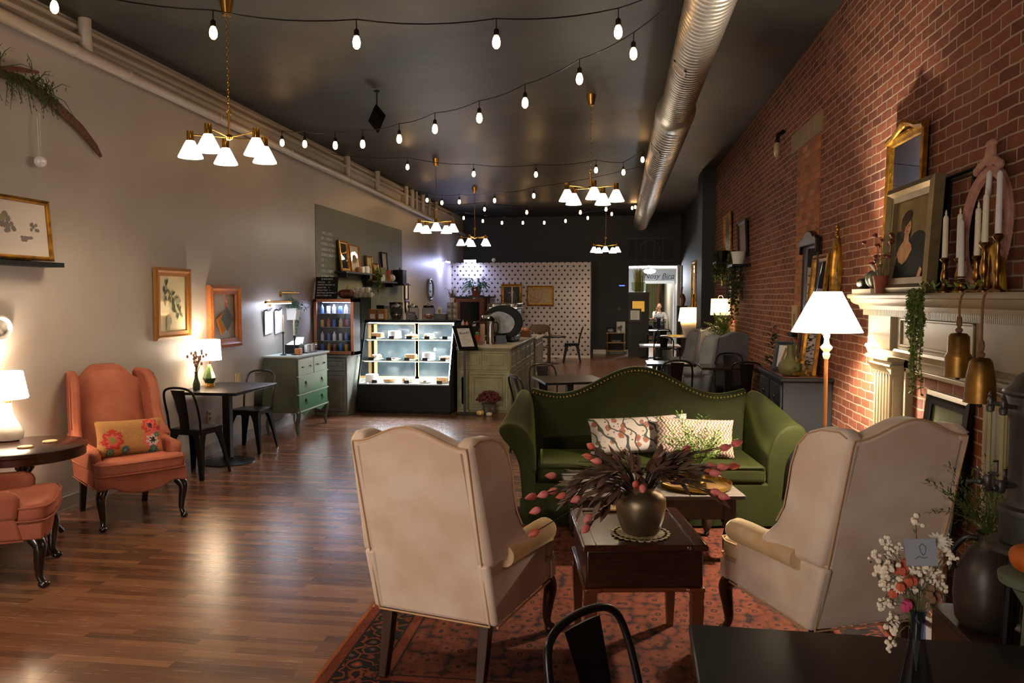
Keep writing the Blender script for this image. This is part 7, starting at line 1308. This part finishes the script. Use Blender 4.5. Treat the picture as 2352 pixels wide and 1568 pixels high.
def person(label, loc, rz, shirt, trousers, hair, skinm, hand_face=False):
    t = thing('person', label, 'person', loc, rz)
    rh = (.10, .30, 1.10) if hand_face else (.28, .42, .78); re = (.20, .30, .74) if hand_face else (.27, .12, .72)
    V_ = [(0, 0, .50), (0, .0, .72), (0, .01, .95), (0, .02, 1.06), (0, .03, 1.14),          # 0-4 spine, neck, chin
          (-.17, .01, 1.0), (-.26, .10, .74), (-.16, .34, .78), (.17, .01, 1.0), re, rh,      # arms
          (-.10, .04, .50), (-.12, .44, .50), (-.12, .44, .08), (-.12, .56, .04), (.10, .04, .50), (.12, .44, .50), (.12, .44, .08), (.12, .56, .04)]
    E_ = [(0, 1), (1, 2), (2, 3), (3, 4), (2, 5), (5, 6), (6, 7), (2, 8), (8, 9), (9, 10), (0, 11), (11, 12), (12, 13), (13, 14), (0, 15), (15, 16), (16, 17), (17, 18)]
    skin('body', V_, E_, [(.15, .12), (.14, .11), (.15, .10), .055, .055, .06, .045, .032, .06, .045, .032, .09, .07, .05, .035, .09, .07, .05, .035], skinm, t)
    h = MB()
    rg = []
    for i in range(15):
        a = PI*i/14; z = -cos(a); rr = sin(a)**.85; jaw = .80+.20*min(1, (z+1)/.9); rg.append([V((.075*rr*jaw*cos(b), .095*rr*sin(b)*(1 if sin(b) < 0 else .95)+.01*(1-abs(z)), 1.235+.115*z)) for b in [2*PI*j/20 for j in range(20)]])
    h.loft(rg); h.sph((0, .10, 1.225), (.013, .02, .022), 8, 6); h.sph((-.078, 0, 1.235), (.012, .02, .03), 8, 6); h.sph((.078, 0, 1.235), (.012, .02, .03), 8, 6); ho = h.build('head', skinm, t, smooth=180)
    for s in (-1, 1): MB().sph((s*.03, .088, 1.25), (.012, .008, .007), 8, 6).build('eye', M('dark_eye', (30, 24, 22), .3), ho)
    MB().sph((0, .094, 1.175), (.024, .008, .007), 8, 6).build('mouth', M('lips', (150, 84, 74), .5), ho)
    hb = MB(); hb.sph((0, -.015, 1.27), (.086, .098, .095), 14, 8); hb.v = [p for p in hb.v]; hb.map(lambda p: V((p.x, p.y if p.y < .05 else .05, max(p.z, 1.21 if p.y < 0 else 1.30)))); hb.build('hair', hair, t, smooth=180)
    for s, hnd in ((-1, V((-.16, .34, .78))), (1, V(rh))):
        d = V((0, .2, 1)).normalized() if (hand_face and s > 0) else V((.3*-s, 1, 0)).normalized(); sd = V((1, 0, 0)); hm = MB().sph(hnd+d*.045, (.035, .04, .028), 10, 8)
        for k in range(4): b0 = hnd+d*.07+sd*(-.024+.016*k); L = (.055, .065, .06, .048)[k]; hm.tube([b0, b0+d*L*.5+V((0, .004, .004)), b0+d*L*.85+V((0, .0, -.012)), b0+d*L+V((0, 0, -.02))], [.009, .0085, .008, .006], 7)
        hm.tube([hnd+d*.02-sd*s*.03, hnd+d*.05-sd*s*.05, hnd+d*.075-sd*s*.052], [.011, .010, .008], 7); hm.build('hand', skinm, t)
    skin('shirt', [V_[i] for i in (0, 1, 2, 3, 5, 6, 8, 9)]+[tuple(V(V_[6]).lerp(V(V_[7]), .7)), tuple(V(V_[9]).lerp(V(V_[10]), .7))], [(0, 1), (1, 2), (2, 3), (2, 4), (4, 5), (5, 8), (2, 6), (6, 7), (7, 9)], [(.165, .135), (.16, .125), (.168, .115), .07, .076, .06, .076, .06, .045, .045], shirt, t)
    skin('trousers', [V_[i] for i in (0, 11, 12, 13, 15, 16, 17)], [(0, 1), (1, 2), (2, 3), (0, 4), (4, 5), (5, 6)], [(.155, .125), .10, .082, .062, .10, .082, .062], trousers, t)
    return t
WS = M('white_shirt', (214, 214, 218), .8); BKS = M('black_shirt', (26, 26, 28), .8); DTR = M('dark_trousers', (30, 30, 34), .8)
def seat_chair(x, y, rz, lb):
    t = thing('dining_chair', lb, 'chair', (x, y, .13), rz); MB().box(-.2, .2, -.2, .2, .42, .45).build('seat', BLACKW, t); MB().box(-.2, .2, -.23, -.21, .5, .95).build('backrest', BLACKW, t)
    for sx in (-1, 1):
        for sy in (-1, 1): MB().box(sx*.18-.02, sx*.18+.02, sy*.18-.02, sy*.18+.02, 0, .42).build('leg', BLACKW, t)
seat_chair(1.56, 30.55, R(178), 'black chair in the far room under the person in white'); seat_chair(.80, 30.3, R(-95), 'black chair in the far room under the person in black')
person('seated person in a white shirt resting a hand on the chin in the far room', (1.56, 30.5, .14), R(178), WS, DTR, M('short_brown_hair', (110, 70, 46), .7), SKINM, True)
person('seated person in a black shirt turned sideways at the left of the far room table', (.80, 30.28, .14), R(-70), BKS, DTR, M('dark_hair', (40, 30, 26), .7), SKIN2)
ptable(1.0, 1.75, 29.3, 29.9, .84, 'black table in the far room in front of the seated people', .13)
bistro(1.45, 28.9, R(0), 'black metal bistro chair in the far room in front of the seated people', .13)

# ------------------------------------------------------------------ grey side cabinet with mirrors on the brick wall
t = thing('side_cabinet', 'grey painted cabinet with reddish top against the brick wall', 'cabinet'); GX0, GY0, GY1, GZ = 1.285, 6.45, 7.50, 1.10
MB().box(GX0+.03, 1.69, GY0+.03, GY1-.03, .06, GZ-.03).build('body', GREYP, t, bevel=.004); MB().box(GX0, 1.695, GY0, GY1, GZ-.035, GZ-.004).build('top_edge', GREYP, t, bevel=.008); MB().box(GX0+.03, 1.69, GY0+.03, GY1-.03, GZ-.006, GZ).build('top', M('red_wood_top', (104, 50, 38), .3, var=(84, 40, 30), scale=5), t)
for k in range(2):
    y0 = GY0+.06+k*.48; d = MB().box(GX0+.012, GX0+.03, y0, y0+.44, .80, 1.03).build('drawer', GREYP, t, bevel=.006); MB().ring([(GX0+.004, y0+.22+.03*cos(a), .90+.025*sin(a)) for a in [2*PI*j/12 for j in range(12)]], .004, 5).build('handle', BLACK, d); MB().box(GX0+.012, GX0+.03, y0, y0+.44, .10, .77).build('door', GREYP, t, bevel=.006)
MB().box(GX0+.05, 1.68, GY0+.05, GY1-.05, 0, .06).build('plinth', BLACKW, t)
def a_blackm(p, w, h, y, b): return MIRROR
rframe('dressing_mirror', 'tall dark wood mirror with carved crest leaning behind the gilt one', 'mirror', 6.95, 7.50, GZ, 1.12, 1.672, .05, DWOOD, a_blackm, 1.5, deco=lambda t, w, h, bd: MB().prism([(-w*.54, h-.10), (-w*.54, h+.02), (-w*.46, h+.05), (-w*.34, h+.04), (-w*.2, h+.085), (0, h+.10), (w*.2, h+.085), (w*.34, h+.04), (w*.46, h+.05), (w*.54, h+.02), (w*.54, h-.10), (w*.48, h-.03), (-w*.48, h-.03)], -.06, -.02).build('carved_crest', BLACKW, t, bevel=.008))
rframe('gilt_mirror', 'tall gilt mirror leaning on the red-topped grey cabinet', 'mirror', 6.64, 7.16, GZ, 1.0, 1.60, .06, GOLD, a_blackm, 6)
t = thing('gilt_oval_frame', 'small ornate gilt frame with pointed crest on the brick wall', 'picture frame', (1.69, 6.46, 1.60), rot=(0, R(2), 0)); rg = [oy(.13, .30, 0), oy(.13, .30, -.02), oy(.11, .28, -.03), oy(.085, .25, -.02), oy(.08, .24, 0)]; [ [q.__setitem__(2, q.z+.32) for q in r] for r in rg]; MB().loft(rg, False).build('frame', GOLD, t); cr = MB()
for k in range(7): cr.sph((-.02, .05*sin(k*2.2)*(1-k/7), .56+k*.022), (.014, .022-.002*k, .02), 8, 6)
cr.build('crest', GOLD, t); MB().add([q+V((0, 0, .32)) for q in oy(.085, .25, -.004)], [tuple(range(36))]).build('glass', MIRROR, t)
t = thing('gourd_vase', 'round olive green gourd-shaped vase on the red-topped grey cabinet', 'vase', (1.40, 6.66, GZ)); MB().lathe([(.0, 0), (.05, 0), (.085, .03), (.097, .07), (.085, .105), (.045, .135), (.028, .17), (.024, .23), (.028, .25), (.02, .25)], 26).build('body', M('olive_glaze', (84, 84, 46), .6, var=(66, 68, 38), scale=6), t, smooth=80)
frame('photo_frame', 'navy photo frame angled beside the gourd vase on the grey cabinet', 'picture', .20, .26, (1.41, 7.0, GZ+.001), R(-48), .035, M('navy_frame', (40, 48, 60), .5), lambda p, w, h, y, b: (p.m(1), stroke(p, [(-.2*w, b+.1*h), (.1*w, b+.9*h)], .012, y), [PAPER, M('photo_ochre', (150, 110, 50), .6)])[2], .02, lean=R(-12))
t = thing('gold_leaf_sprig', 'gold leafy ornament between the gourd vase and the gilt mirror', 'ornament', (1.45, 6.52, GZ)); sq = MB()
for k in range(46): e = V((rnd.gauss(0, .04), rnd.gauss(0, .05), abs(rnd.gauss(.05, .05)))); sq.leaf(e, V((rnd.gauss(0, 1), rnd.gauss(0, 1), .8)), .045, .025)
sq.build('leaves', M('gold_leaf', (170, 130, 50), .35, .8), t, smooth=0)
t = thing('candle_lantern', 'small dark amber bottle behind the gourd vase on the grey cabinet', 'bottle', (1.48, 6.82, GZ)); MB().lathe([(.035, 0), (.04, .02), (.04, .15), (.015, .2), (.02, .26)], 14).build('bottle', M('amber_glass', (84, 66, 34), .15), t)
t = thing('small_tree', 'small dark evergreen shrub standing behind the grey cabinet at the brick wall', 'plant', (1.46, 7.72, 0)); MB().lathe([(.10, 0), (.14, .45), (.13, .45), (.1, .05)], 16).build('pot', BLACKW, t); MB().tube([(0, 0, .4), (0, 0, 1.1)], .015, 6).build('trunk', DWOOD, t); fo = MB()
for k in range(260): z = rnd.uniform(.6, 1.45); r = .15*(1.5-z)/.9+.03; a = rnd.uniform(0, 6.28); fo.leaf((r*cos(a)*rnd.random(), r*sin(a)*rnd.random(), z), V((cos(a), sin(a), rnd.uniform(-.2, .9))), .07, .025)
fo.build('foliage', LEAFD, t, smooth=0)
t = thing('small_picture', 'small cream picture on a black mount on the brick wall left of the mirrors', 'picture', (1.70, 7.85, 1.40)); MB().box(-.02, 0, -.11, .11, 0, .26).build('panel', M('cream_board', (170, 146, 96), .6), t); MB().box(-.022, -.02, -.04, .04, .07, .18).build('print', M('olive_print', (110, 98, 60), .7), t); MB().box(-.06, 0, -.1, .1, -.04, 0).build('ledge', BLACK, t)
# wall things farther along the brick
t = thing('wall_sconce', 'small dark wall lamp bracket high on the brick wall by the plaster lintel', 'wall light', (XR, 8.55, 3.36)); MB().tube([(-.01, 0, .10), (-.07, 0, .06), (-.08, 0, -.02)], .022, 8).build('bracket', BLACK, t); MB().lathe([(.022, -.02), (.035, -.06), (.03, -.14), (.012, -.17)], 12, (-.08, 0, 0)).build('bulb', M('dim_bulb', (170, 150, 110), .2), t)
def wall_planter(y, z, lab, light):
    t = thing('wall_planter', lab, 'planter', (XR, y, z), 0, 'trailing planters on the brick wall'); MB().box(-.24, 0, -.22, .22, -.03, 0).build('bracket_shelf', BLACK, t); MB().lathe([(.07, 0), (.10, .17), (.09, .17), (.06, .02)], 16, (-.13, 0, 0), caps=False).build('pot', CERAM if light else BLACK, t); fo = MB()
    for k in range(26): vine(fo, (-.13+rnd.uniform(-.10, .06), (.12 if light else .05)+rnd.gauss(0, .06), .14+rnd.uniform(-.03, .05)), rnd.uniform(.3, 1.0 if light else .45), 14, (.03, .06), .03, .05)
    fo.build('foliage', M('planter_leaf', (74, 84, 34), .55, var=(56, 66, 30), scale=8), t, smooth=0)
wall_planter(10.75, 2.17, 'white pot on a bracket with long trailing plant on the brick wall', True); wall_planter(12.45, 2.28, 'black pot on a bracket with short trailing plant, farther along the brick wall', False)
OLDM = M('old_mirror', (120, 116, 104), .2, .7)
rframe('gilt_picture', 'narrow gilt-edged picture high on the far brick wall', 'picture', 12.2, 12.95, 2.42, .62, 1.695, .05, GOLD, lambda p, w, h, y, b: OLDM, -2)
rframe('arched_picture', 'dark-crested narrow picture above the white wall planter on the brick wall', 'picture', 10.7, 11.4, 2.28, .50, 1.695, .05, BLACKW, lambda p, w, h, y, b: M('tan_picture', (128, 104, 76), .6), -3)
rframe('dark_sign', 'tall dark sign with pale marks low on the far brick wall', 'sign', 12.0, 12.6, 1.62, .55, 1.695, .02, BLACK, lambda p, w, h, y, b: (p.m(1), stroke(p, [(-.1*w, b+.1*h), (.1*w, b+.3*h), (-.1*w, b+.5*h), (.1*w, b+.8*h)], .02, y), [M('dark_sign_board', (40, 44, 46), .6), M('sign_grey', (120, 120, 112), .7)])[2], 0)
rframe('tan_picture', 'small tan picture behind the trailing plant on the brick wall', 'picture', 11.2, 11.6, 1.70, .36, 1.695, .03, OAK, lambda p, w, h, y, b: M('tan_picture', (128, 104, 76), .6), 0)
t = thing('tall_fern', 'bright green fern on a stand behind the grey wing chairs at the brick wall', 'plant', (1.53, 11.76, .13)); t.scale = (1, 1, 1.22); MB().lathe([(.10, 0), (.12, .02), (.03, .05), (.03, .62), (.12, .66), (.15, .85), (.13, .85)], 16).build('stand_pot', TERRA, t); fo = MB()
for k in range(40): a = k*2.4; el = rnd.uniform(.2, 1.4); feather(fo, (0, 0, .84), (cos(a)*cos(el)*(.15 if cos(a) > 0 else 1), sin(a)*cos(el)*.8, sin(el)), rnd.uniform(.25, .46), rnd.uniform(.08, .22), 7, .012, .07)
fo.build('fronds', M('bright_fern', (120, 150, 46), .6, var=(96, 128, 40), scale=8), t, smooth=0)
t = thing('floral_basket', 'dark basket with a pink flower motif beneath the grey wing chairs', 'basket', (.80, 12.7, .13)); MB().lathe([(.16, 0), (.20, .40), (.19, .42), (.15, .05)], 20, caps=False).build('basket', M('dark_weave', (34, 24, 22), .8), t); sq = MB()
for k in range(5): a = R(72*k); sq.sph((.0+.035*cos(a), -.195, .3+.035*sin(a)), (.024, .008, .024), 8, 5)
sq.build('flower_motif', M('pink_motif', (206, 140, 130), .7), t)
